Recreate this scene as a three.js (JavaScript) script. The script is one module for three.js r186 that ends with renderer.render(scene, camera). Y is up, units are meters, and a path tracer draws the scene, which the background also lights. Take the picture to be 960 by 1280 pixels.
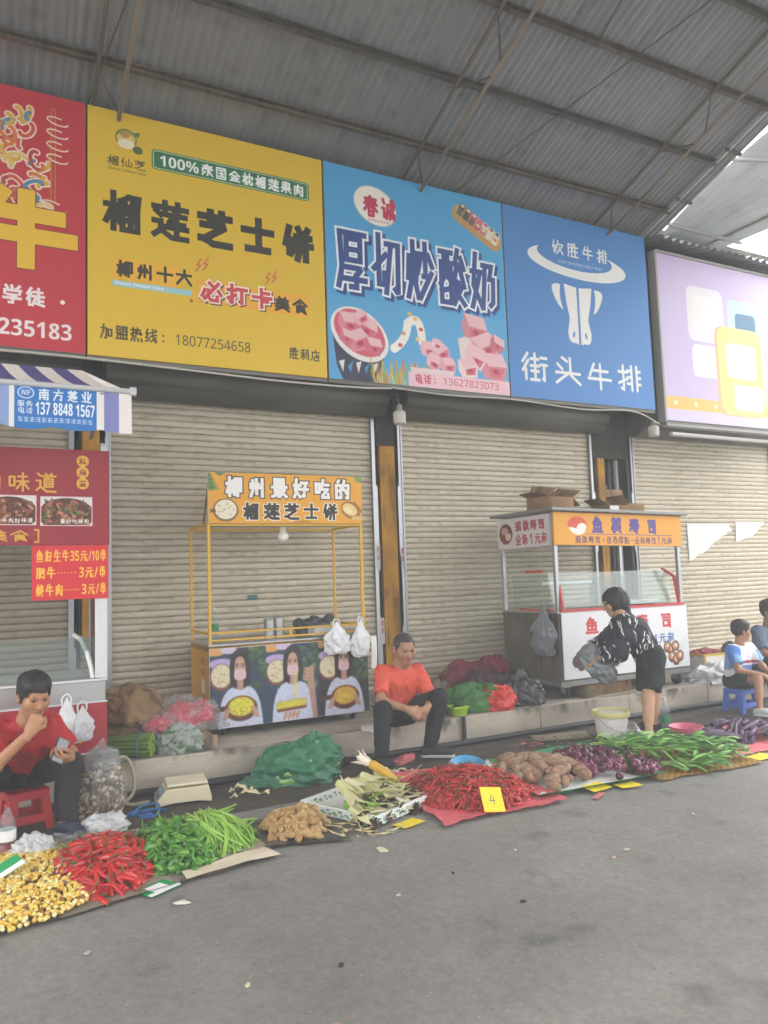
import * as THREE from 'three';
import { mergeGeometries, mergeVertices } from 'three/addons/utils/BufferGeometryUtils.js';
import { RoundedBoxGeometry } from 'three/addons/geometries/RoundedBoxGeometry.js';

// ---------------------------------------------------------------- camera, sky, sun, exposure
const scene = new THREE.Scene();
const camera = new THREE.PerspectiveCamera(68.01, 768 / 1024, 0.05, 900);
camera.position.set(0, 1.65, 6.45);
camera.up.set(-0.00966, 0.99557, 0.09352);
camera.lookAt(0 + 0.45842, 1.65 + 0.08753, 6.45 - 0.88441);
const renderer = new THREE.WebGLRenderer({ antialias: true });
renderer.toneMapping = THREE.LinearToneMapping;
renderer.toneMappingExposure = 4.85;
renderer.shadowMap.enabled = true;
const SUN = new THREE.Vector3(0.55, 0.75, -0.37).normalize();
{ // overcast sky, brighter towards the sun
  const w = 256, h = 128, d = new Float32Array(w * h * 4);
  for (let j = 0; j < h; j++) for (let i = 0; i < w; i++) {
    const up = ((j + 0.5) / h - 0.5) * Math.PI, az = ((i + 0.5) / w - 0.5) * 2 * Math.PI;
    const x = Math.cos(az) * Math.cos(up), y = Math.sin(up), z = Math.sin(az) * Math.cos(up);
    const c = Math.max(0, x * SUN.x + y * SUN.y + z * SUN.z);
    const b = y < 0 ? 0.25 : 0.92 + 0.28 * y + 1.1 * c ** 6;
    const o = (j * w + i) * 4; d[o] = b * 1.0; d[o + 1] = b * 1.0; d[o + 2] = b * 1.015; d[o + 3] = 1;
  }
  const t = new THREE.DataTexture(d, w, h, THREE.RGBAFormat, THREE.FloatType);
  t.mapping = THREE.EquirectangularReflectionMapping; t.magFilter = t.minFilter = THREE.LinearFilter; t.needsUpdate = true;
  scene.background = t; scene.environment = t; scene.environmentIntensity = 1;
}
const sun = new THREE.DirectionalLight(0xfff4e6, 0.9);
sun.position.copy(SUN).multiplyScalar(40).add(new THREE.Vector3(4, 0, 0)); sun.target.position.set(4, 0, 0);
sun.castShadow = true; sun.shadow.radius = 24; sun.shadow.mapSize.set(2048, 2048);
Object.assign(sun.shadow.camera, { left: -16, right: 16, top: 16, bottom: -16, near: 1, far: 90 });
scene.add(sun, sun.target);

// ---------------------------------------------------------------- helpers
const { PI, sin, cos, abs, max, min, sqrt, hypot, floor } = Math;
const V = (x, y, z) => new THREE.Vector3(x, y, z);
let seed_ = 12345;
const srand = (s) => { seed_ = s >>> 0; };
const rnd = () => { seed_ = (seed_ + 0x6d2b79f5) | 0; let t = Math.imul(seed_ ^ (seed_ >>> 15), 1 | seed_); t = (t + Math.imul(t ^ (t >>> 7), 61 | t)) ^ t; return ((t ^ (t >>> 14)) >>> 0) / 4294967296; };
const rr = (a, b) => a + (b - a) * rnd();
const used = {};
const numbered = (n) => { const k = used[n] = (used[n] ?? -1) + 1; return k ? n + '_' + String(k).padStart(3, '0') : n; };
const shade = (o) => o.traverse((m) => { if (m.isMesh) { m.castShadow = m.receiveShadow = true; } });
function thing(name, label, category, p = [0, 0, 0], turn = 0, group) {
  const o = new THREE.Group(); o.name = numbered(name); scene.add(o);
  o.position.set(...p); o.rotation.y = turn; o.userData = { label, category }; if (group) o.userData.group = group;
  return o;
}
function part(name, geo, mat, parent, p, r) {
  const m = new THREE.Mesh(geo, mat); m.name = name; parent.add(m);
  if (p) m.position.set(...p); if (r) m.rotation.set(...r);
  m.castShadow = m.receiveShadow = true; return m;
}
function solo(name, geo, mat, label, category, p, r, group) {
  const m = part(numbered(name), geo, mat, scene, p, r); m.userData = { label, category }; if (group) m.userData.group = group; return m;
}
function struct(name, geo, mat, p, r) { const m = part(numbered(name), geo, mat, scene, p, r); m.userData = { kind: 'structure' }; return m; }
function dup(o, p, r, label) { const c = o.clone(); c.userData = { ...o.userData }; c.name = numbered(o.name.replace(/_\d\d\d$/, '')); scene.add(c); if (p) c.position.set(...p); if (r) c.rotation.set(...r); if (label) c.userData.label = label; return c; }
const box = (w, h, d, r = 0) => r ? new RoundedBoxGeometry(w, h, d, 2, r) : new THREE.BoxGeometry(w, h, d);
const cyl = (r1, r2, h, n = 16) => new THREE.CylinderGeometry(r1, r2, h, n);
const at = (g, x, y, z, rx = 0, ry = 0, rz = 0) => { g.applyMatrix4(new THREE.Matrix4().makeRotationFromEuler(new THREE.Euler(rx, ry, rz))); return g.translate(x, y, z); };
const clean = (g) => { g = g.index ? g.toNonIndexed() : g; for (const k of Object.keys(g.attributes)) if (!['position', 'normal', 'uv'].includes(k)) g.deleteAttribute(k); if (!g.attributes.uv) g.setAttribute('uv', new THREE.Float32BufferAttribute(new Float32Array(g.attributes.position.count * 2), 2)); return g; };
const join = (...gs) => mergeGeometries(gs.flat().map(clean));
const tube = (pts, r, n = 24, k = 8, closed = false) => new THREE.TubeGeometry(new THREE.CatmullRomCurve3(pts.map((p) => V(...p)), closed), n, r, k, closed);
function bar(a, b, w, d = w) { // square bar from a to b
  const A = V(...a), B = V(...b), L = A.distanceTo(B), g = new THREE.BoxGeometry(w, L, d);
  const q = new THREE.Quaternion().setFromUnitVectors(V(0, 1, 0), B.clone().sub(A).normalize());
  g.applyQuaternion(q); const c = A.add(B).multiplyScalar(0.5); return g.translate(c.x, c.y, c.z);
}
function rod(a, b, r, n = 8, r2 = r) {
  const A = V(...a), B = V(...b), L = A.distanceTo(B), g = new THREE.CylinderGeometry(r2, r, L, n);
  g.applyQuaternion(new THREE.Quaternion().setFromUnitVectors(V(0, 1, 0), B.clone().sub(A).normalize()));
  const c = A.add(B).multiplyScalar(0.5); return g.translate(c.x, c.y, c.z);
}
function planarUV(g, f) { const p = g.attributes.position, u = new Float32Array(p.count * 2); for (let i = 0; i < p.count; i++) { const [a, b] = f(p.getX(i), p.getY(i), p.getZ(i)); u[i * 2] = a; u[i * 2 + 1] = b; } g.setAttribute('uv', new THREE.Float32BufferAttribute(u, 2)); return g; }
function boxUV(g, s = 1) { // uv in metres by the dominant axis of each face
  if (g.index) g = g.toNonIndexed(); g.computeVertexNormals(); const p = g.attributes.position, n = g.attributes.normal, u = new Float32Array(p.count * 2);
  for (let i = 0; i < p.count; i++) { const ax = abs(n.getX(i)), ay = abs(n.getY(i)), az = abs(n.getZ(i)); let a, b;
    if (ay >= ax && ay >= az) { a = p.getX(i); b = p.getZ(i); } else if (ax >= az) { a = p.getZ(i); b = p.getY(i); } else { a = p.getX(i); b = p.getY(i); }
    u[i * 2] = a * s; u[i * 2 + 1] = b * s; }
  g.setAttribute('uv', new THREE.Float32BufferAttribute(u, 2)); return g;
}
// value noise
const H3 = (x, y, z) => { let h = Math.imul(x, 374761393) + Math.imul(y, 668265263) + Math.imul(z, 1440662683) | 0; h = Math.imul(h ^ (h >>> 13), 1274126177); h ^= h >>> 16; return (h >>> 0) / 4294967296; };
const sm = (t) => t * t * (3 - 2 * t), mix = (a, b, t) => a + (b - a) * t, clamp = (x, a = 0, b = 1) => x < a ? a : x > b ? b : x;
function noise(x, y, z = 0, per = 0) {
  const xi = floor(x), yi = floor(y), zi = floor(z), u = sm(x - xi), v = sm(y - yi), w = sm(z - zi);
  const m = per ? (a) => ((a % per) + per) % per : (a) => a;
  const c = (i, j, k) => H3(m(xi + i), m(yi + j), zi + k);
  const l = (k) => mix(mix(c(0, 0, k), c(1, 0, k), u), mix(c(0, 1, k), c(1, 1, k), u), v);
  return z === 0 ? l(0) : mix(l(0), l(1), w);
}
const fbm = (x, y, z = 0, o = 4, per = 0) => { let s = 0, a = 0.5, f = 1; for (let i = 0; i < o; i++) { s += a * noise(x * f + i * (per ? 0 : 7.3), y * f, z * f + (z ? i * 3.1 : 0), per * f); a *= 0.5; f *= 2; } return s / (1 - 0.5 ** o); };
function tex(w, h, fn, srgb = true, wrap = true) { // fn(u,v) -> [r,g,b] 0..1 or a grey value
  const d = new Uint8Array(w * h * 4);
  for (let j = 0; j < h; j++) for (let i = 0; i < w; i++) { const c = fn(i / w, j / h, i, j), o = (j * w + i) * 4; if (c.length) { d[o] = clamp(c[0]) * 255; d[o + 1] = clamp(c[1]) * 255; d[o + 2] = clamp(c[2]) * 255; } else d[o] = d[o + 1] = d[o + 2] = clamp(c) * 255; d[o + 3] = 255; }
  const t = new THREE.DataTexture(d, w, h); t.magFilter = THREE.LinearFilter; t.minFilter = THREE.LinearMipmapLinearFilter; t.generateMipmaps = true;
  if (wrap) t.wrapS = t.wrapT = THREE.RepeatWrapping; if (srgb) t.colorSpace = THREE.SRGBColorSpace; t.needsUpdate = true; return t;
}
const rep = (t, x, y = x) => { const c = t.clone(); c.repeat.set(x, y); c.needsUpdate = true; return c; };
function canvas(w, h, draw) { const c = document.createElement('canvas'); c.width = w; c.height = h; const x = c.getContext('2d'); draw(x, w, h); const t = new THREE.CanvasTexture(c); t.colorSpace = THREE.SRGBColorSpace; t.anisotropy = 8; return t; }
const std = (color, roughness = 0.8, o = {}) => new THREE.MeshStandardMaterial({ color, roughness, ...o });
const phys = (color, roughness = 0.5, o = {}) => new THREE.MeshPhysicalMaterial({ color, roughness, ...o });
const hsl = (h, s, l) => new THREE.Color().setHSL(h, s, l);

// ---------------------------------------------------------------- lettering: strokes on a 16 x 16 grid, parts named before a box
const GL = {
  木: '05f5 808f 850c 85fc', 留: '7113 1317 1757 4467 71e1d6b6 a1a377 28d8df2f28 2bdb 888f', 艹: '08f8 505f b0bf', 车: '12e2 7038 38d8 0bfb 858f',
  辶: '1032 0636363b0e 3b8fff', 之: '7091 13d3d32c 0c2c2c6fff', 士: '05f5 808e 2ede', 饣: '6018 36d6b9 666e6eda', 并: '3052 c0a2 14e4 08f8 55582f a5af',
  亻: 'b028 858f', 山: '808e 262eee e6ee', 泰: '12e2 34d4 06f6 7042180a 86ca 888f7e 4a0e 9afe', 国: '11e1ef1f11 44c4 58b8 4cbc 848c 9aab',
  金: '8107 81f7 47b7 3ada 878e 1efe 4b5d cbad', 冘: '1714f4e7 70790f 8a8eaffeeb', 果: '21d1d72721 24d4 707f 09f9 790e 89fe', 肉: '1f13e3efbf 7047 7349 76b9 784d 7ace',
  卯: '6123 232b2b6a 616a6a4e 91e1ebbb 919f', 州: '323a1f 717d d1df 1518 4558 95a8', 十: '07f7 808f', 大: '05f5 80850f 86ff', 必: '6183 d12e 575d7fcfcc 270c d7fa',
  扌: '04f4 808f4e 0bf8', 丁: '02f2 828f5d', 卡: '7077 73d3 07f7 777f 8aca', 美: '4062 b092 13e3 26d6 18e8 838a 0bfb 8b0f 8bff', 食: '8006 80f6 7484 47c7cb4b 49c9 474f7d 7bef cbdd',
  力: '14e4dfaf 70760f', 口: '23d3dd2d23', 日: '11e1ef1f11 18e8', 月: '21e1efbf 212b0f 25e5 2aea', 皿: '21e1 212d e1ed 616d a1ad 0dfd',
  丸: '03b3bafad8 50540e 2679', 灬: '200f 505f 90af e0ff', 纟: '7025 25a5a41a 1aca 0ecc', 戋: '14f2 18f6 608aeffc c0e1 e92e', 生: '4017 34f4 29e9 808f 0fff',
  禾: 'd122 06f6 818f 860d 86fd', 刂: '414a d0df9e', 广: '8092 23f3 232a0f', 占: '8087 83e3 27d7df2f27', 春: '12e2 24d4 06f6 70560b 96fb 日58bf',
  讠: '4093 0787878eeb', 成: '24f4 24290f 28787d5c 909aeffb c0e2 e66f', 厚: '11f1 112a0f 日42d8 4adaac acaf7f 3dfd', 七: '09f5 606dddda', 刀: '12e2dfae 62620f',
  火: '240a f3ca 80880f 88ff', 少: '808969 4308 b3f6 e82f', 酉: '01f1 14e4ef1f14 51580a a1a8e9 1ceb', 夋: '7034 34d4 b2f5 550a a5fa 790d 7aca1f 5cff', 女: '05f5 6029ef c50f',
  乃: '12c296e6ddae 42420f', 电: '22d2db2b22 27d7 808effec', 舌: 'd022 05f5 8189 口28df', 欠: '4008 24f4c8 87890f 89ff', 牛: '4017 34d4 09f9 808f',
  非: '505f b0bf 0353 0757 0b5b b3f3 b7f7 bbfb', 彳: 'd015 e41a 898f', 圭: '13e3 07f7 8087 1aea 0fff 888f', 亍: '12e2 06f6 868f5e', 头: '4072 1447 09f9 90980f 9aff',
  南: '02f2 8085 1f15e5efbf 5678 b698 49b9 3ccc 898f', 方: '7092 04f4 640f 58d8cfae', 夆: '6016 42c219 45f9 3ada 1ded 878f', 业: '505e a0ae 043a f3ca 0eff',
  又: '11d1d5a6 111f 38d8d84f 48ef', 务: '6007 42c208 45f8 2adacfaf 787b0f', 白: '8061 14e4ef1f14 19e9', 勺: '5018 34e4dfaf 68ab', 未: '23d3 07f7 808f 870d 87fd',
  首: '4062 b092 03f3 8346 36c6cf3f36 39c9 3ccc', 厶: '802ded a8ff', 房: '7092 23e3e727 232a0f 方48ff', 采: 'd516 4759 8788 d6b9 0bfb 898f 8b1f 8bef', 工: '22d2 828e 0efe',
  鱼: '6016 42b284 25d5dc2c25 858c 28d8 0fff', 米: '2256 d2a6 08f8 808f 880e 88fe', 子: '22d287878f5e 08f8', 元: '32c2 06f6 660f a6aeffeb', 串: '31c1c53531 26d6dc2c26 808f',
  巴: '11e1e818 111deffb 8188', 考: '23c3 7077 07f7 e21c d969 696ccc cf8f', 最: '日20d5 07f7 373e 777f 3a7a 3c7c 0f8d 89e98f 8aff', 乞: '5018 34f4 38d8 d83e3fffec',
  竹: '301a 2575 576d c09a b5f5 d7ed', 忄: '808f 360a b4d8', 夬: '13d3d8 08f8 70790f 89ff', 寿: '12e2 25d5 07f7 81640d 4aea c7cf9e 6c8d', 司: '12d2dfae 25a5 38a8ae3e38',
  王: '12e2 18e8 0fef 828e', 见: '1a11d1da 73780f 898eeffb', 古: '03f3 8088 口29df', 攵: '5018 34f4 d51f 46ff', 自: '8142 23d3df2f23 27d7 2bdb', 先: '4016 34d4 8088 08f8 680f a8aeffeb',
  合: '8007 80f7 58b8 口3adf', 己: '12e2e818 181effea', 全: '8007 80f7 38d8 2bdb 0fff 888f', 土: '05f5 808d 0dfb', 昜: '22b257 57f7dfbe 8719 b71f', 走: '23d3 8087 07f7 878e 8beb 490f 3dff',
  孝: '13d3 7077 07f7 e10a 4aca9c9f6f 0dfd', 学: '2043 7083 e0b3 1714f4e7 48c88a8a8f5f 0bfb', 亠: '7092 04f4',
  榴: '木006f 留60ff', 莲: '艹00f4 车54fd 辶04ff', 芝: '艹00f4 之04ff', 饼: '饣006f 并60ff', 仙: '亻004f 山51fe', 枕: '木006f 冘60ff', 柳: '木005f 卯50ff', 打: '扌006f 丁71ff',
  加: '力008f 口93fe', 盟: '日1068 月80f9 皿09ff', 热: '扌006a 丸60fb 灬0cff', 线: '纟006f 戋60ff', 胜: '月006f 生60ff', 利: '禾009f 刂a0ff', 店: '广00ff 占46ff', 诚: '讠004f 成50ff',
  切: '七007f 刀70ff', 炒: '火006f 少60ff', 酸: '酉007f 夋80ff', 奶: '女007f 乃71ff', 话: '讠004f 舌50ff', 饮: '饣006f 欠60ff', 排: '扌006f 非60ff', 街: '彳004f 圭50af 亍b0ff',
  蓬: '艹00f4 夆43fc 辶04ff', 服: '月006f 又70ff', 的: '白006f 勺70ff', 味: '口015c 未60ff', 道: '首40fb 辶00ff', 私: '禾007f 厶81ff', 菜: '艹00f4 采04ff', 红: '纟006f 工71ff',
  籽: '米007f 子71ff', 肥: '月006f 巴71ff', 烤: '火006f 考60ff', 好: '女007f 子71ff', 吃: '口015c 乞60ff', 筷: '竹00f5 忄065f 夬55ff', 现: '王016e 见60ff', 做: '亻004f 古3193 攵90ff',
  选: '先40fc 辶00ff', 搭: '扌005f 艹50f4 合53ff', 配: '酉007f 己81ff', 场: '土006f 昜60ff', 起: '走00be 己91fb', 教: '孝009f 攵90ff', 徒: '彳004f 走50ff',
};
GL.做 = '亻004f 古419f 攵90ff';
function glyphPath(ctx, s, x, y, w, h) {
  for (const t of GL[s].split(' ')) {
    if (t.charCodeAt(0) > 255) { const [a, b, c, d] = [...t.slice(1)].map((k) => parseInt(k, 16) / 15); glyphPath(ctx, t[0], x + a * w, y + b * h, (c - a) * w, (d - b) * h); continue; }
    for (let i = 0; i < t.length; i += 2) { const px = x + parseInt(t[i], 16) / 15 * w, py = y + parseInt(t[i + 1], 16) / 15 * h; i ? ctx.lineTo(px, py) : ctx.moveTo(px, py); }
  }
}
// text in a box: Chinese from strokes, the rest in the bold font; o: fill, lw (share of the character), edge, ew, cap, slant, gap
function text(ctx, str, x, y, w, h, o = {}) {
  const chars = [...str], cw = w / chars.length, lw = (o.lw ?? 0.12) * min(cw, h) , pad = lw * 0.6 + cw * (o.gap ?? 0.06);
  const passes = o.edge ? [[lw + (o.ew ?? 0.1) * h, o.edge], [lw, o.fill ?? '#000']] : [[lw, o.fill ?? '#000']];
  if (o.shadow) passes.unshift([lw + (o.ew ?? 0.1) * h * 1.1, o.shadow, h * 0.05]);
  ctx.save(); ctx.lineJoin = o.cap === 'round' ? 'round' : 'miter'; ctx.miterLimit = 2; ctx.lineCap = o.cap ?? 'square';
  for (const [l, c, off = 0] of passes) {
    ctx.strokeStyle = ctx.fillStyle = c; ctx.lineWidth = l;
    chars.forEach((k, i) => {
      const dy = (o.rise ?? 0) * i;
      if (GL[k]) { ctx.beginPath(); glyphPath(ctx, k, x + off + i * cw + pad, y + off + dy + lw * 0.6, cw - 2 * pad, h - lw * 1.2); ctx.stroke(); }
      else if (k !== ' ') { ctx.font = 'bold ' + h * 1.12 + 'px sans-serif'; ctx.textAlign = 'center'; ctx.textBaseline = 'middle'; ctx.save(); ctx.translate(x + off + (i + 0.5) * cw, y + off + dy + h * 0.53); ctx.scale(min(1.3, cw / (h * 0.66)), 1); if (l > lw) { ctx.strokeText(k, 0, 0); } ctx.fillText(k, 0, 0); ctx.restore(); }
    });
  }
  ctx.restore();
}
function latin(ctx, s, x, y, w, h, fill, font = 'bold', fam = 'sans-serif', edge) { // latin line fitted in a box
  ctx.save(); ctx.font = font + ' ' + h * 1.35 + 'px ' + fam; const m = ctx.measureText(s).width; ctx.translate(x, y); ctx.scale(w / m, 1); ctx.textBaseline = 'alphabetic'; ctx.textAlign = 'left'; ctx.fillStyle = fill;
  if (edge) { ctx.strokeStyle = edge; ctx.lineWidth = h * 0.2; ctx.lineJoin = 'round'; ctx.strokeText(s, 0, h); } ctx.fillText(s, 0, h); ctx.restore();
}
const ell = (c, x, y, rx, ry, f, a = 0) => { c.beginPath(); c.ellipse(x, y, rx, ry, a, 0, 2 * PI); if (f) { c.fillStyle = f; c.fill(); } };
const poly = (c, pts, f) => { c.beginPath(); pts.forEach(([x, y], i) => i ? c.lineTo(x, y) : c.moveTo(x, y)); c.closePath(); if (f) { c.fillStyle = f; c.fill(); } };
const rrect = (c, x, y, w, h, r, f) => { c.beginPath(); c.roundRect(x, y, w, h, r); if (f) { c.fillStyle = f; c.fill(); } };
// faint scribble for print too small to read in the photograph
function tiny(c, x, y, w, h, n, f) { c.save(); c.strokeStyle = f; c.lineWidth = h * 0.13; for (let i = 0; i < n; i++) { const X = x + i * w / n, W = w / n * 0.8; c.beginPath(); for (let k = 0; k < 3; k++) { c.moveTo(X, y + h * (0.15 + k * 0.35)); c.lineTo(X + W, y + h * (0.15 + k * 0.35)); } c.moveTo(X + W * rr(0.2, 0.8), y); c.lineTo(X + W * rr(0.2, 0.8), y + h); c.stroke(); } c.restore(); }
// ---------------------------------------------------------------- ground and platform
const P = 0.27; // height of the platform in front of the shops
const asphaltT = tex(1024, 1024, (u, v) => {
  const n = fbm(u * 6, v * 6, 0, 5, 6), f = noise(u * 220, v * 220, 0, 220), s = noise(u * 90, v * 90, 0, 90), st = fbm(u * 3 + 9, v * 3, 0, 4, 3), bl = fbm(u * 16 + 3, v * 16, 0, 3, 16);
  let g = 0.51 + (n - 0.5) * 0.11 + 0.05 * (fbm(u * 2 + 5, v * 2, 0, 3, 2) - 0.5) + (f - 0.5) * 0.055 + (s - 0.5) * 0.035 - (st > 0.62 ? (st - 0.62) * 0.35 : 0) - (bl > 0.66 ? (bl - 0.66) * 0.35 : 0);
  if (H3(floor(u * 512), floor(v * 512), 5) > 0.9985) g += 0.16; if (H3(floor(u * 400), floor(v * 400), 8) > 0.9986) g -= 0.16;
  return [g * 1.015, g * 0.995, g * 0.95];
});
const grooveT = tex(512, 512, (u, v) => 0.5 + 0.28 * sin(u * 2 * PI * 48 + 1.4 * fbm(u * 5, v * 5, 0, 3, 5)) * (0.35 + 0.65 * fbm(u * 4 + 2, v * 4, 0, 3, 4)) + 0.35 * (noise(u * 128, v * 128, 0, 128) - 0.5), false);
asphaltT.repeat.set(0.28, 0.28); grooveT.repeat.set(0.5, 0.5);
const groundG = planarUV(new THREE.PlaneGeometry(400, 400, 1, 1).rotateX(-PI / 2), (x, y, z) => [x, z]);
const asphaltM = std(0xffffff, 0.82, { map: asphaltT, bumpMap: grooveT, bumpScale: 0.0012 });
struct('ground', groundG, asphaltM);
const dirtT = tex(512, 512, (u, v) => {
  const n = fbm(u * 5, v * 5, 0, 5, 5), f = noise(u * 120, v * 120, 0, 120), w = fbm(u * 8 + 4, v * 8, 0, 4, 8);
  const g = 0.33 + (n - 0.5) * 0.3 + (f - 0.5) * 0.1 - (w > 0.55 ? 0.05 : 0); return [g * 1.06, g * 0.97, g * 0.88];
});
dirtT.repeat.set(0.55, 0.9);
{ // gutter slab along the platform, a little uneven at its outer edge
  const n = 90, pos = [], idx = []; for (let i = 0; i <= n; i++) { const x = -6 + 22 * i / n, e = 0.9 + 0.05 * (fbm(x * 1.3, 3) - 0.5) + (x > 3 ? 0.1 * clamp((x - 3) / 2) : 0); pos.push(x, 0.004, -0.2, x, 0.004, e); if (i < n) idx.push(2 * i, 2 * i + 1, 2 * i + 2, 2 * i + 1, 2 * i + 3, 2 * i + 2); }
  const g = new THREE.BufferGeometry(); g.setAttribute('position', new THREE.Float32BufferAttribute(pos, 3)); g.setIndex(idx); g.computeVertexNormals();
  struct('pavement', planarUV(g, (x, y, z) => [x, z]), std(0xd8cfc6, 0.85, { map: dirtT, bumpMap: dirtT, bumpScale: 0.004 }));
}
const concT = tex(1024, 512, (u, v) => {
  const n = fbm(u * 8, v * 8, 0, 5, 8), run = fbm(u * 26, v * 3 + 2, 0, 4, 26), f = noise(u * 200, v * 200, 0, 200), big = fbm(u * 4 + 5, v * 4, 0, 3, 4);
  let g = 0.70 + (n - 0.5) * 0.26 + (f - 0.5) * 0.07; const st = clamp((run - 0.52) * 5) * clamp((big - 0.4) * 4); g -= 0.3 * st; const d = clamp((fbm(u * 12, v * 12 + 8, 0, 4, 12) - 0.6) * 6); g -= 0.14 * d;
  return [g * 1.02, g * 0.985, g * 0.93];
});
concT.repeat.set(0.32, 0.64);
const concM = std(0xf2ece4, 0.9, { map: concT, bumpMap: concT, bumpScale: 0.006 });
{ // cast platform blocks with open joints between them
  const cuts = [-6, -3.1, -0.4, 0.93, 2.62, 4.12, 5.1, 6.35, 7.62, 9.8, 12.4, 16];
  for (let i = 0; i + 1 < cuts.length; i++) { const a = cuts[i] + 0.004, b = cuts[i + 1] - 0.004, d = (H3(i, 3, 1) - 0.5) * 0.014; const g = boxUV(at(new RoundedBoxGeometry(b - a, P, 1.75, 2, 0.012), (a + b) / 2, P / 2 - 0.0005, -0.875 + d).translate(0, 0, 0)); struct('platform', g, concM); }
}
const pipeM = std(0x26272a, 0.5);
solo('drain_pipe', join(tube([[-1, 0.035, 0.06], [1.2, 0.032, 0.07], [2.6, 0.034, 0.05], [4.1, 0.034, 0.06], [6, 0.035, 0.05], [8.1, 0.035, 0.045]], 0.028, 90, 10), rod([4.13, 0.03, 0.035], [4.13, P + 0.005, 0.03], 0.02, 10)), pipeM, 'long black pipe lying along the foot of the concrete step', 'pipe');
// ---------------------------------------------------------------- shop building
const shutterB = tex(512, 512, (u, v) => { const r = fbm(u * 40, v * 4, 0, 3, 40), n = fbm(u * 6, v * 6, 0, 4, 6); const s = clamp((fbm(u * 18 + 3, v * 18, 0, 4, 18) - 0.6) * 5); const g = 0.86 + (n - 0.5) * 0.12 + (r - 0.5) * 0.06 - 0.12 * s; return [g, g * (1 - 0.02 * s), g * (1 - 0.06 * s)]; });
shutterB.repeat.set(0.4, 0.4);
const slatM = [0xe6dac2, 0xe2d6bd, 0xe9ddc6, 0xdfd3ba].map((c) => std(c, 0.48, { map: shutterB, metalness: 0.1 }));
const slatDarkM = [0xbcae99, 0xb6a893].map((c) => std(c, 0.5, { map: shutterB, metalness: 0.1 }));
const alu = std(0xb4b6ba, 0.38, { metalness: 0.75 }), steelM = std(0x8c8d8c, 0.5, { metalness: 0.45 }), stainless = std(0xb9bbba, 0.33, { metalness: 0.85 });
const grimeT = tex(512, 512, (u, v) => { const n = fbm(u * 6, v * 6, 0, 5, 6), r = fbm(u * 30, v * 3, 0, 4, 30); const g = 0.78 + (n - 0.5) * 0.4 - 0.25 * clamp((r - 0.55) * 4); return [g, g * 0.98, g * 0.94]; });
grimeT.repeat.set(0.7, 0.7);
const bld = thing('shop_building', 'row of small shop units with closed beige roller shutters behind the carts', 'building', [0, 0, -1.5]);
const ochreM = std(0xe0a52a, 0.75, { map: grimeT }), darkWallM = std(0x6a6a66, 0.9, { map: grimeT }), darkHole = std(0x33363a, 0.8);
part('wall', boxUV(at(box(24, 3.4, 0.2), 4, 5.2, -0.2)), darkWallM, bld);
part('wall', boxUV(at(box(24, 4, 0.1), 4, 1.75, -0.45)), darkWallM, bld);
for (const [a, b] of [[0.78, 0.94], [4.06, 4.26], [7.46, 7.58]]) part('pillar', boxUV(at(box(b - a, 2.95, 0.3), (a + b) / 2, P + 1.475, -0.1)), ochreM, bld);
for (const [a, b] of [[0.72, 1.0], [4.04, 4.28], [7.42, 8.05], [11.2, 11.55]]) part('pillar', boxUV(at(box(b - a, 0.72, 0.28), (a + b) / 2, 3.585, -0.13)), std(0x4a463f, 0.9, { map: grimeT }), bld);
part('niche', at(box(0.36, 2.8, 0.1), 7.84, P + 1.4, -0.3), darkHole, bld);
part('downpipe', rod([7.95, P, -0.12], [7.95, 3.5, -0.12], 0.035, 12), std(0xa9a39b, 0.6), bld);
part('downpipe', rod([7.86, P, -0.16], [7.86, 3.5, -0.16], 0.02, 10), std(0x55585c, 0.6), bld);
for (let k = 0; k < 6; k++) part('pipe_clip', at(box(0.12, 0.03, 0.05, 0.006), 7.78, 2.85 - k * 0.13, -0.2), std(0x8d9294, 0.5, { metalness: 0.4 }), bld);
const slatGeo = (w) => { // a roller-shutter slat: shallow bow with a rolled lower lip
  const pr = [[0.0, -0.009], [0.003, 0.0], [0.010, 0.004], [0.026, 0.0085], [0.042, 0.0085], [0.056, 0.004], [0.0625, 0.0], [0.0645, -0.009]]; const pos = [], idx = [];
  pr.forEach(([y, z]) => pos.push(-w / 2, y, z, w / 2, y, z)); for (let i = 0; i + 1 < pr.length; i++) idx.push(2 * i, 2 * i + 1, 2 * i + 3, 2 * i, 2 * i + 3, 2 * i + 2);
  let g = new THREE.BufferGeometry(); g.setAttribute('position', new THREE.Float32BufferAttribute(pos, 3)); g.setIndex(idx); g.computeVertexNormals(); return planarUV(g, (x, y, z) => [x, y]);
};
const lampM = std(0xd8d2c4, 0.3), railMarkT = canvas(64, 256, (c) => { c.fillStyle = '#b9bbbf'; c.fillRect(0, 0, 64, 256); text(c, '胜', 8, 20, 48, 60, { fill: '#b03038' }); text(c, '利', 8, 100, 48, 60, { fill: '#b03038' }); });
const shutters = [[-2.35, 0.66, slatDarkM, 'b'], [1.04, 3.96, slatM], [4.36, 7.33, slatM], [8.14, 11.15, slatM], [11.6, 14.6, slatM]];
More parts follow.
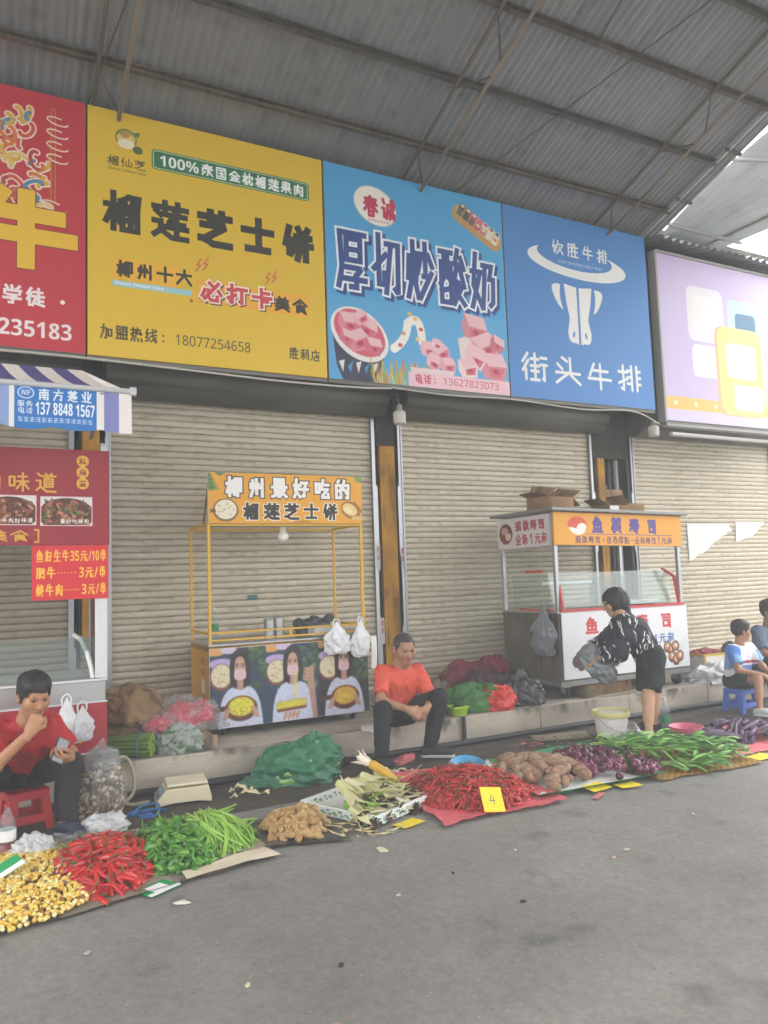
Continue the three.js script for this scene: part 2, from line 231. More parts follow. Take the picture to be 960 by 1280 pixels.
shutters.forEach(([a, b, ms, left], si) => {
  const w = b - a, g = slatGeo(w), sh = new THREE.Group(); sh.name = 'roller_shutter'; bld.add(sh); sh.position.set((a + b) / 2, P, 0);
  const gs = [g, g.clone(), g.clone()]; gs.forEach((q, k) => { const u = q.attributes.uv; for (let i = 0; i < u.count; i++) u.setXY(i, u.getX(i) + k * 0.77 + si, u.getY(i) * 2.2 + k * 0.31); });
  part('bottom_bar', at(box(w, 0.09, 0.035, 0.006), 0, 0.045, 0), alu, sh);
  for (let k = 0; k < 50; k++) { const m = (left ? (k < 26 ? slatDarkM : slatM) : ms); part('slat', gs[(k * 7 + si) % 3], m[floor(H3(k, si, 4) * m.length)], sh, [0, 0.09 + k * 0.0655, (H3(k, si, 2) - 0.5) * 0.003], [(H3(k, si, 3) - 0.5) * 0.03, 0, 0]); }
  for (const s of [-1, 1]) part('guide_rail', join(at(box(0.07, 3.3, 0.02), s * (w / 2 + 0.03), 1.65, 0.03), at(box(0.02, 3.3, 0.07), s * (w / 2 + 0.055), 1.65, 0.005), at(box(0.014, 3.3, 0.02), s * (w / 2 + 0.002), 1.65, 0.046)), alu, sh);
  part('roll_box', at(cyl(0.235, 0.235, w + 0.16, 28), 0, 3.5, 0.16, 0, 0, PI / 2), std(0x777a76, 0.55, { metalness: 0.3, map: grimeT }), sh);
});
part('rail_lettering', at(new THREE.PlaneGeometry(0.05, 0.3), 4.005, 1.9, 0.0425), std(0xffffff, 0.5, { map: railMarkT }), bld);
part('rail_lettering', at(new THREE.PlaneGeometry(0.05, 0.3), 4.03, 1.05, 0.0425), std(0xffffff, 0.5, { map: railMarkT }), bld);
part('rail_lettering', at(new THREE.PlaneGeometry(0.05, 0.3), 4.33, 1.88, 0.0425), std(0xffffff, 0.5, { map: railMarkT }), bld);
solo('notice_sticker', at(box(0.11, 0.05, 0.004), 2.49, 1.5, -1.484), std(0x4c7672, 0.6), 'small grey green sticker on the shutter above the yellow cart', 'sticker');
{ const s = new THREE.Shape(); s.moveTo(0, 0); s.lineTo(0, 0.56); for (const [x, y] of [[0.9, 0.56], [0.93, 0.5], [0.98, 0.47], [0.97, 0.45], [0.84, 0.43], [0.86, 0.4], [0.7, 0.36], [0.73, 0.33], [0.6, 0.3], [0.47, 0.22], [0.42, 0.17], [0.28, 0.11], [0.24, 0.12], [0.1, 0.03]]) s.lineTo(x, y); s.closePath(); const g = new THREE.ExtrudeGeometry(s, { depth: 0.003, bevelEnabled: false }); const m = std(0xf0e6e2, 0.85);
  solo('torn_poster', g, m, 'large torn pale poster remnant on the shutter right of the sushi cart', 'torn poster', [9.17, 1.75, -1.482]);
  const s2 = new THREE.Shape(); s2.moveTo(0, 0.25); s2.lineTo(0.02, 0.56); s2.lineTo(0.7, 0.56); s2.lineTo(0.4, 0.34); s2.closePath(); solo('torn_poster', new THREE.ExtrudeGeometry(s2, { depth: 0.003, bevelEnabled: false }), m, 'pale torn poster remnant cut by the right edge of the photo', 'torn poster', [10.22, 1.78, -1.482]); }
for (const [x, y, lb] of [[4.03, 3.36, 'jar-shaped lamp under the billboards, above the pillar behind the man in orange'], [7.95, 3.44, 'jar-shaped lamp under the billboards, above the sushi cart']]) {
  const l = thing('wall_lamp', lb, 'lamp', [x, y, -0.87], 0, 'lamps under the billboards');
  part('glass_shade', new THREE.LatheGeometry([[0.001, 0], [0.06, 0], [0.07, 0.015], [0.072, 0.12], [0.06, 0.145], [0.035, 0.15]].map((p) => new THREE.Vector2(...p)), 20), phys(0xe6e0d4, 0.35, { transmission: 0.35, thickness: 0.02 }), l);
  part('socket', at(cyl(0.03, 0.04, 0.07, 14), 0, 0.185, 0), std(0x8f8a80, 0.6), l);
  part('bracket', join(rod([0, 0.22, 0], [0, 0.36, -0.05], 0.012), rod([0, 0.36, -0.05], [0.0, 0.38, -0.45], 0.012)), std(0x4a4844, 0.6), l);
}
// ---------------------------------------------------------------- canopy roof on trusses
const SL = 0.344, roofY = (z) => 6.31 + SL * (z + 0.8), ra = Math.atan(SL);
const tinT = tex(512, 512, (u, v) => { const n = fbm(u * 6, v * 6, 0, 5, 6), r = fbm(u * 40, v * 3, 0, 3, 40), d = clamp((fbm(u * 10 + 4, v * 10, 0, 4, 10) - 0.6) * 5); const g = 0.8 + (n - 0.5) * 0.12 + (r - 0.5) * 0.09 - 0.07 * d; return [g * 0.99, g, g * 1.01]; });
tinT.repeat.set(0.5, 0.5);
const tinM = [0xb3b4b4, 0xb0b1b1, 0xb6b7b7].map((c) => std(c, 0.6, { map: tinT, metalness: 0.15, side: THREE.DoubleSide }));
function corrugated(w, L, pitch, amp, seg = 6) { // sheet in x (0..w) and z (0..L), waves across x, gently buckled along z
  const nx = Math.round(w / pitch * seg), nz = 10, pos = [], idx = [];
  for (let j = 0; j <= nz; j++) for (let i = 0; i <= nx; i++) { const x = w * i / nx; pos.push(x, amp * cos(x / pitch * 2 * PI) + 0.008 * (noise(x * 2.1 + L, j * 0.9) - 0.5), L * j / nz); }
  for (let j = 0; j < nz; j++) for (let i = 0; i < nx; i++) { const a = j * (nx + 1) + i; idx.push(a, a + nx + 1, a + 1, a + 1, a + nx + 1, a + nx + 2); }
  const g = new THREE.BufferGeometry(); g.setAttribute('position', new THREE.Float32BufferAttribute(pos, 3)); g.setIndex(idx); g.computeVertexNormals(); return planarUV(g, (x, y, z) => [x, z]);
}
const can = thing('market_canopy', 'corrugated steel canopy roof on thin trusses over the street', 'canopy roof', [0, 0, 0]);
{ const g = [0, 1, 2].map(() => corrugated(0.9, 7.4, 0.09, 0.011)); let k = 0;
  for (let x = -5.5; x < 7.6; x += 0.86, k++) part('roof_sheet', g[k % 3], tinM[(k * 2 + (k >> 1)) % 3], can, [x, roofY(-1.75) + 0.05 + (k % 2) * 0.004, -1.75], [-ra, 0, 0]); }
{ const g = corrugated(0.9, 7.4, 0.09, 0.011); let k = 0; for (let x = -5.5; x < 7.6; x += 0.86, k++) part('roof_sheet', g, tinM[k % 3], can, [x, roofY(5.5) + 0.05 + (k % 2) * 0.012, 5.45], [ra, 0, 0]); }
const purM = std(0x76746f, 0.7, { map: grimeT }), rustM = std(0x857a6c, 0.75, { map: grimeT }), tanM = std(0xb0a594, 0.65, { map: grimeT });
[-1.35, -0.45, 0.33, 1.1, 1.85, 2.62, 3.4, 4.2, 5.0].forEach((z, i) => part('purlin', boxUV(join(at(box(13.9, 0.066, 0.012), 1.07, roofY(z) - 0.006, z), at(box(13.9, 0.012, 0.04), 1.07, roofY(z) - 0.034, z + 0.025), at(box(13.9, 0.012, 0.05), 1.07, roofY(z) + 0.022, z + 0.03))), i % 2 ? rustM : purM, can));
for (const x of [-2.4, 0.98, 4.32, 7.2]) { // truss: top chord under the purlins, lower chord, web bars
  const top = (z) => roofY(z) - 0.09, low = (z) => roofY(z) - 0.19 - 0.03 * (z + 0.8);
  for (const [dx, f, m] of [[-0.17, top, rustM], [0.06, low, tanM]]) part('truss_chord', rod([x + dx, f(-0.84), -0.84], [x + dx, f(5.3), 5.3], 0.021, 10), m, can);
  for (let k = 0; k < 7; k++) { const z = -0.45 + k * 0.78; part('truss_web', rod([x - 0.17, top(z), z], [x + 0.06, low(z + (k % 2 ? 0.35 : -0.3)), z + (k % 2 ? 0.35 : -0.3)], 0.011, 6), purM, can); }
}
part('brace_rod', rod([4.7, roofY(-1.2) - 0.07, -1.2], [6.2, roofY(1.85) - 0.05, 1.85], 0.008, 6), purM, can);
part('brace_rod', rod([5.35, roofY(1.1) - 0.06, 1.1], [5.1, roofY(2.6) - 0.06, 2.6], 0.009, 6), purM, can);
part('brace_rod', rod([0.75, roofY(-0.9) - 0.07, -0.9], [1.3, roofY(1.85) - 0.05, 1.85], 0.009, 6), purM, can);
part('edge_flashing', bar([8.0, roofY(-1.7) + 0.0, -1.7], [8.0, roofY(5.5), 5.5], 0.02, 0.07), std(0xc4c3be, 0.6), can);
for (let k = 0; k < 6; k++) { const z = -1.0 + k * 0.775; part('purlin_end', bar([7.96, roofY(z) - 0.02, z], [8.22, roofY(z) - 0.03, z], 0.035), purM, can); }
{ // the next roof, set lower and flatter beyond the gap
  const c2 = thing('far_canopy', 'grey sheet roof beyond the bright gap at upper right', 'canopy roof', [0, 0, 0]);
  const AC = new THREE.CatmullRomCurve3([V(8.5, 6.25, -1.6), V(8.5, 6.43, -1.02), V(8.5, 6.61, -0.58), V(8.5, 6.8, -0.06), V(8.5, 6.93, 0.4), V(8.5, 7.02, 0.8), V(8.5, 7.25, 2.5), V(8.5, 7.5, 5.4)]), A = (t) => AC.getPoint(t), B = (t) => V(10.0, mix(6.62, 6.3, t), mix(-2.4, 5.4, t));
  const n = 12, pieces = 5; for (let q = 0; q < pieces; q++) { const pos = [], idx = []; const s = 10;
    for (let i = 0; i <= n; i++) for (let j = 0; j <= s; j++) { const f = (q + j / s) / pieces; const p = A(i / n).lerp(B(i / n), f); p.y += 0.14 * sin(PI * f) + 0.008 * cos(f * 110); pos.push(p.x, p.y, p.z); }
    for (let i = 0; i < n; i++) for (let j = 0; j < s; j++) { const a = i * (s + 1) + j; idx.push(a, a + 1, a + s + 1, a + 1, a + s + 2, a + s + 1); }
    const g = new THREE.BufferGeometry(); g.setAttribute('position', new THREE.Float32BufferAttribute(pos, 3)); g.setIndex(idx); g.computeVertexNormals(); part('roof_sheet', planarUV(g, (x, y, z) => [x, z]), phys(0xd8dadb, 0.7, { map: tinT, transmission: 0.07, thickness: 0, side: THREE.DoubleSide }), c2); }
  for (const f of [0.85]) part('rafter', rod(A(0.02).lerp(B(0.02), f).add(V(0, 0.08, 0)).toArray(), A(0.7).lerp(B(0.7), f).add(V(0, 0.08, 0)).toArray(), 0.03, 8), tanM, c2);
  for (const t of [0.2, 0.52]) part('strut', rod(A(t).add(V(-0.05, 0.02, 0)).toArray(), B(t).add(V(0, -0.05, 0)).toArray(), 0.028, 8), std(0xaaa9a4, 0.6), c2);
  const ev = thing('eave_roof', 'short corrugated eave sheet above the purple billboard', 'eave', [8.02, 6.14, -0.58]);
  part('roof_sheet', corrugated(2.9, 1.3, 0.15, 0.03), tinM[1], ev, [0, 0.32, -1.25], [0.25, 0, 0]);
}
// ---------------------------------------------------------------- billboards
const printM = (t, r = 0.55) => std(0xffffff, r, { map: t });
const vinylBump = tex(256, 256, (u, v) => fbm(u * 5, v * 5, 0, 3, 5), false);
function billboard(label, x0, x1, y0, y1, z, draw, o = {}) {
  const w = x1 - x0, h = y1 - y0, b = thing('billboard', label, 'billboard', [(x0 + x1) / 2, y0, z], o.turn ?? 0, 'billboards above the shutters');
  part('panel', at(box(w - 0.012, h, 0.1, 0.006), 0, h / 2, -0.055), std(o.side ?? 0x9c9c98, 0.6), b);
  const g = new THREE.PlaneGeometry(w - 0.02, h - 0.008, 24, 24), p = g.attributes.position; // vinyl skin, slightly slack
  for (let i = 0; i < p.count; i++) p.setZ(i, 0.006 * noise(p.getX(i) * 2.2 + x0, p.getY(i) * 2.2 + 5)); g.computeVertexNormals();
  part('face', at(g, 0, h / 2, -0.002), std(0xffffff, 0.5, { map: canvas(1024, 1024, draw) }), b);
  part('bottom_rail', at(box(w - 0.012, 0.035, 0.04, 0.004), 0, -0.02, -0.03), std(0x77756f, 0.6), b);
  return b;
}
srand(11);
const K = 1024;
billboard('red billboard with a big yellow character, cut by the left edge', -1.66, 0.748, 3.785, 6.205, -0.8, (c) => {
  c.fillStyle = '#c8323f'; c.fillRect(0, 0, K, K); 
  // plain ornament of gold, blue and white flourishes
  c.lineWidth = 16; c.strokeStyle = '#f0d9c0'; c.lineCap = 'round'; const X = 0.7 * K;
  for (const pass of [0, 1]) { srand(14); for (let k = 0; k < 46; k++) { const x = rr(0.62, 0.86) * K, y = rr(0.1, 0.46) * K, r = rr(12, 42), a = rr(0, 6), e = a + rr(1.5, 4), cl = ['#d9564a', '#e0b040', '#4f8fb0', '#dc7a30', '#e8c46a', '#b8404a'][k % 6]; c.beginPath(); c.ellipse(x, y, r, r * rr(0.4, 0.8), a, 0, e - a); c.strokeStyle = pass ? cl : '#f0d9c0'; c.lineWidth = pass ? 14 : 26; c.stroke(); } }
  c.lineWidth = 20; c.beginPath(); c.moveTo(0.885 * K, 0.06 * K); c.lineTo(0.885 * K, 0.42 * K); c.stroke(); c.strokeStyle = '#b8403c'; c.lineWidth = 9; c.stroke();
  c.strokeStyle = '#f0d9c0'; c.lineWidth = 6; for (const y of [0.1, 0.15, 0.2, 0.25]) { c.beginPath(); c.ellipse(0.9 * K, y * K, 38, 14, 0.2, 0, 5); c.stroke(); }
  for (const y of [0.44, 0.48]) { c.beginPath(); c.ellipse(0.89 * K, y * K, 46, 16, 0.3, 0, 5); c.stroke(); }
  text(c, '牛', 0.585 * K, 0.385 * K, 0.395 * K, 0.32 * K, { fill: '#f0c030', edge: '#7a3020', ew: 0.02, lw: 0.19, gap: 0 });
  text(c, '教学徒', 0.63 * K, 0.765 * K, 0.235 * K, 0.075 * K, { fill: '#f6ece8', lw: 0.14 }); ell(c, 0.92 * K, 0.81 * K, 9, 9, '#f6ece8');
  latin(c, '235183', 0.70 * K, 0.893 * K, 0.255 * K, 0.062 * K, '#f6ece8');
});
const KB = '#33322b';
billboard('yellow billboard with large dark characters and a green banner', 0.752, 3.148, 3.785, 6.205, -0.8, (c) => {
  c.fillStyle = '#e8c12e'; c.fillRect(0, 0, K, K); 
  // plain fruit emblem
  ell(c, 0.145 * K, 0.105 * K, 40, 38, '#e9cf6a'); c.lineWidth = 5; c.strokeStyle = '#6b5a2a'; c.stroke(); ell(c, 0.145 * K, 0.128 * K, 34, 20, '#f4ead0'); ell(c, 0.14 * K, 0.09 * K, 20, 14, '#c9964a'); for (let k = 0; k < 9; k++) poly(c, [[112 + k * 8, 76 + abs(4 - k) * 5], [116 + k * 8, 62 + abs(4 - k) * 5], [121 + k * 8, 76 + abs(4 - k) * 5]], '#6b8a3a');
  poly(c, [[178, 78], [206, 70], [196, 96]], '#3f7a45'); ell(c, 0.19 * K, 0.145 * K, 20, 17, '#4c6b3a');
  text(c, '榴仙芝', 0.07 * K, 0.185 * K, 0.155 * K, 0.042 * K, { fill: KB, lw: 0.09 }); latin(c, 'Durian Cheese Cake', 0.075 * K, 0.234 * K, 0.145 * K, 0.012 * K, KB, '');
  rrect(c, 0.245 * K, 0.122 * K, 0.69 * K, 0.085 * K, 16, '#2e7a4b'); c.strokeStyle = '#f2e9c0'; c.lineWidth = 3; rrect(c, 0.252 * K, 0.128 * K, 0.676 * K, 0.073 * K, 12); c.stroke();
  latin(c, '100%', 0.275 * K, 0.142 * K, 0.165 * K, 0.046 * K, '#fff'); text(c, '泰国金枕榴莲果肉', 0.445 * K, 0.136 * K, 0.47 * K, 0.057 * K, { fill: '#fff', lw: 0.13 });
  ['榴', '莲', '芝', '士', '饼'].forEach((k, i) => text(c, k, (0.05 + i * 0.186) * K, 0.326 * K, 0.165 * K, 0.172 * K, { fill: KB, lw: k === '榴' || k === '莲' ? 0.145 : 0.19, gap: 0.02 }));
  rrect(c, 0.09 * K, 0.6 * K, 0.26 * K, 0.1 * K, 4, '#f5bb2c'); rrect(c, 0.42 * K, 0.64 * K, 0.5 * K, 0.1 * K, 4, '#f5b42c');
  text(c, '柳州十大', 0.1 * K, 0.607 * K, 0.31 * K, 0.07 * K, { fill: KB, lw: 0.15 }); c.fillStyle = '#9fd0d8'; c.fillRect(0.09 * K, 0.692 * K, 0.31 * K, 0.024 * K); latin(c, 'Durian Cheese Cake', 0.1 * K, 0.696 * K, 0.19 * K, 0.012 * K, '#fff', 'bold');
  ell(c, 0.4 * K, 0.735 * K, 7, 7, '#c33b4b'); c.strokeStyle = '#d8474f'; c.lineWidth = 5; for (const [x, y] of [[0.42, 0.61], [0.45, 0.6], [0.72, 0.62], [0.75, 0.61]]) { c.beginPath(); c.moveTo(x * K, y * K); c.lineTo((x + 0.02) * K, (y - 0.03) * K); c.lineTo((x + 0.005) * K, (y - 0.03) * K); c.lineTo((x + 0.025) * K, (y - 0.06) * K); c.stroke(); }
  text(c, '必打卡', 0.43 * K, 0.635 * K, 0.33 * K, 0.095 * K, { fill: '#d8474f', edge: '#fbefe0', ew: 0.14, lw: 0.16, shadow: '#6b3a20' });
  text(c, '美食', 0.755 * K, 0.66 * K, 0.165 * K, 0.07 * K, { fill: KB, lw: 0.15 });
  text(c, '加盟热线', 0.04 * K, 0.872 * K, 0.225 * K, 0.06 * K, { fill: KB, lw: 0.11 }); ell(c, 0.285 * K, 0.895 * K, 4, 4, KB); ell(c, 0.285 * K, 0.917 * K, 4, 4, KB);
  latin(c, '18077254658', 0.33 * K, 0.882 * K, 0.32 * K, 0.043 * K, KB, ''); text(c, '胜利店', 0.82 * K, 0.88 * K, 0.15 * K, 0.052 * K, { fill: KB, lw: 0.11 });
}, { side: 0xcaa030 });
function cubes(c, list) { for (const [x, y, s, a, f] of list) { c.save(); c.translate(x, y); c.rotate(a); poly(c, [[-s, -s * 0.6], [s * 0.5, -s * 0.9], [s, -s * 0.2], [s * 0.9, s * 0.8], [-s * 0.6, s * 0.9], [-s, s * 0.3]], f); poly(c, [[-s, -s * 0.6], [s * 0.5, -s * 0.9], [s, -s * 0.2], [-s * 0.4, s * 0.1]], '#f0c0c6'); poly(c, [[-s * 0.3, 0.2 * s], [s * 0.8, -s * 0.05], [s * 0.7, s * 0.6], [-s * 0.2, s * 0.7]], '#d9697c'); ell(c, s * 0.2, s * 0.3, s * 0.25, s * 0.18, '#b8364e'); c.restore(); } }
billboard('light blue billboard with navy white-edged characters and pink dessert pictures', 3.152, 5.528, 3.785, 6.205, -0.8, (c) => {
  c.fillStyle = '#4aa6da'; c.fillRect(0, 0, K, K); c.fillStyle = '#57abdc'; c.fillRect(0, 0.62 * K, K, 0.38 * K);
  ell(c, 0.262 * K, 0.162 * K, 118, 92, '#f6efe6', 0.35); c.lineWidth = 5; c.strokeStyle = '#b9c0c0'; c.stroke(); text(c, '春诚', 0.19 * K, 0.11 * K, 0.19 * K, 0.11 * K, { fill: '#c8314f', lw: 0.16, cap: 'round' }); tiny(c, 0.22 * K, 0.225 * K, 0.12 * K, 0.012 * K, 10, '#c8707f');
  { c.save(); c.translate(0.85 * K, 0.15 * K); c.rotate(0.5); rrect(c, -165, -30, 330, 90, 40, '#c7995a'); rrect(c, -150, -36, 300, 66, 30, '#d9b173'); const cs = ['#4d4a50', '#d87a90', '#e9d9b0', '#8a4a5a', '#e6e2d6', '#5a7a4a', '#c8506a', '#efe3c0']; for (let r = 0; r < 2; r++) for (let i = 0; i < 7; i++) { rrect(c, -140 + i * 40, -46 + r * 34, 36, 38, 8, cs[(i * 3 + r * 5) % 8]); ell(c, -122 + i * 40, -36 + r * 34, 13, 8, cs[(i * 5 + r + 2) % 8]); } c.restore(); }
  ['厚', '切', '炒', '酸', '奶'].forEach((k, i) => text(c, k, (0.04 + i * 0.184) * K, 0.283 * K, 0.178 * K, 0.3 * K, { fill: '#2b4a8f', edge: '#f4f6fa', ew: 0.07, lw: 0.15, gap: 0.03, shadow: '#1f3f86' }));
  // bowl
  c.save(); poly(c, [[15, 760], [40, 960], [70, 1024], [240, 1024], [290, 900]], '#30354f'); for (let k = 0; k < 5; k++) poly(c, [[50 + k * 44, 940 + (k % 2) * 20], [80 + k * 44, 930], [70 + k * 40, 990]], ['#e8e4dc', '#4a90c0'][k % 2]); ell(c, 0.16 * K, 0.785 * K, 160, 116, '#efe9e2', 0.5); ell(c, 0.16 * K, 0.778 * K, 142, 98, '#d85c72', 0.5); c.restore();
  cubes(c, [[110, 750, 58, 0.2, '#e58a9a'], [200, 760, 62, 0.6, '#e2768a'], [150, 830, 60, -0.2, '#e58a9a'], [235, 850, 48, 0.3, '#d96a80'], [95, 820, 40, 0.5, '#dd7488'], [170, 720, 40, -0.4, '#efb0b6']]);
  c.strokeStyle = '#f5f1e8'; c.lineWidth = 44; c.lineCap = 'round'; c.beginPath(); c.moveTo(345, 850); c.quadraticCurveTo(420, 800, 425, 720); c.quadraticCurveTo(500, 650, 505, 800); c.stroke(); for (const [x, y, f] of [[440, 670, '#e7c060'], [470, 690, '#e7c060'], [380, 830, '#d85c50'], [500, 740, '#d85c50'], [400, 770, '#e7a060'], [480, 790, '#f0d080']]) ell(c, x, y, 13, 10, f);
  for (let k = 0; k < 90; k++) { c.strokeStyle = ['#d9a63a', '#7fae4a', '#e0c050', '#c9703a'][k % 4]; c.lineWidth = 5; const x = rr(230, 560); c.beginPath(); c.moveTo(x, 1024); c.lineTo(x + rr(-24, 24), rr(900, 990)); c.stroke(); }
  cubes(c, [[540, 830, 46, 0.2, '#f0b6c4'], [610, 840, 50, -0.3, '#e9a2b6'], [570, 890, 44, 0.6, '#f0b6c4'], [650, 900, 46, 0.1, '#e9a2b6'], [590, 800, 30, 0.4, '#f4cdd4']]); poly(c, [[430, 930], [690, 930], [640, 1024], [470, 1024]], '#ecd3d2');
  poly(c, [[715, 760], [800, 730], [810, 960], [740, 960]], '#e9d5d0'); cubes(c, [[820, 690, 78, 0.3, '#d88a96'], [880, 780, 80, -0.2, '#e0a0a8'], [930, 880, 84, 0.2, '#d88a96'], [820, 840, 66, 0.5, '#e9c4c4'], [770, 900, 60, 0, '#efd8d2'], [960, 760, 46, 0.6, '#c86a80']]);
  c.fillStyle = '#eec4cc'; c.fillRect(0.41 * K, 0.93 * K, 0.59 * K, 0.07 * K); text(c, '电话', 0.44 * K, 0.937 * K, 0.1 * K, 0.048 * K, { fill: '#c23a55', lw: 0.13 }); ell(c, 0.555 * K, 0.955 * K, 4, 4, '#c23a55'); ell(c, 0.555 * K, 0.972 * K, 4, 4, '#c23a55'); latin(c, '13627823073', 0.6 * K, 0.943 * K, 0.335 * K, 0.036 * K, '#c23a55', '');
});
billboard('deep blue billboard with a white bull head emblem', 5.532, 7.94, 3.785, 6.205, -0.8, (c) => {
  c.fillStyle = '#4686c8'; c.fillRect(0, 0, K, K); const W = '#ecebe6';
  c.save(); ell(c, 0.493 * K, 0.24 * K, 352, 88, W, 0.03); ell(c, 0.475 * K, 0.208 * K, 268, 72, '#4686c8', 0.03); poly(c, [[340, 100], [700, 100], [720, 168], [500, 150], [330, 168]], '#4686c8'); ell(c, 0.475 * K, 0.2 * K, 250, 66, '#4686c8'); c.restore();
  text(c, '饮胜牛排', 0.3 * K, 0.128 * K, 0.42 * K, 0.082 * K, { fill: W, lw: 0.11, cap: 'round', gap: 0.12 }); latin(c, 'YIN SHENG NIU PAI', 0.35 * K, 0.236 * K, 0.31 * K, 0.017 * K, '#cfd8e4', '');
  // head: two long cheek shapes, ears and muzzle
  poly(c, [[390, 372], [478, 384], [478, 704], [440, 690], [404, 640], [420, 560], [400, 470]], W); poly(c, [[494, 384], [590, 372], [575, 470], [552, 560], [572, 640], [536, 690], [494, 704]], W);
  ell(c, 440, 655, 34, 42, W); ell(c, 535, 655, 34, 42, W); ell(c, 444, 650, 8, 18, '#4686c8', 0.3); ell(c, 531, 650, 8, 18, '#4686c8', -0.3);
  for (const s of [-1, 1]) { c.beginPath(); c.moveTo(486 + s * 120, 380); c.quadraticCurveTo(486 + s * 200, 370, 486 + s * 176, 430); c.quadraticCurveTo(486 + s * 150, 500, 486 + s * 108, 520); c.quadraticCurveTo(486 + s * 140, 440, 486 + s * 120, 380); c.fillStyle = W; c.fill(); }
  ['街', '头', '牛', '排'].forEach((k, i) => text(c, k, (0.06 + i * 0.22) * K, (0.758 + (i == 2 ? 0.012 : 0)) * K, 0.195 * K, 0.155 * K, { fill: W, lw: 0.105, cap: 'round', gap: 0.04 }));
});
{ const b = billboard('pale purple billboard in a grey frame at the right edge', 8.1, 10.6, 3.66, 6.02, -0.78, (c) => {
  c.fillStyle = '#cbbadd'; c.fillRect(0, 0, K, K); c.fillStyle = '#d2c6e6'; c.fillRect(0, 0.93 * K, K, 0.07 * K); c.fillStyle = '#f0bf6a'; c.fillRect(0, 0.855 * K, K, 0.075 * K); for (let k = 0; k < 7; k++) ell(c, (0.08 + k * 0.16) * K, 0.892 * K, 13, 13, '#fff3c8');
  // plain rounded panels of the print's colours
  rrect(c, 0.22 * K, 0.16 * K, 0.3 * K, 0.34 * K, 50, '#e6dfe6'); rrect(c, 0.26 * K, 0.21 * K, 0.22 * K, 0.23 * K, 40, '#eee4e2'); rrect(c, 0.24 * K, 0.52 * K, 0.26 * K, 0.2 * K, 40, '#ece4ea'); rrect(c, 0.56 * K, 0.2 * K, 0.28 * K, 0.3 * K, 40, '#bfe0e6'); rrect(c, 0.62 * K, 0.28 * K, 0.18 * K, 0.2 * K, 30, '#5b86a4');
  rrect(c, 0.43 * K, 0.38 * K, 0.4 * K, 0.56 * K, 70, '#f3b98a'); rrect(c, 0.455 * K, 0.38 * K, 0.385 * K, 0.55 * K, 70, '#f8de8a'); rrect(c, 0.52 * K, 0.48 * K, 0.26 * K, 0.22 * K, 40, '#efe7d0'); rrect(c, 0.57 * K, 0.74 * K, 0.25 * K, 0.16 * K, 30, '#e9e2d8');
}, { side: 0x8f8e8a });
  part('frame', join(at(box(0.035, 2.4, 0.13), -1.262, 1.18, -0.045), at(box(2.5, 0.035, 0.12), 0, 2.38, -0.045), at(box(2.5, 0.035, 0.12), 0, -0.06, -0.045)), std(0xa09f9a, 0.6), b); }
const wireM = std(0xc9c5bb, 0.6), bwire = std(0x35342f, 0.7);
solo('power_cable', tube([[-0.5, 3.72, -0.72], [0.6, 3.735, -0.74], [1.6, 3.715, -0.74], [2.6, 3.69, -0.74], [3.5, 3.70, -0.74], [3.9, 3.74, -0.8]], 0.011, 50, 6), wireM, 'thin white cable slung under the yellow billboard', 'cable');
solo('power_cable', tube([[3.9, 3.75, -0.8], [4.6, 3.71, -0.74], [5.5, 3.73, -0.74], [6.6, 3.69, -0.74], [7.5, 3.72, -0.74], [8.0, 3.6, -0.8]], 0.009, 50, 6), wireM, 'thin pale cable under the two blue billboards', 'cable');
solo('cable_duct', rod([8.2, 3.48, -0.8], [10.6, 3.5, -0.9], 0.03, 8), std(0xc2c0ba, 0.5), 'pale duct running under the purple billboard', 'duct');
function wor(x, y, z) { // second minus first nearest cell point: flat facets with sharp creases
  const X = floor(x), Y = floor(y), Z = floor(z); let a = 9, b = 9;
  for (let k = -1; k < 2; k++) for (let j = -1; j < 2; j++) for (let i = -1; i < 2; i++) { const p = X + i, q = Y + j, r = Z + k, d = hypot(p + H3(p, q, r) - x, q + H3(p, q, r + 71) - y, r + H3(p + 37, q, r) - z); if (d < a) { b = a; a = d; } else if (d < b) b = d; }
  return b - a;
}
// ---------------------------------------------------------------- crumpled plastic, used for bags and sacks
function crumple(rx, ry, rz, s, o = {}) { // closed folded lump standing on y = 0
  const { amp = 0.16, fr = 2.2, det = 34, fine = 1, pinch = 0, flat = 0.35, ridge = 1 } = o, g = new THREE.SphereGeometry(1, det * 2, det), p = g.attributes.position, v = V();
  for (let i = 0; i < p.count; i++) {
    v.fromBufferAttribute(p, i).normalize(); let { x, y, z } = v;
    let a = 0, f = fr, w = 1; for (let k = 0; k < 4; k++) { const n = fbm(x * f + s * 3.7 + k, y * f + 11, z * f + s + 20.5, 2); a += w * (ridge ? (1 - 2 * abs(n - 0.5) * 2.2) - 0.45 : (n - 0.5) * 2); f *= 2.05; w *= 0.5; }
    a += fine * (0.95 * (wor(x * 2.1 + s, y * 2.1 + 7, z * 2.1 + s * 2) - 0.35) + 0.42 * (wor(x * 4.6 + s, y * 4.6 + 3, z * 4.6 + 9) - 0.35)); const k = 1 + amp * a; let Y = y * k; if (Y < -flat) Y = -flat + (Y + flat) * 0.08;
    let pn = 1; if (pinch && y > 0.45) { const t = (y - 0.45) / 0.55; pn = mix(1, 0.35, sm(clamp(t * 1.6))); Y += pinch * t * t * (0.7 + 0.6 * noise(x * 5 + s, z * 5 + 9)); }
    p.setXYZ(i, x * k * rx * pn, (Y + flat) * ry / (1 + flat), z * k * rz * pn);
  }
  g.computeVertexNormals(); return g;
}
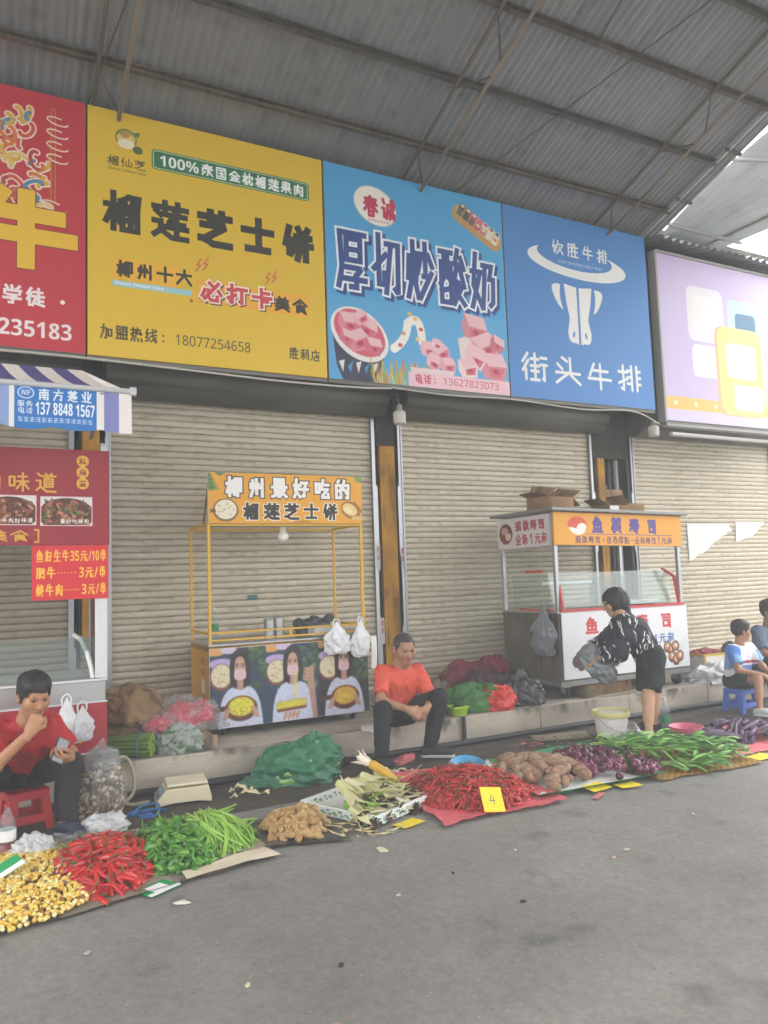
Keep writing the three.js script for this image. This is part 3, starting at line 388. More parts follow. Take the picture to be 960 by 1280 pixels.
// a cloth or foil sheet: heights from a function over a rounded quad of four ground corners
function sheet(corners, hgt, n = 24, wob = 0.03, s = 1) {
  const [A, B, C, D] = corners.map(([x, z]) => V(x, 0, z)), pos = [], idx = [], uv = [];
  for (let j = 0; j <= n; j++) for (let i = 0; i <= n; i++) { const u = i / n, v = j / n; const q = A.clone().lerp(B, u).lerp(D.clone().lerp(C, u), v); const e = min(u, 1 - u, v, 1 - v); const ox = e < 0.5 / n ? wob * (noise(q.x * 6 + s, q.z * 6 + 3) - 0.5) * 2 : 0, oz = e < 0.5 / n ? wob * (noise(q.x * 6 + 8, q.z * 6 + s) - 0.5) * 2 : 0; pos.push(q.x + ox, hgt(q.x, q.z, u, v, e), q.z + oz); uv.push(u, v); if (i < n && j < n) { const a = j * (n + 1) + i; idx.push(a, a + n + 1, a + 1, a + 1, a + n + 1, a + n + 2); } }
  const g = new THREE.BufferGeometry(); g.setAttribute('position', new THREE.Float32BufferAttribute(pos, 3)); g.setAttribute('uv', new THREE.Float32BufferAttribute(uv, 2)); g.setIndex(idx); g.computeVertexNormals(); return g;
}
const clearM = phys(0xf4f6f6, 0.14, { transmission: 0.92, thickness: 0, side: THREE.DoubleSide });
const milkyM = phys(0xe9ebec, 0.4, { transmission: 0.35, thickness: 0, side: THREE.DoubleSide });
const blackBagM = phys(0x34363b, 0.32, { clearcoat: 0.3, side: THREE.DoubleSide });
const greyBagM = phys(0x767c82, 0.3, { clearcoat: 0.3, side: THREE.DoubleSide });
const cardM = [0xc49c70, 0xb98f64, 0xcca67c].map((c) => std(c, 0.85, { map: grimeT }));
const yelM = std(0xdfae2c, 0.5), yelDkM = std(0xd09c2c, 0.6, { map: grimeT });
const tyreM = std(0x1d1d1e, 0.7);
function caster(name, parent, x, z, y0) { const g = new THREE.Group(); g.name = name; parent.add(g); g.position.set(x, 0, z); part('tyre', at(cyl(0.05, 0.05, 0.03, 20), 0, 0.05, 0, 0, 0, PI / 2), tyreM, g); part('fork', join(at(box(0.008, 0.07, 0.05), 0.022, 0.08, 0), at(box(0.008, 0.07, 0.05), -0.022, 0.08, 0), at(box(0.07, 0.012, 0.07), 0, y0, 0)), alu, g); return g; }
function bottle(label, p, h, r, capC, labC, liquid) {
  const b = thing('bottle', label, 'bottle', p);
  const pr = [[0.001, 0], [0.85, 0], [1, 0.02], [1, 0.15], [0.96, 0.17], [1, 0.19], [1, 0.52], [0.96, 0.54], [1, 0.57], [0.92, 0.66], [0.62, 0.78], [0.36, 0.88], [0.32, 0.93], [0.32, 0.95]].map(([a, y]) => new THREE.Vector2(a * r, y * h));
  part('body', new THREE.LatheGeometry(pr, 24), phys(0xeaf2f2, 0.08, { transmission: 0.93, thickness: 0, ior: 1.4 }), b);
  if (liquid) part('drink', new THREE.LatheGeometry([[0.001, 0.012], [0.9, 0.012], [0.95, 0.03], [0.95, liquid[1]], [0.001, liquid[1]]].map(([a, y]) => new THREE.Vector2(a * r, y * h)), 20), phys(liquid[0], 0.1, { transmission: liquid[2] ?? 0.5, thickness: 0.05, attenuationColor: new THREE.Color(liquid[0]), attenuationDistance: 0.05 }), b);
  part('cap', at(cyl(r * 0.36, r * 0.36, h * 0.06, 18), 0, h * 0.965, 0), std(capC, 0.45), b);
  part('paper_label', at(new THREE.CylinderGeometry(r * 1.012, r * 1.012, h * 0.2, 24, 1, true), 0, h * 0.42, 0), std(labC, 0.5, { side: THREE.DoubleSide }), b);
  return b;
}
// ---------------------------------------------------------------- yellow durian-cake cart
{
  const t = thing('food_cart', 'yellow tube-frame food cart with three pictures of a masked woman on its front', 'food cart', [2.56, P, -0.88]);
  const W = 1.6, D = 0.74, hx = W / 2, hz = D / 2, y0 = 0.12, y1 = 0.81;
  part('cabinet', boxUV(at(box(W - 0.02, y1 - y0, D - 0.02, 0.006), 0, (y0 + y1) / 2, 0)), yelDkM, t);
  part('counter_top', at(box(W, 0.02, D, 0.005), 0, y1 + 0.012, 0), stainless, t);
  const panelT = canvas(1536, 700, (c, w, h) => {
    c.fillStyle = '#34445e'; c.fillRect(0, 0, w, h); const T = w / 3;
    for (let k = 0; k < 3; k++) { const x = k * T; c.save(); c.beginPath(); c.rect(x, 0, T, h); c.clip();
      c.fillStyle = ['#2c3c56', '#2e3f5a', '#303438'][k]; c.fillRect(x, 0, T, h);
      for (let q = 0; q < 26; q++) ell(c, x + rr(0.66, 1) * T, rr(0, 0.55) * h, rr(26, 60), rr(12, 26), ['#4c6a3f', '#3c5a38', '#6b7f52', '#2f4a34'][q % 4], rr(0, 3));
      ell(c, x + 0.1 * T, 0.04 * h, 90, 36, '#d9a05a'); ell(c, x + 0.34 * T, 0.03 * h, 80, 30, '#cfc0dc'); ell(c, x + 0.2 * T, 0.19 * h, 110, 46, '#b9a5d2'); ell(c, x + 0.2 * T, 0.36 * h, 104, 120, '#7a4a34'); ell(c, x + 0.2 * T, 0.345 * h, 92, 104, '#d8cfae'); for (let q = 0; q < 10; q++) ell(c, x + rr(0.08, 0.32) * T, rr(0.22, 0.5) * h, 9, 6, '#b58a4a', rr(0, 3));
      const cx = x + [0.53, 0.5, 0.5][k] * T; // hair, neck, shirt, face, mask
      c.beginPath(); c.moveTo(cx, 0.02 * h); c.bezierCurveTo(cx - 110, 0.02 * h, cx - 96, 0.3 * h, cx - 88, 0.5 * h); c.lineTo(cx + 88, 0.5 * h); c.bezierCurveTo(cx + 96, 0.3 * h, cx + 110, 0.02 * h, cx, 0.02 * h); c.fillStyle = '#2a2326'; c.fill();
      c.fillStyle = '#b98f7c'; c.fillRect(cx - 30, 0.4 * h, 60, 100);
      c.beginPath(); c.moveTo(cx - 60, 0.5 * h); c.quadraticCurveTo(cx - 190, 0.52 * h, cx - 205, h); c.lineTo(cx + 205, h); c.quadraticCurveTo(cx + 190, 0.52 * h, cx + 60, 0.5 * h); c.quadraticCurveTo(cx, 0.58 * h, cx - 60, 0.5 * h); c.fillStyle = '#c9cfe4'; c.fill();
      for (let q = 0; q < 9; q++) { c.strokeStyle = q % 2 ? '#bcc3dc' : '#d3d9ec'; c.lineWidth = 9; c.beginPath(); c.moveTo(cx + rr(-170, 170), rr(0.55, 0.7) * h); c.lineTo(cx + rr(-170, 170), rr(0.75, 1) * h); c.stroke(); }
      ell(c, cx, 0.25 * h, 56, 96, '#c99d86'); for (const s of [-1, 1]) { c.beginPath(); c.moveTo(cx, 0.085 * h); c.bezierCurveTo(cx + s * 40, 0.11 * h, cx + s * 54, 0.2 * h, cx + s * 54, 0.36 * h); c.lineTo(cx + s * 76, 0.36 * h); c.bezierCurveTo(cx + s * 80, 0.12 * h, cx + s * 40, 0.06 * h, cx, 0.085 * h); c.fillStyle = '#2a2326'; c.fill(); } for (const s of [-1, 1]) { ell(c, cx + s * 26, 0.235 * h, 14, 6, '#2d2224'); c.fillStyle = '#3a2b28'; c.fillRect(cx + s * 26 - 16, 0.205 * h, 32, 6); }
      c.beginPath(); c.roundRect(cx - 56, 0.28 * h, 112, 92, 30); c.fillStyle = '#dcbac2'; c.fill(); for (let q = 0; q < 3; q++) { c.strokeStyle = '#cf9fab'; c.lineWidth = 3; c.beginPath(); c.moveTo(cx - 46, (0.31 + q * 0.03) * h); c.lineTo(cx + 46, (0.31 + q * 0.03) * h); c.stroke(); }
      if (k == 1) { c.save(); c.translate(cx - 20, 0.79 * h); c.rotate(-0.06); rrect(c, -150, -40, 300, 90, 14, '#b9b4a8'); rrect(c, -136, -32, 272, 66, 10, '#d8cf3a'); for (let q = 0; q < 24; q++) ell(c, rr(-130, 130), rr(-26, 28), 7, 4, ['#b99a2a', '#efe36a'][q % 2]); rrect(c, -142, 30, 284, 26, 8, '#7a4030'); c.restore(); c.strokeStyle = '#d9d68a'; c.lineWidth = 9; for (const d of [-12, 4, 16]) { c.beginPath(); c.moveTo(cx + 30 + d, 0.36 * h); c.lineTo(cx + 20 + d, 0.72 * h); c.stroke(); } c.fillStyle = '#b98f7c'; c.beginPath(); c.moveTo(cx + 200, 0.3 * h); c.lineTo(cx + 120, 0.34 * h); c.lineTo(cx + 150, 0.6 * h); c.lineTo(cx + 190, h); c.lineTo(cx + 235, h); c.fill(); for (let q = 0; q < 4; q++) ell(c, cx + 140 - q * 4, (0.35 + q * 0.045) * h, 40, 14, '#c29782', 0.25); for (let q = 0; q < 4; q++) ell(c, cx - 80 + q * 40, 0.93 * h, 17, 40, '#c29782', 0.4); }
      else { c.save(); c.translate(cx + 6, 0.755 * h); ell(c, 0, 14, 148, 112, '#5a2e22'); c.fillStyle = '#5a2e22'; c.fillRect(-250, -18, 130, 44); ell(c, 0, 0, 136, 98, '#7a4030'); ell(c, 0, -2, 118, 84, k ? '#d7a83e' : '#d9d43c'); for (let q = 0; q < 60; q++) { const a = rr(0, 6.28), d = sqrt(rnd()); ell(c, cos(a) * d * 108, sin(a) * d * 76, rr(4, 11), rr(3, 7), ['#c4b52e', '#ece565', '#b5802c', '#e2dc4a'][q % 4], rr(0, 3)); } if (k) { c.strokeStyle = '#e6cf5a'; c.lineWidth = 6; for (let q = 0; q < 12; q++) { c.beginPath(); c.moveTo(0, 0); c.lineTo(cos(q * 0.52) * 100, sin(q * 0.52) * 70); c.stroke(); } } c.restore(); for (const s of [-1, 1]) for (let q = 0; q < 4; q++) ell(c, cx + s * (120 + q * 7), (0.78 + q * 0.035) * h, 34, 12, '#c29782', s * 0.35); }
      c.restore(); }
    const cp = document.createElement('canvas'); cp.width = w; cp.height = h; cp.getContext('2d').drawImage(c.canvas, 0, 0); c.filter = 'blur(5px)'; c.drawImage(cp, 0, 0); c.filter = 'none';
    for (let q = 0; q < 2600; q++) { c.fillStyle = q % 2 ? 'rgba(255,255,255,0.05)' : 'rgba(0,0,0,0.06)'; c.fillRect(rr(0, w), rr(0, h), rr(4, 26), rr(3, 14)); }
  });
  const pt = part('picture_panel', at(box(W, 0.72, 0.012, 0.003), 0, 0.435, hz + 0.012), std(0xdfe0e0, 0.5), t);
  part('print', at(new THREE.PlaneGeometry(W - 0.006, 0.714), 0, 0.435, hz + 0.0205), printM(panelT, 0.4), pt);
  for (const s of [-1, 1]) { part('front_post', at(box(0.028, 1.12, 0.028, 0.004), s * (hx - 0.02), y1 + 0.58, hz - 0.02), yelM, t); part('back_post', at(box(0.024, 1.12, 0.024, 0.004), s * (hx - 0.02), y1 + 0.58, -hz + 0.02), yelM, t); part('side_rail', at(box(0.026, 0.026, D - 0.06, 0.003), s * (hx - 0.02), 1.94, 0), yelM, t); part('side_rail', at(box(0.022, 0.022, D - 0.06, 0.003), s * (hx - 0.02), y1 + 0.12, 0), yelM, t); }
  for (const y of [y1 + 0.055, y1 + 0.125]) part('guard_rail', at(box(W - 0.07, 0.017, 0.017, 0.003), 0, y, hz - 0.02), yelM, t);
  part('rail_stop', at(box(0.022, 0.05, 0.022), 0, y1 + 0.09, hz - 0.02), yelM, t);
  part('top_rail', at(box(W - 0.07, 0.028, 0.028, 0.003), 0, 1.935, hz - 0.02), yelM, t); part('top_rail', at(box(W - 0.07, 0.026, 0.026, 0.003), 0, 1.935, -hz + 0.02), yelM, t);
  for (const s of [-1, 1]) part('sign_stay', bar([s * (hx - 0.03), 2.34, hz - 0.03], [s * (hx - 0.03), 1.96, hz - 0.24], 0.018), yelDkM, t);
  const signT = canvas(1024, 320, (c, w, h) => {
    c.fillStyle = '#eaa72c'; c.fillRect(0, 0, w, h); for (let k = 0; k < 9; k++) poly(c, [[0, k * 12], [20 + k * 7, 8 + k * 12], [4, 20 + k * 12]], k % 2 ? '#3f7a4a' : '#5c9450'); poly(c, [[40, 0], [110, 0], [70, 22]], '#4a8450'); poly(c, [[970, 0], [1024, 0], [1024, 40], [985, 34]], '#6b9a50');
    c.strokeStyle = '#6b4a30'; text(c, '柳州最好吃的', 88, 18, 870, 140, { fill: '#f6f2ee', edge: '#3b2f33', ew: 0.1, lw: 0.15, gap: 0.1 });
    text(c, '榴莲芝士饼', 200, 186, 660, 114, { fill: '#2f2a28', edge: '#f6efe0', ew: 0.1, lw: 0.15, gap: 0.1 });
    ell(c, 106, 238, 80, 74, '#8a6a3c'); ell(c, 106, 234, 68, 62, '#efe6cf'); for (let k = 0; k < 14; k++) ell(c, 106 + rr(-50, 50), 234 + rr(-44, 44), 6, 4, '#c9a46a'); c.fillStyle = '#7a5230'; c.fillRect(10, 232, 34, 22);
    ell(c, 940, 230, 74, 56, '#a9743a', 0.5); ell(c, 935, 226, 56, 38, '#efd08a', 0.5); ell(c, 925, 232, 34, 20, '#f6e3b0', 0.4); ell(c, 985, 285, 40, 16, '#e3bb74'); for (let k = 0; k < 16; k++) poly(c, [[960 + k * 4, 176 + k * 5], [970 + k * 4, 168 + k * 5], [974 + k * 4, 182 + k * 5]], '#8a5a2a'); ell(c, 600, 312, 60, 12, '#d08a20');
  });
  const sg = part('sign_board', at(box(1.58, 0.48, 0.022, 0.004), 0, 2.185, hz + 0.005), std(0xd8d4c8, 0.5), t);
  part('print', at(new THREE.PlaneGeometry(1.574, 0.474), 0, 2.185, hz + 0.0185), printM(signT), sg);
  part('lamp_bulb', join(at(new THREE.SphereGeometry(0.055, 20, 14), 0, 1.83, 0.2), at(cyl(0.03, 0.035, 0.05), 0, 1.9, 0.2)), phys(0xf2efe8, 0.3), t);
  const sideT = canvas(256, 256, (c) => { c.fillStyle = '#d9a43a'; c.fillRect(0, 0, 256, 256); tiny(c, 150, 30, 60, 26, 2, '#8a5a20'); tiny(c, 150, 70, 60, 26, 2, '#8a5a20'); c.fillStyle = '#e9e3d0'; c.fillRect(155, 110, 46, 52); tiny(c, 150, 180, 60, 26, 2, '#8a5a20'); });
  part('side_panel', at(new THREE.PlaneGeometry(D - 0.06, 0.62), -hx + 0.006, 0.46, 0, 0, -PI / 2), printM(sideT), t);
  part('undercarriage', at(box(W - 0.1, 0.05, D - 0.1), 0, 0.1, 0), std(0x3a3833, 0.8), t);
  for (const x of [-0.66, 0.66]) for (const z of [-0.28, 0.28]) caster('caster', t, x, z, 0.075).scale.setScalar(0.85);
}
bottle('clear plastic bottle with a green label on the yellow cart', [1.9, P + 0.832, -0.85], 0.33, 0.045, 0xd8d6cc, 0x2f7a58);
for (const [x, z, h, lb] of [[2.42, -0.75, 0.19, 'left of two steel canisters on the yellow cart'], [2.53, -0.78, 0.2, 'right of two steel canisters on the yellow cart']]) { const k = thing('canister', lb, 'canister', [x, P + 0.832, z]); part('body', new THREE.LatheGeometry([[0.001, 0], [0.05, 0], [0.053, 0.006], [0.053, h - 0.01], [0.056, h - 0.006], [0.056, h], [0.048, h], [0.048, h - 0.02], [0.001, h - 0.02]].map((p) => new THREE.Vector2(...p)), 24), stainless, k); part('lid', at(cyl(0.042, 0.047, 0.016), 0, h, 0), steelM, k); }
solo('cloth_bag', join(at(crumple(0.2, 0.17, 0.12, 4, { amp: 0.22 }), 0, 0, 0), at(crumple(0.07, 0.08, 0.05, 9, { amp: 0.2 }), 0.17, 0.12, 0.02), at(crumple(0.06, 0.07, 0.05, 6, { amp: 0.2 }), -0.17, 0.1, 0.02)), blackBagM, 'crumpled black bag lying on the yellow cart counter', 'bag', [2.98, P + 0.832, -0.98]);
solo('plastic_tub', join(at(new RoundedBoxGeometry(0.3, 0.1, 0.2, 2, 0.02), 0, 0.05, 0)), milkyM, 'low milky plastic tub on the yellow cart behind the rail', 'tub', [2.98, P + 0.832, -0.68]);
function hangBag(label, m, x, y, z, w, h, s, ry = 0) { // a carrier bag hanging from its handles
  const g = new THREE.SphereGeometry(1, 44, 40), p = g.attributes.position; for (let i = 0; i < p.count; i++) { let X = p.getX(i), Y = p.getY(i), Z = p.getZ(i); const t = (Y + 1) / 2, pr = Y > 0.15 ? mix(1.05, 0.22, clamp((Y - 0.15) * 1.25) ** 0.8) : 1.05; const n = 0.94 + 0.5 * (wor(X * 1.8 + s, Y * 1.4, Z * 1.8) - 0.35) * (Y < 0.5 ? 1 : 0.5) + 0.26 * (wor(X * 4 + s, Y * 3, Z * 4 + 5) - 0.35) + 0.1 * (abs(noise(X * 3 + s, t * 2.2, Z * 3 + 4.5) - 0.5) * 2 - 0.4) + 0.16 * (abs(noise(X * 8 + s, t * 5, Z * 8 + 9.5) - 0.5) * 2 - 0.4); p.setXYZ(i, X * pr * n * w, (Y < -0.72 ? -0.72 + (Y + 0.72) * 0.3 : Y) * h * 0.58 - h * 0.5 - 0.16 * w * abs(X) * (Y < -0.5 ? 1 : 0), Z * pr * n * w * 0.5); }
  g.computeVertexNormals(); const b = thing('carrier_bag', label, 'plastic bag', [x, y, z], ry); part('body', g, m, b); part('handle', join(tube([[-0.03, -0.04, 0], [-0.035, 0.02, 0], [0, 0.05, -0.01], [0.03, 0.02, 0], [0.02, -0.04, 0]], 0.008, 16, 6)), m, b); return b; }
const whiteBagM = phys(0xeff0f2, 0.35, { transmission: 0.15, thickness: 0, side: THREE.DoubleSide });
hangBag('left of two white carrier bags hung on the yellow cart rail', whiteBagM, 3.0, P + 0.955, -0.43, 0.165, 0.3, 3);
hangBag('right of two white carrier bags hung on the yellow cart rail', whiteBagM, 3.26, P + 0.965, -0.43, 0.125, 0.36, 8, 0.3);
solo('paper_strip', sheet([[0, 0], [0.06, 0], [0.06, 0.32], [0, 0.32]], (x, z) => 0.01 * sin(z * 14), 8, 0).rotateX(PI / 2), std(0xf0eeea, 0.8, { side: THREE.DoubleSide }), 'white paper strip hanging beside the right end of the yellow cart', 'paper strip', [3.385, 1.08, -0.46]);
// ---------------------------------------------------------------- sushi cart
{
  const t = thing('food_cart', 'steel sushi cart with an orange sign, white front panel and glass case', 'food cart', [6.48, P, -0.63]);
  const W = 1.96, D = 1.02, hx = W / 2, hz = D / 2, y0 = 0.17, y1 = 0.93;
  const oldSteel = std(0x8b8478, 0.5, { metalness: 0.4, map: grimeT });
  part('cabinet', boxUV(at(box(W - 0.01, y1 - y0, D - 0.01, 0.006), 0, (y0 + y1) / 2, 0)), oldSteel, t);
  part('counter_top', at(box(W + 0.01, 0.025, D + 0.01, 0.005), 0, y1 + 0.014, 0), stainless, t);
  part('base_frame', at(box(W + 0.02, 0.05, D + 0.02, 0.005), 0, y0 - 0.005, 0), steelM, t);
  const frontT = canvas(1024, 400, (c, w, h) => {
    c.fillStyle = '#e9eaec'; c.fillRect(0, 0, w, h); c.strokeStyle = '#cfd5da'; c.lineWidth = 5; for (let k = 0; k < 4; k++) { c.beginPath(); c.moveTo(700 + k * 40, 400); c.bezierCurveTo(800, 330 - k * 20, 900, 320, 1024, 250 - k * 24); c.stroke(); }
    ['鱼', '筷', '寿', '司'].forEach((k, i) => text(c, k, 165 + i * 205, 30, 118, 108, { fill: '#d23b3f', lw: 0.14 }));
    text(c, '自选搭配', 170, 165, 250, 72, { fill: '#3b6ab5', lw: 0.12 }); ell(c, 438, 200, 7, 7, '#3b6ab5'); text(c, '全场', 455, 165, 130, 72, { fill: '#3b6ab5', lw: 0.12 }); text(c, '寿司', 590, 165, 130, 72, { fill: '#3b6ab5', lw: 0.12 }); latin(c, '1', 728, 168, 26, 64, '#3b6ab5'); text(c, '元起', 765, 165, 135, 72, { fill: '#3b6ab5', lw: 0.12 });
    for (const [x, y, k] of [[130, 305, 0], [400, 300, 1], [630, 300, 0], [870, 270, 1], [905, 335, 1]]) { ell(c, x, y + 8, 66, 52, '#dcdde0'); for (let q = 0; q < 3; q++) { const X = x + (q - 1) * 34, Y = y + (q % 2) * 22 - 8; ell(c, X, Y, 34, 38, k ? '#5a3a30' : '#38262a', 0.3); ell(c, X, Y - 4, 24, 24, k ? '#d99a6a' : '#5c3a40'); ell(c, X + 4, Y - 6, 10, 10, k ? '#f0e6d8' : '#7a4a44'); } }
  });
  const fp = part('front_panel', at(box(W - 0.03, 0.72, 0.012, 0.003), 0.02, 0.575, hz + 0.01), std(0xe3e4e6, 0.4), t);
  part('print', at(new THREE.PlaneGeometry(W - 0.034, 0.716), 0.02, 0.575, hz + 0.0185), printM(frontT, 0.35), fp);
  for (const s of [-1, 1]) for (const q of [-1, 1]) part('corner_post', at(box(0.045, 1.06, 0.045, 0.006), s * (hx - 0.03), y1 + 0.53, q * (hz - 0.03)), alu, t);
  part('roof', at(box(W + 0.14, 0.035, D + 0.16, 0.008), 0, 2.06, 0.0, 0, 0, -0.022), steelM, t);
  const sT = canvas(1024, 190, (c, w, h) => {
    c.fillStyle = '#e8a43c'; c.fillRect(0, 0, w, h); ell(c, 175, 80, 66, 50, '#f2ece6', 0.2); c.beginPath(); c.moveTo(100, 70); c.bezierCurveTo(110, 10, 230, 0, 250, 70); c.bezierCurveTo(200, 50, 180, 60, 165, 95); c.bezierCurveTo(130, 75, 110, 100, 100, 70); c.fillStyle = '#d9573f'; c.fill();
    text(c, '鱼筷寿司', 255, 14, 590, 104, { fill: '#4f4396', lw: 0.15, gap: 0.2 }); c.fillStyle = '#6b4a90'; c.fillRect(240, 122, 700, 4); text(c, '现做寿司', 150, 134, 200, 46, { fill: '#5a3a6a', lw: 0.11 }); ell(c, 372, 158, 6, 6, '#5a3a6a'); text(c, '自选搭配', 392, 134, 190, 46, { fill: '#5a3a6a', lw: 0.11 }); ell(c, 602, 158, 6, 6, '#5a3a6a'); text(c, '全场寿司', 618, 134, 186, 46, { fill: '#5a3a6a', lw: 0.11 }); latin(c, '1', 812, 128, 24, 54, '#5a3a9a'); text(c, '元起', 846, 134, 96, 46, { fill: '#5a3a6a', lw: 0.11 });
  });
  const sg = part('sign_board', at(box(W + 0.02, 0.37, 0.03, 0.005), 0, 1.85, hz - 0.0, 0, 0, -0.02), std(0xc9a05a, 0.5), t);
  part('print', at(new THREE.PlaneGeometry(W + 0.01, 0.36), 0, 1.85, hz + 0.018, 0, 0, -0.02), printM(sT), sg);
  const dT = canvas(512, 200, (c, w, h) => { c.fillStyle = '#d8d0d0'; c.fillRect(0, 0, w, h); ell(c, 86, 100, 70, 70, '#7a3038'); ell(c, 76, 80, 34, 26, '#c9a08a'); ell(c, 110, 120, 30, 26, '#e0c8b0'); text(c, '现做寿司', 180, 18, 300, 74, { fill: '#a5303c', lw: 0.14 }); text(c, '全场', 180, 108, 130, 76, { fill: '#b02a34', lw: 0.15 }); latin(c, '1', 325, 108, 34, 76, '#b02a34'); text(c, '元起', 372, 108, 120, 76, { fill: '#b02a34', lw: 0.14 }); });
  const sd = part('sign_board', at(box(0.03, 0.36, D - 0.05, 0.005), -hx + 0.0, 1.86, -0.02), std(0xc9c4c0, 0.5), t);
  part('print', at(new THREE.PlaneGeometry(D - 0.06, 0.35), -hx - 0.018, 1.86, -0.02, 0, -PI / 2), printM(dT), sd);
  const paneM = phys(0xeef4f2, 0.05, { transmission: 0.94, thickness: 0, ior: 1.5 }); const redT = std(0xc8383a, 0.45);
  part('glass_pane', at(box(W - 0.1, 0.4, 0.005), 0, y1 + 0.25, hz - 0.16, -0.25), paneM, t); part('glass_pane', at(box(0.005, 0.4, D - 0.35), -hx + 0.05, y1 + 0.23, 0), paneM, t); part('glass_pane', at(box(0.005, 0.4, D - 0.35), hx - 0.06, y1 + 0.23, 0), paneM, t); part('glass_shelf', at(box(W - 0.12, 0.006, 0.5), 0, y1 + 0.44, -0.02), paneM, t);
  part('glass_pane', at(box(0.006, 0.36, 0.7), 0.32, y1 + 0.21, -0.05), paneM, t);
  part('red_trim', join(at(box(W - 0.06, 0.03, 0.02), 0, y1 + 0.03, hz + 0.015), bar([hx - 0.06, y1 + 0.03, hz - 0.02], [hx - 0.06, y1 + 0.36, hz - 0.08], 0.03), bar([hx - 0.06, y1 + 0.36, hz - 0.08], [hx - 0.06, y1 + 0.46, hz - 0.26], 0.026), bar([-hx + 0.06, y1 + 0.03, hz + 0.02], [-hx + 0.06, y1 + 0.3, hz - 0.02], 0.026), at(box(0.02, 0.03, 0.6), -hx + 0.03, y1 + 0.03, 0.1), at(box(0.02, 0.03, 0.3), -hx + 0.03, y1 + 0.47, 0.1)), redT, t);
  part('light_tube', at(cyl(0.022, 0.022, 0.75, 14), -0.48, y1 + 0.33, 0.1, 0, 0, PI / 2), std(0xf4f4f2, 0.3), t);
  part('tray', at(box(0.6, 0.05, 0.4, 0.01), 0.62, y1 + 0.06, 0), stainless, t);
  for (const x of [-0.86, 0.86]) for (const z of [-0.4, 0.42]) caster('caster', t, x, z, 0.1).scale.setScalar(1.35);
}
solo('wood_block', boxUV(box(0.75, 0.13, 0.3, 0.01)), std(0xa88258, 0.85, { map: grimeT }), 'long timber offcut under the sushi cart', 'timber', [6.2, P + 0.065, -0.3], [0, 0.1, 0]);
solo('wood_block', boxUV(box(0.16, 0.1, 0.14, 0.01)), std(0x9a8a70, 0.85, { map: grimeT }), 'small timber block beside the front left caster of the sushi cart', 'timber', [5.86, P + 0.05, -0.14], [0, 0.2, 0]);
function carton(label, p, w, h, d, ry, flaps, white) {
  const b = thing('cardboard_box', label, 'cardboard box', p, ry), m = cardM[0], tk = 0.006;
  part('shell', boxUV(join(at(box(w, tk, d), 0, tk / 2, 0), at(box(w, h, tk), 0, h / 2, d / 2), at(box(w, h, tk), 0, h / 2, -d / 2), at(box(tk, h, d - tk), w / 2 - tk / 2, h / 2, 0), at(box(tk, h, d - tk), -w / 2 + tk / 2, h / 2, 0))), m, b);
  flaps.forEach(([side, ang, f = 0.5]) => { const L = (side < 2 ? d : w) * f, g = side < 2 ? box(w - 0.01, tk, L) : box(L, tk, d - 0.01); const mm = part('flap', boxUV(g), cardM[2], b); const s = side % 2 ? -1 : 1; if (side < 2) { mm.position.set(0, h + 0.003 + sin(ang) * L / 2, s * (d / 2 + cos(ang) * L / 2)); mm.rotation.x = -s * ang; } else { mm.position.set(s * (w / 2 + cos(ang) * L / 2), h + 0.003 + sin(ang) * L / 2, 0); mm.rotation.z = s * ang; } });
  if (white) part('paper_label', at(box(w * 0.4, h * 0.8, 0.002), -w * 0.25, h * 0.5, d / 2 + 0.0045), std(0xe6e4de, 0.7), b);
  return b;
}
const RT = P + 2.085;
carton('open cardboard box with raised flaps, leftmost on the sushi cart roof', [5.75, RT + 0.01, -0.45], 0.42, 0.15, 0.34, 0.2, [[0, 0.5, 0.4], [1, 2.2, 0.5], [2, -0.6, 0.4], [3, 0.3, 0.35]]);
carton('low cardboard box with a white label on the sushi cart roof', [6.62, RT - 0.01, -0.38], 0.34, 0.08, 0.28, 0.0, [[3, 0.5, 0.45], [1, 0.9, 0.4]], 1);
carton('cardboard box with one upright flap, rightmost on the sushi cart roof', [7.0, RT - 0.02, -0.5], 0.3, 0.13, 0.28, 0.1, [[1, 1.35, 0.75], [3, 0.9, 0.4]]);
hangBag('crumpled grey plastic bag hanging on the left side of the sushi cart', greyBagM, 5.43, P + 0.98, -0.28, 0.2, 0.52, 5, PI / 2);
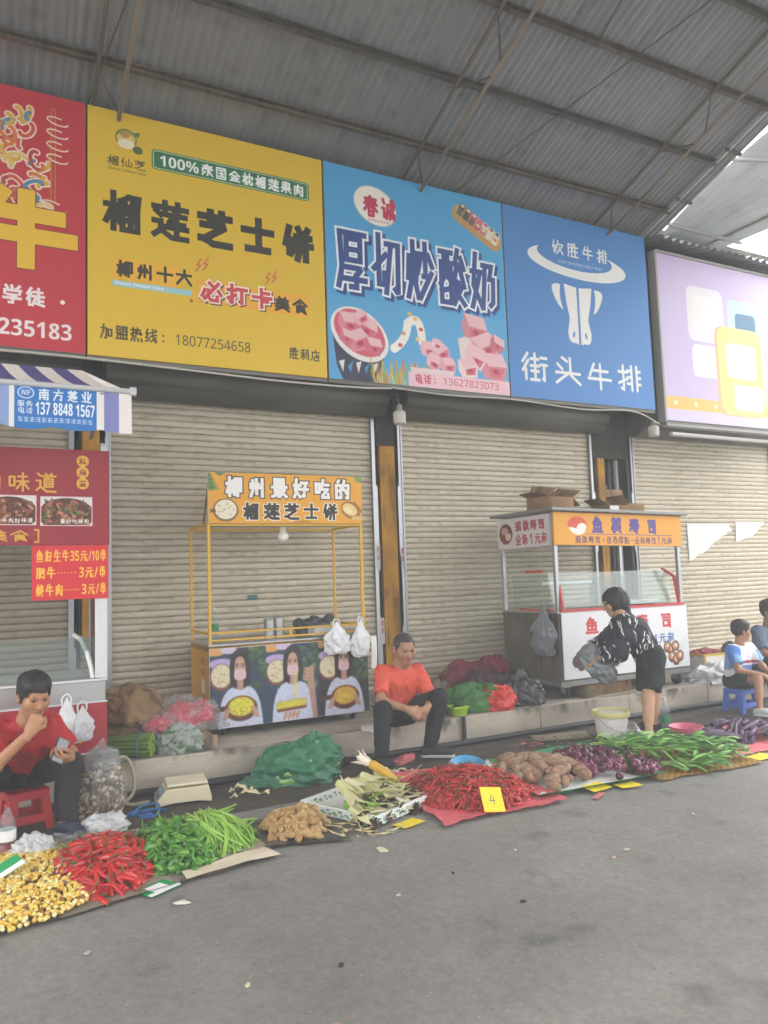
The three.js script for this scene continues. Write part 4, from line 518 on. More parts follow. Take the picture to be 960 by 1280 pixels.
// ---------------------------------------------------------------- red snack stall at the left
{
  const t = thing('snack_stall', 'red snack stall with glass counter and red menu board at the left edge', 'food stall', [-0.2, P, -0.42]);
  const W = 2.04, hx = W / 2, D = 0.84, hz = D / 2; const redM = std(0xa8222c, 0.45), rim = std(0xd4d6d8, 0.4);
  part('base_cabinet', at(box(W, 0.38, D, 0.006), 0, 0.3, 0), redM, t); part('edge_strip', join(at(box(W + 0.004, 0.012, 0.012), 0, 0.495, hz + 0.002), at(box(W + 0.004, 0.012, 0.012), 0, 0.106, hz + 0.002)), rim, t);
  part('counter', at(box(W - 0.02, 0.16, D - 0.02, 0.006), 0, 0.575, 0), stainless, t); part('counter_ledge', at(box(W, 0.02, D + 0.02, 0.004), 0, 0.665, 0), std(0xdedede, 0.35, { metalness: 0.4 }), t);
  part('glass_pane', at(box(W - 0.1, 0.32, 0.005), 0, 0.84, hz - 0.1, -0.35), phys(0xeaf2f0, 0.05, { transmission: 0.93, thickness: 0 }), t); part('glass_pane', at(box(0.005, 0.3, D - 0.1), hx - 0.12, 0.83, 0), phys(0xeaf2f0, 0.05, { transmission: 0.93, thickness: 0 }), t);
  part('curved_frame', tube([[hx - 0.1, 0.68, hz - 0.02], [hx - 0.12, 0.8, hz - 0.06], [hx - 0.16, 0.95, hz - 0.24], [hx - 0.2, 1.0, hz - 0.45]], 0.02, 20, 8), std(0xe8e8e8, 0.4), t);
  for (const [x, z] of [[hx - 0.025, hz - 0.03], [hx - 0.03, -hz + 0.05], [-hx + 0.03, hz - 0.03], [-hx + 0.03, -hz + 0.05]]) part('post', at(box(0.04, 1.9, 0.04, 0.004), x, 0.66 + 0.95, z), alu, t);
  part('side_board', at(box(0.09, 0.64, 0.012), hx - 0.045, 1.0, hz + 0.004), std(0xdedede, 0.5), t);
  part('side_panel', at(box(0.01, 0.75, D - 0.16), hx - 0.03, 1.05, -0.02), std(0x8a4038, 0.6, { map: grimeT }), t);
  const circ = (c, x, y, r, k) => { ell(c, x, y, r, r, '#e0b23a'); text(c, k, x - r * 0.6, y - r * 0.6, r * 1.2, r * 1.2, { fill: '#8f2a2e', lw: 0.12, gap: 0 }); };
  const mT = canvas(1400, 520, (c, w, h) => {
    c.fillStyle = '#98232f'; c.fillRect(0, 0, w, h); const u = 690; 
    text(c, '的味道', 745, 130, 400, 110, { fill: '#d9a83a', lw: 0.1, cap: 'round', gap: 0.1 });
    ['私', '房', '菜'].forEach((k, i) => circ(c, 1262, 62 + i * 62, 32, k));
    for (let q = 0; q < 3; q++) { const x = [520, 775, 1055][q], y = 256 + q * 4, W2 = 252, H2 = 150; c.fillStyle = '#d8c2c2'; c.fillRect(x - 5, y - 5, W2 + 10, H2 + 10); c.fillStyle = '#d9d6d2'; c.fillRect(x, y, W2, H2); c.save(); c.beginPath(); c.rect(x, y, W2, H2); c.clip(); ell(c, x + W2 * 0.5, y + H2 * 0.62, W2 * 0.56, H2 * 0.6, '#5a3326'); for (let k = 0; k < 120; k++) ell(c, x + rr(0.05, 0.95) * W2, y + rr(0.15, 1) * H2, rr(6, 22), rr(4, 11), ['#6b3a28', '#8a4e34', '#a8654a', '#4a2a22', '#7a4638', q == 2 ? '#5f7f3a' : '#8a5a30', '#b98468'][k % 7], rr(0, 3)); c.restore(); text(c, ['鱼味肉菜', '牛肉好味道', '最好吃烤肉'][q], x + W2 * 0.36, y + H2 - 34, W2 * 0.6, 26, { fill: '#f0eae2', lw: 0.1 }); }
    text(c, '红美食', 700, 440, 300, 62, { fill: '#d9a83a', lw: 0.12 }); c.strokeStyle = '#d9a83a'; c.lineWidth = 9; c.beginPath(); c.moveTo(1020, 440); c.lineTo(1042, 440); c.lineTo(1042, 504); c.lineTo(1020, 504); c.stroke();
  });
  const mb = part('menu_board', at(box(W, 0.76, 0.03, 0.004), 0.02, 2.11, hz + 0.0), std(0x7f2028, 0.5), t); part('print', at(new THREE.PlaneGeometry(W - 0.004, 0.756), 0.02, 2.11, hz + 0.0175), printM(mT), mb);
  const pT = canvas(900, 680, (c, w, h) => { c.fillStyle = '#d92a35'; c.fillRect(0, 0, w, h); const Y = '#f6c23a', o = { fill: Y, lw: 0.14 };
    text(c, '鱼籽生牛', 40, 55, 400, 150, o); latin(c, '35', 440, 65, 112, 130, Y); text(c, '元', 556, 55, 100, 150, o); latin(c, '/10', 660, 65, 130, 130, Y); text(c, '串', 792, 55, 90, 150, o);
    text(c, '肥牛', 40, 265, 240, 150, o); for (let k = 0; k < 6; k++) ell(c, 300 + k * 40, 345, 8, 8, Y); latin(c, '3', 545, 275, 66, 130, Y); text(c, '元', 615, 265, 110, 150, o); latin(c, '/', 730, 275, 46, 130, Y); text(c, '串', 780, 265, 95, 150, o);
    text(c, '烤牛肉', 40, 480, 330, 150, o); for (let k = 0; k < 6; k++) ell(c, 390 + k * 30, 560, 8, 8, Y); latin(c, '3', 575, 490, 66, 130, Y); text(c, '元', 645, 480, 100, 150, o); latin(c, '/', 748, 490, 40, 130, Y); text(c, '串', 790, 480, 90, 150, o); });
  const pb = part('price_board', at(box(0.56, 0.425, 0.012, 0.003), hx - 0.27, 1.515, hz + 0.014), std(0xc02a34, 0.5), t); part('print', at(new THREE.PlaneGeometry(0.556, 0.421), hx - 0.27, 1.515, hz + 0.0215), printM(pT), pb);
  const bT = canvas(128, 384, (c) => { c.fillStyle = '#a8222c'; c.fillRect(0, 0, 128, 384); ['私', '房', '菜'].forEach((k, i) => circ(c, 64, 66 + i * 124, 58, k)); });
  part('round_lettering', at(new THREE.PlaneGeometry(0.085, 0.255), hx - 0.2, 0.31, hz + 0.003), printM(bT), t);
  for (const x of [-0.85, 0.85]) for (const z of [-0.3, 0.3]) caster('caster', t, x, z, 0.09);
  // striped awning
  const aw = thing('awning', 'blue and white striped awning over the red stall at the left', 'awning', [-0.2, 2.85, 0.3]);
  const strT = canvas(1024, 64, (c) => { for (let k = 0; k < 18; k++) { c.fillStyle = k % 2 ? '#f0ece6' : '#4d4c92'; c.fillRect(k * 57, 0, 57, 64); } });
  { const pos = [], uv = [], idx = [], n = 40, m = 8; for (let j = 0; j <= m; j++) for (let i = 0; i <= n; i++) { const u = i / n, v = j / m; const xr = mix(1.17, 0.88, v); pos.push(mix(-1.4, xr, u), 0.335 + 0.36 * v - 0.04 * sin(PI * v), -0.78 * v); uv.push(u, v); if (i < n && j < m) { const a = j * (n + 1) + i; idx.push(a, a + 1, a + n + 1, a + 1, a + n + 2, a + n + 1); } } const g = new THREE.BufferGeometry(); g.setAttribute('position', new THREE.Float32BufferAttribute(pos, 3)); g.setAttribute('uv', new THREE.Float32BufferAttribute(uv, 2)); g.setIndex(idx); g.computeVertexNormals(); part('canvas_top', g, std(0xffffff, 0.7, { map: strT, side: THREE.DoubleSide }), aw); }
  const vT = canvas(2048, 300, (c, w, h) => { const px = (m) => (m + 1.4) / 2.57 * w; for (let k = 0; k < 26; k++) { c.fillStyle = k % 2 ? '#8f92c4' : '#efeae4'; c.fillRect(w - 110 - k * 110, 0, 110, h); } c.fillStyle = '#efeae4'; c.fillRect(px(1.08), 0, w, h); c.fillStyle = '#8fa4d4'; c.fillRect(px(0.17), 0, px(0.3) - px(0.17), h);
    const a = px(0.335), b = px(0.91); c.fillStyle = '#efeae4'; c.fillRect(a - 26, 0, w, h); c.fillStyle = '#8388c4'; c.fillRect(px(0.965), 0, px(1.075) - px(0.965), h); c.fillStyle = '#2c78c4'; c.fillRect(a, 0, b - a, h); ell(c, a + 62, 52, 42, 38); c.strokeStyle = '#dfe8f2'; c.lineWidth = 7; c.stroke(); latin(c, 'NF', a + 36, 34, 52, 34, '#dfe8f2');
    text(c, '南方蓬业', a + 120, 14, 320, 84, { fill: '#e9f0f6', lw: 0.11, cap: 'round', gap: 0.12 }); text(c, '服务', a + 14, 104, 90, 44, { fill: '#dfe8f2', lw: 0.1 }); text(c, '电话', a + 14, 152, 90, 44, { fill: '#dfe8f2', lw: 0.1 }); latin(c, '137 8848 1567', a + 112, 108, 336, 88, '#f2f5f8'); tiny(c, a + 20, 216, 420, 34, 13, '#c9dcee'); });
  { const n = 120, pos = [], uv = [], idx = []; for (let i = 0; i <= n; i++) { const u = i / n, x = mix(-1.4, 1.17, u), d = 0.31 + 0.022 * abs(sin((x + 0.1) * 9)), z = 0.012 * sin(x * 11); pos.push(x, 0.335, 0, x, 0.335 - d, z + 0.01); uv.push(u, 1, u, 1 - d / 0.335); if (i < n) idx.push(2 * i, 2 * i + 1, 2 * i + 2, 2 * i + 1, 2 * i + 3, 2 * i + 2); } const g = new THREE.BufferGeometry(); g.setAttribute('position', new THREE.Float32BufferAttribute(pos, 3)); g.setAttribute('uv', new THREE.Float32BufferAttribute(uv, 2)); g.setIndex(idx); g.computeVertexNormals(); part('valance', g, std(0xffffff, 0.7, { map: vT, side: THREE.DoubleSide }), aw); }
  { const g = new THREE.BufferGeometry(); g.setAttribute('position', new THREE.Float32BufferAttribute([1.17, 0.335, 0, 1.17, 0.02, 0.01, 1.0, 0.335, -0.5, 0.88, 0.695, -0.78], 3)); g.setIndex([0, 1, 2, 0, 2, 3]); g.computeVertexNormals(); part('side_flap', g, std(0xe9e4de, 0.7, { side: THREE.DoubleSide }), aw); }
  part('front_bar', join(at(cyl(0.022, 0.022, 2.6, 12), -0.115, 0.345, 0.0, 0, 0, PI / 2), at(box(0.05, 0.06, 0.05), 1.18, 0.345, 0)), std(0xc9cacb, 0.4), aw);
  for (const x of [-1.2, 0.95]) part('arm', bar([x, 0.32, 0], [x, 0.1, -0.75], 0.03), alu, aw);
}
// ---------------------------------------------------------------- vegetables
function loft(pts, rad, n = 14, k = 8, sq = null) { // tapered tube along a curve, closed at both ends
  const cv = new THREE.CatmullRomCurve3(pts.map((p) => V(...p))), fr = cv.computeFrenetFrames(n, false), pos = [], idx = [], uv = [];
  for (let i = 0; i <= n; i++) { const c = cv.getPointAt(i / n), r = rad(i / n); for (let j = 0; j <= k; j++) { const a = j / k * 2 * PI, q = sq ? sq(a, i / n) : 1; const d = fr.normals[i].clone().multiplyScalar(cos(a) * r * q).addScaledVector(fr.binormals[i], sin(a) * r * q); pos.push(c.x + d.x, c.y + d.y, c.z + d.z); uv.push(j / k, i / n); if (i < n && j < k) { const m = i * (k + 1) + j; idx.push(m, m + 1, m + k + 1, m + 1, m + k + 2, m + k + 1); } } }
  const g = new THREE.BufferGeometry(); g.setAttribute('position', new THREE.Float32BufferAttribute(pos, 3)); g.setAttribute('uv', new THREE.Float32BufferAttribute(uv, 2)); g.setIndex(idx); g.computeVertexNormals(); return g;
}
function lump(rx, ry, rz, s, amp = 0.12, det = 10, fr = 1.7) { const g = new THREE.SphereGeometry(1, det * 2, det), p = g.attributes.position; for (let i = 0; i < p.count; i++) { const x = p.getX(i), y = p.getY(i), z = p.getZ(i), k = 1 + amp * (fbm(x * fr + s, y * fr + 7, z * fr + s * 2 + 9.5, 2) - 0.5) * 2; p.setXYZ(i, x * rx * k, y * ry * k, z * rz * k); } g.computeVertexNormals(); return g; }
const bell = (x, z, cx, cz, rx, rz, h, a = 0) => { const dx = x - cx, dz = z - cz, c = cos(a), s = sin(a), u = (dx * c - dz * s) / rx, v = (dx * s + dz * c) / rz, d = u * u + v * v; return d < 1 ? h * (1 - d) ** 0.75 : 0; };
function spot(cx, cz, rx, rz, a) { const d = sqrt(rnd()), t = rnd() * 2 * PI, u = cos(t) * d * rx, v = sin(t) * d * rz, c = cos(a), s = sin(a); return [cx + u * c + v * s, cz - u * s + v * c, d]; }
// many alike pieces lying on a heap; the first `n` are things of their own, `deep` more below them are one mass
function heap(o) {
  const { name, label, cat, group, cx, cz, rx, rz, h, a = 0, n, deep = 0, geos, mats, stem, tilt = 0.3, lift = 0, sc = [0.85, 1.15], base = 0.008, face } = o;
  const place = (m, x, z, y) => { const e = 0.02; const sx = (bell(x + e, z, cx, cz, rx, rz, h, a) - bell(x - e, z, cx, cz, rx, rz, h, a)) / (2 * e), sz = (bell(x, z + e, cx, cz, rx, rz, h, a) - bell(x, z - e, cx, cz, rx, rz, h, a)) / (2 * e); const fk = o.follow ?? 1, nn = V(-clamp(sx, -1, 1) * fk, 1, -clamp(sz, -1, 1) * fk).normalize(); const q = new THREE.Quaternion().setFromUnitVectors(V(0, 1, 0), nn).multiply(new THREE.Quaternion().setFromEuler(new THREE.Euler(rr(-tilt, tilt), face ? face() : rr(0, 6.28), rr(-tilt, tilt)))); m.position.set(x, y, z); m.quaternion.copy(q); m.scale.setScalar(rr(...sc)); };
  for (let i = 0; i < n; i++) {
    const [x, z] = spot(cx, cz, rx, rz, a), k = floor(rnd() * geos.length), y = base + lift + bell(x, z, cx, cz, rx, rz, h, a);
    let m; const mt = mats[floor(rnd() * mats.length)];
    if (stem) { m = new THREE.Group(); m.name = numbered(name); scene.add(m); part('flesh', geos[k], mt, m); part('stem', stem[0][k % stem[0].length], stem[1], m); } else m = part(numbered(name), geos[k], mt, scene);
    m.userData = { label, category: cat, group }; place(m, x, z, y);
  }
  if (deep) mats.forEach((mt, q) => { const c = Math.ceil(deep / mats.length), im = new THREE.InstancedMesh(geos[q % geos.length], mt, c), d = new THREE.Object3D(); for (let i = 0; i < c; i++) { const [x, z, r] = spot(cx, cz, rx * 0.96, rz * 0.96, a); place(d, x, z, base * 0.6 + bell(x, z, cx, cz, rx, rz, h, a) * rr(0.45, 0.93)); d.updateMatrix(); im.setMatrixAt(i, d.matrix); } im.name = numbered(name + '_pile'); im.castShadow = im.receiveShadow = true; im.userData = { kind: 'stuff', label: o.deepLabel ?? label.replace(/^one of (the )?/, '') + ', lower layer of the heap', category: cat }; scene.add(im); });
}
srand(21);
const greenStem = std(0x4f6b2a, 0.6);
// sheets under the goods
const kraftM = std(0xcfc4b2, 0.85, { map: grimeT, side: THREE.DoubleSide });
solo('ground_sheet', sheet([[-0.5, 0.98], [1.5, 0.92], [1.56, 1.93], [-0.5, 2.3]], (x, z, u, v, e) => 0.009 + 0.01 * noise(x * 6, z * 6) + (e < 0.02 ? 0.006 : 0), 44, 0.03, 3), kraftM, 'pale woven sheet under the peppers and beans at the left', 'ground sheet');
solo('paper_wrap', sheet([[0.98, 1.9], [1.5, 1.78], [1.56, 1.95], [0.98, 2.04]], (x, z, u, v, e) => 0.022 + 0.02 * noise(x * 9, z * 9 + 4), 16, 0.02, 5), std(0xd6c8b0, 0.85, { side: THREE.DoubleSide }), 'pale brown paper edge in front of the string beans', 'paper');
// small yellow round peppers
{
  const g = lump(0.012, 0.0112, 0.012, 2, 0.18, 6), ms = [0xe2c352, 0xe6cf7a, 0xd6a840, 0xeadfa6, 0x8e5a2c].map((c) => phys(c, 0.4));
  const h = (x, z) => bell(x, z, 0.06, 1.62, 0.56, 0.62, 0.075, 0.1); const N = [950, 820, 560, 460, 280];
  ms.forEach((m, q) => { const im = new THREE.InstancedMesh(g, m, N[q]), d = new THREE.Object3D(); for (let i = 0; i < N[q]; i++) { const [x, z, r] = spot(0.06, 1.62, 0.55, 0.6, 0.1); d.position.set(x, 0.02 + h(x, z) * (i % 3 ? rr(0.9, 1.0) : rr(0.5, 0.9)) + rr(0, 0.01), z); d.rotation.set(rr(0, 6), rr(0, 6), 0); d.scale.setScalar(rr(0.8, 1.15)); d.updateMatrix(); im.setMatrixAt(i, d.matrix); } im.name = numbered('yellow_fruit_pile'); im.castShadow = im.receiveShadow = true; im.userData = { kind: 'stuff', label: 'heap of small round yellow and brown fruit at the left edge', category: 'fruit heap' }; scene.add(im); });
}
// long red peppers
{
  const mk = (L, b, r, s) => loft([[-L / 2, 0, 0], [-L * 0.2, 0.006, b * 0.5], [L * 0.15, 0.004, b], [L / 2, 0, b * 0.3]], (t) => r * (t < 0.08 ? 0.55 + t * 5.6 : 1 - 0.86 * ((t - 0.08) / 0.92) ** 1.7), 14, 9, (a, t) => 1 + 0.08 * sin(a * 3 + s) + 0.06 * sin(t * 9 + s));
  const gs = [mk(0.17, 0.03, 0.017, 0), mk(0.19, -0.022, 0.0165, 1), mk(0.15, 0.045, 0.018, 2), mk(0.18, 0.01, 0.016, 3)], st = [0, 1, 2, 3].map((k) => loft([[-0.5 * [0.17, 0.19, 0.15, 0.18][k] + 0.004, 0, 0], [-0.5 * [0.17, 0.19, 0.15, 0.18][k] - 0.018, 0.004, -0.004], [-0.5 * [0.17, 0.19, 0.15, 0.18][k] - 0.038, 0.014, -0.01]], (t) => 0.0085 - 0.006 * t ** 0.5, 6, 6));
  heap({ name: 'red_pepper', label: 'one of the long glossy red peppers heaped between the yellow fruit and green peppers', cat: 'red pepper', group: 'long red peppers in the left heap', cx: 0.60, cz: 1.52, rx: 0.30, rz: 0.52, h: 0.11, a: -0.12, n: 190, deep: 160, geos: gs, mats: [0xb3161c, 0xc41f22, 0x9c1118, 0xcb2c24].map((c) => phys(c, 0.28, { clearcoat: 0.4, clearcoatRoughness: 0.25 })), stem: [st, greenStem], tilt: 0.35 });
  // green peppers
  const mg = (L, s, r) => loft([[-L / 2, 0, 0], [-L * 0.25, 0.012, 0.02 * sin(s)], [0, -0.004, 0.028 * sin(s + 2)], [L * 0.25, 0.012, -0.02 * sin(s)], [L / 2, 0, 0.02 * cos(s)]], (t) => r * (t < 0.1 ? 0.6 + t * 4 : 1 - 0.75 * ((t - 0.1) / 0.9) ** 1.6), 16, 9, (a, t) => 1 + 0.14 * sin(a * 3 + t * 8 + s) + 0.08 * sin(t * 17 + s));
  const gg = [mg(0.17, 0, 0.019), mg(0.19, 1.4, 0.018), mg(0.15, 2.6, 0.021), mg(0.18, 4.1, 0.018)], sg = [0.17, 0.19, 0.15, 0.18].map((L) => loft([[-0.5 * L + 0.004, 0, 0], [-0.5 * L - 0.016, 0.006, 0.004], [-0.5 * L - 0.036, 0.016, 0.012]], (t) => 0.009 - 0.006 * t ** 0.5, 6, 6));
  heap({ name: 'green_pepper', label: 'one of the twisted green peppers heaped between the red peppers and string beans', cat: 'green pepper', group: 'twisted green peppers in the left heap', cx: 1.03, cz: 1.45, rx: 0.24, rz: 0.46, h: 0.105, a: -0.1, n: 150, deep: 110, geos: gg, mats: [0x3f7d1c, 0x4f8f22, 0x2f6a1a, 0x65a02c].map((c) => phys(c, 0.3, { clearcoat: 0.4, clearcoatRoughness: 0.3 })), stem: [sg, std(0x6a8f3a, 0.6)], tilt: 0.45 });
  // string beans, most of them lying towards the viewer
  const mb = (L, b, d) => loft([[0, 0.03, -L / 2], [b * 0.6, 0.05, -L * 0.2], [b, 0.045, L * 0.15], [b * 0.7 + d, -0.03, L / 2]], (t) => 0.0072 * (0.4 + 0.6 * sin(PI * clamp(t * 0.94 + 0.03)) ** 0.4), 20, 6, (a, t) => 1 + 0.1 * sin(t * 60));
  const bg = [mb(0.52, 0.05, 0.02), mb(0.56, -0.04, 0.05), mb(0.48, 0.08, -0.03), mb(0.6, 0.02, -0.06)];
  heap({ name: 'string_bean', label: 'one of the pale green string beans bundled right of the green peppers', cat: 'string bean', group: 'string beans in the left bundle', follow: 0.35, cx: 1.29, cz: 1.40, rx: 0.16, rz: 0.2, h: 0.08, a: 0, n: 95, deep: 60, geos: bg, mats: [0x8dbb4a, 0x9cc757, 0x7fae44, 0xa9cf68].map((c) => phys(c, 0.45)), tilt: 0.1, face: () => rr(-0.15, 0.45) + (rnd() < 0.12 ? rr(-1, 1) : 0) });
}
// ginger
{
  solo('plastic_sheet', sheet([[1.58, 1.2], [2.1, 1.22], [2.02, 1.9], [1.5, 1.78]], (x, z, u, v, e) => 0.01 + 0.018 * noise(x * 9, z * 9), 18, 0.03, 7), blackBagM, 'black plastic sheet under the ginger', 'plastic sheet');
  const gt = (s) => { srand(300 + s); const parts = [lump(0.06, 0.022, 0.026, s, 0.2, 9)]; for (let k = 0; k < 5; k++) { const a = rr(0, 6.28), r = rr(0.03, 0.055); parts.push(at(lump(rr(0.022, 0.036), 0.018, rr(0.016, 0.022), s + k, 0.22, 8), cos(a) * r * 1.25, rr(-0.005, 0.016), sin(a) * r, 0, -a + rr(-0.4, 0.4), rr(-0.3, 0.3))); } return join(parts); };
  const gt_ = tex(128, 128, (u, v) => { const g = 0.82 + 0.25 * (fbm(u * 10, v * 10, 0, 3, 10) - 0.5) + (noise(u * 3, v * 28, 0, 0) > 0.72 ? -0.12 : 0); return [g, g * 0.97, g * 0.9]; });
  heap({ name: 'ginger_root', label: 'one of the knobbly tan ginger roots piled on black plastic', cat: 'ginger', group: 'ginger roots', cx: 1.80, cz: 1.55, rx: 0.20, rz: 0.22, h: 0.11, n: 26, deep: 14, geos: [gt(1), gt(2), gt(3), gt(4)], mats: [0xe2c08a, 0xd6b078, 0xe8cb9c].map((c) => std(c, 0.8, { map: gt_ })), tilt: 0.35, base: 0.03, sc: [0.85, 1.3] });
}
srand(33);
// maize on a flattened carton
{
  const t = thing('produce_tray', 'shallow white printed tray holding the maize cobs', 'tray', [2.42, 0.006, 1.33], 0.42);
  const trT = canvas(512, 128, (c, w, h) => { c.fillStyle = '#dfe2dd'; c.fillRect(0, 0, w, h); for (let k = 0; k < 12; k++) { c.fillStyle = ['#5a9a72', '#8aa7c0', '#4f8a66'][k % 3]; c.fillRect(k * 44 + 8, 30 + (k % 2) * 26, 26, 30); ell(c, k * 44 + 34, 90, 12, 16, '#7aae86'); } });
  const em = std(0xffffff, 0.6, { map: trT }); part('bottom', at(box(0.62, 0.012, 0.7), 0, 0.01, 0), std(0xdcdcd4, 0.7), t);
  for (const s of [-1, 1]) { part('rim', at(box(0.62, 0.07, 0.03, 0.008), 0, 0.04, s * 0.345), em, t); part('rim', at(box(0.03, 0.07, 0.66, 0.008), s * 0.3, 0.04, 0), em, t); }
  const kern = tex(256, 256, (u, v) => { const a = abs(sin(u * PI * 14)) ** 0.4, b = abs(sin(v * PI * 26)) ** 0.4; const g = 0.7 + 0.3 * a * b; return [g, g * 0.96, g * 0.75]; });
  const cobM = std(0xe3b83a, 0.45, { map: kern, bumpMap: kern, bumpScale: 0.003 }), huskM = [0xe8dfba, 0xdcd8a8, 0xeee6d0, 0xcfd092].map((c) => std(c, 0.75, { side: THREE.DoubleSide })), silkM = [0x4a3a26, 0x5d482f].map((c) => std(c, 0.9));
  const leaf = (L, w, b) => { const n = 10, pos = [], idx = []; for (let i = 0; i <= n; i++) { const q = i / n, W = w * sin(PI * (0.12 + 0.88 * q)) ** 0.7 * (1 - 0.55 * q); for (let j = 0; j <= 4; j++) { const s = j / 2 - 1; pos.push(s * W, b * q * q * L + 0.25 * W * (1 - s * s) + 0.004 * sin(j * 2.4 + i), q * L); if (i < n && j < 4) { const m = i * 5 + j; idx.push(m, m + 1, m + 5, m + 1, m + 6, m + 5); } } } const g = new THREE.BufferGeometry(); g.setAttribute('position', new THREE.Float32BufferAttribute(pos, 3)); g.setIndex(idx); g.computeVertexNormals(); return clean(g); };
  const cobG = loft([[0, 0, -0.1], [0, 0, 0], [0, 0, 0.11]], (q) => 0.027 * (q < 0.1 ? 0.5 + q * 5 : 1 - 0.6 * ((q - 0.1) / 0.9) ** 2.4), 16, 14);
  const husk = (s, n, len) => { srand(500 + s); const gs = []; for (let k = 0; k < n; k++) gs.push(leaf(len * rr(0.75, 1.15), 0.035, rr(-0.05, 0.7)).translate(0, 0.02, -0.1).rotateZ(k / n * 2 * PI + rr(-0.3, 0.3))); gs.push(clean(loft([[0, 0, -0.1], [0, 0, 0], [0, 0, 0.12]], (q) => 0.031 * (q < 0.08 ? 0.5 + q * 6 : 1 - 0.7 * q ** 3), 12, 10, (a, q) => 1 + 0.08 * sin(a * 5 + s)))); return join(gs); };
  const tuft = (s) => { srand(600 + s); const gs = []; for (let k = 0; k < 34; k++) gs.push(tube([[0, 0, 0.08], [rr(-0.02, 0.02), rr(-0.02, 0.02), 0.13], [rr(-0.055, 0.055), rr(-0.06, 0.03), rr(0.13, 0.18)]], 0.0038, 5, 4)); gs.push(at(lump(0.02, 0.02, 0.03, s, 0.3, 7), 0, 0, 0.12)); return join(gs); };
  const hs = [husk(1, 5, 0.26), husk(2, 6, 0.24), husk(3, 5, 0.25)], tf = [tuft(1), tuft(2)]; srand(34);
  const L0 = 'one of the maize cobs in husks with dark silk lying in the white tray';
  for (let k = 0; k < 18; k++) { const row = floor(k / 6), i = k % 6; const x = 2.22 + i * 0.085 + row * 0.012, z = 1.66 - row * 0.13 - i * 0.035 + rr(-0.025, 0.025), y = 0.06 + [0, 0.06, 0.1, 0.05][row] + rr(0, 0.015); const o = thing('maize_cob', L0, 'maize', [x, y, z], 0, 'maize cobs in the tray'); o.rotation.set(rr(0.15, 0.45), rr(-0.2, 0.7), rr(0, 6)); o.scale.setScalar(rr(0.9, 1.1)); part('husk', hs[k % 3], huskM[floor(rnd() * 4)], o); part('silk', tf[k % 2], silkM[k % 2], o); }
  { const o = thing('maize_cob', 'large peeled yellow maize cob with pulled-back pale husk on top of the others', 'maize', [2.56, 0.25, 1.34]); o.rotation.set(0.75, 0.75, 0); part('kernels', cobG.clone().scale(1.25, 1.25, 1.15), cobM, o); part('husk', (() => { const gs = []; srand(77); for (let k = 0; k < 7; k++) gs.push(leaf(rr(0.1, 0.17), 0.032, rr(0, 0.5)).rotateY(PI).translate(0, 0.01, -0.07).rotateZ(k / 7 * 2 * PI)); gs.push(rod([0, 0, -0.1], [0, 0, -0.2], 0.02, 8, 0.028)); return join(gs); })(), huskM[2], o); }
  { const o = thing('maize_cob', 'pale maize cob standing upright at the back left of the tray', 'maize', [2.33, 0.1, 1.28]); o.rotation.set(-PI / 2 + 0.1, 0, 0.2); part('husk', hs[1].clone().scale(0.85, 0.85, 0.8), huskM[2], o); }
  { const o = thing('maize_cob', 'bright green husked maize cob at the front left of the tray', 'maize', [2.26, 0.1, 1.56]); o.rotation.set(0.1, 0.9, 0.4); part('husk', hs[0], std(0x7fae3a, 0.6, { side: THREE.DoubleSide }), o); }
  srand(35);
  solo('husk_scrap', (() => { const gs = []; for (let k = 0; k < 26; k++) gs.push(at(leaf(rr(0.06, 0.14), 0.012, rr(-0.1, 0.3)), rr(2.0, 2.3), 0.012 + rr(0, 0.02), rr(1.55, 1.92), 0, rr(0, 6.28), 0)); return join(gs); })(), std(0xc9b98a, 0.8, { side: THREE.DoubleSide }), 'litter of torn maize husk beside the ginger', 'husk litter').userData.kind = 'stuff';
}
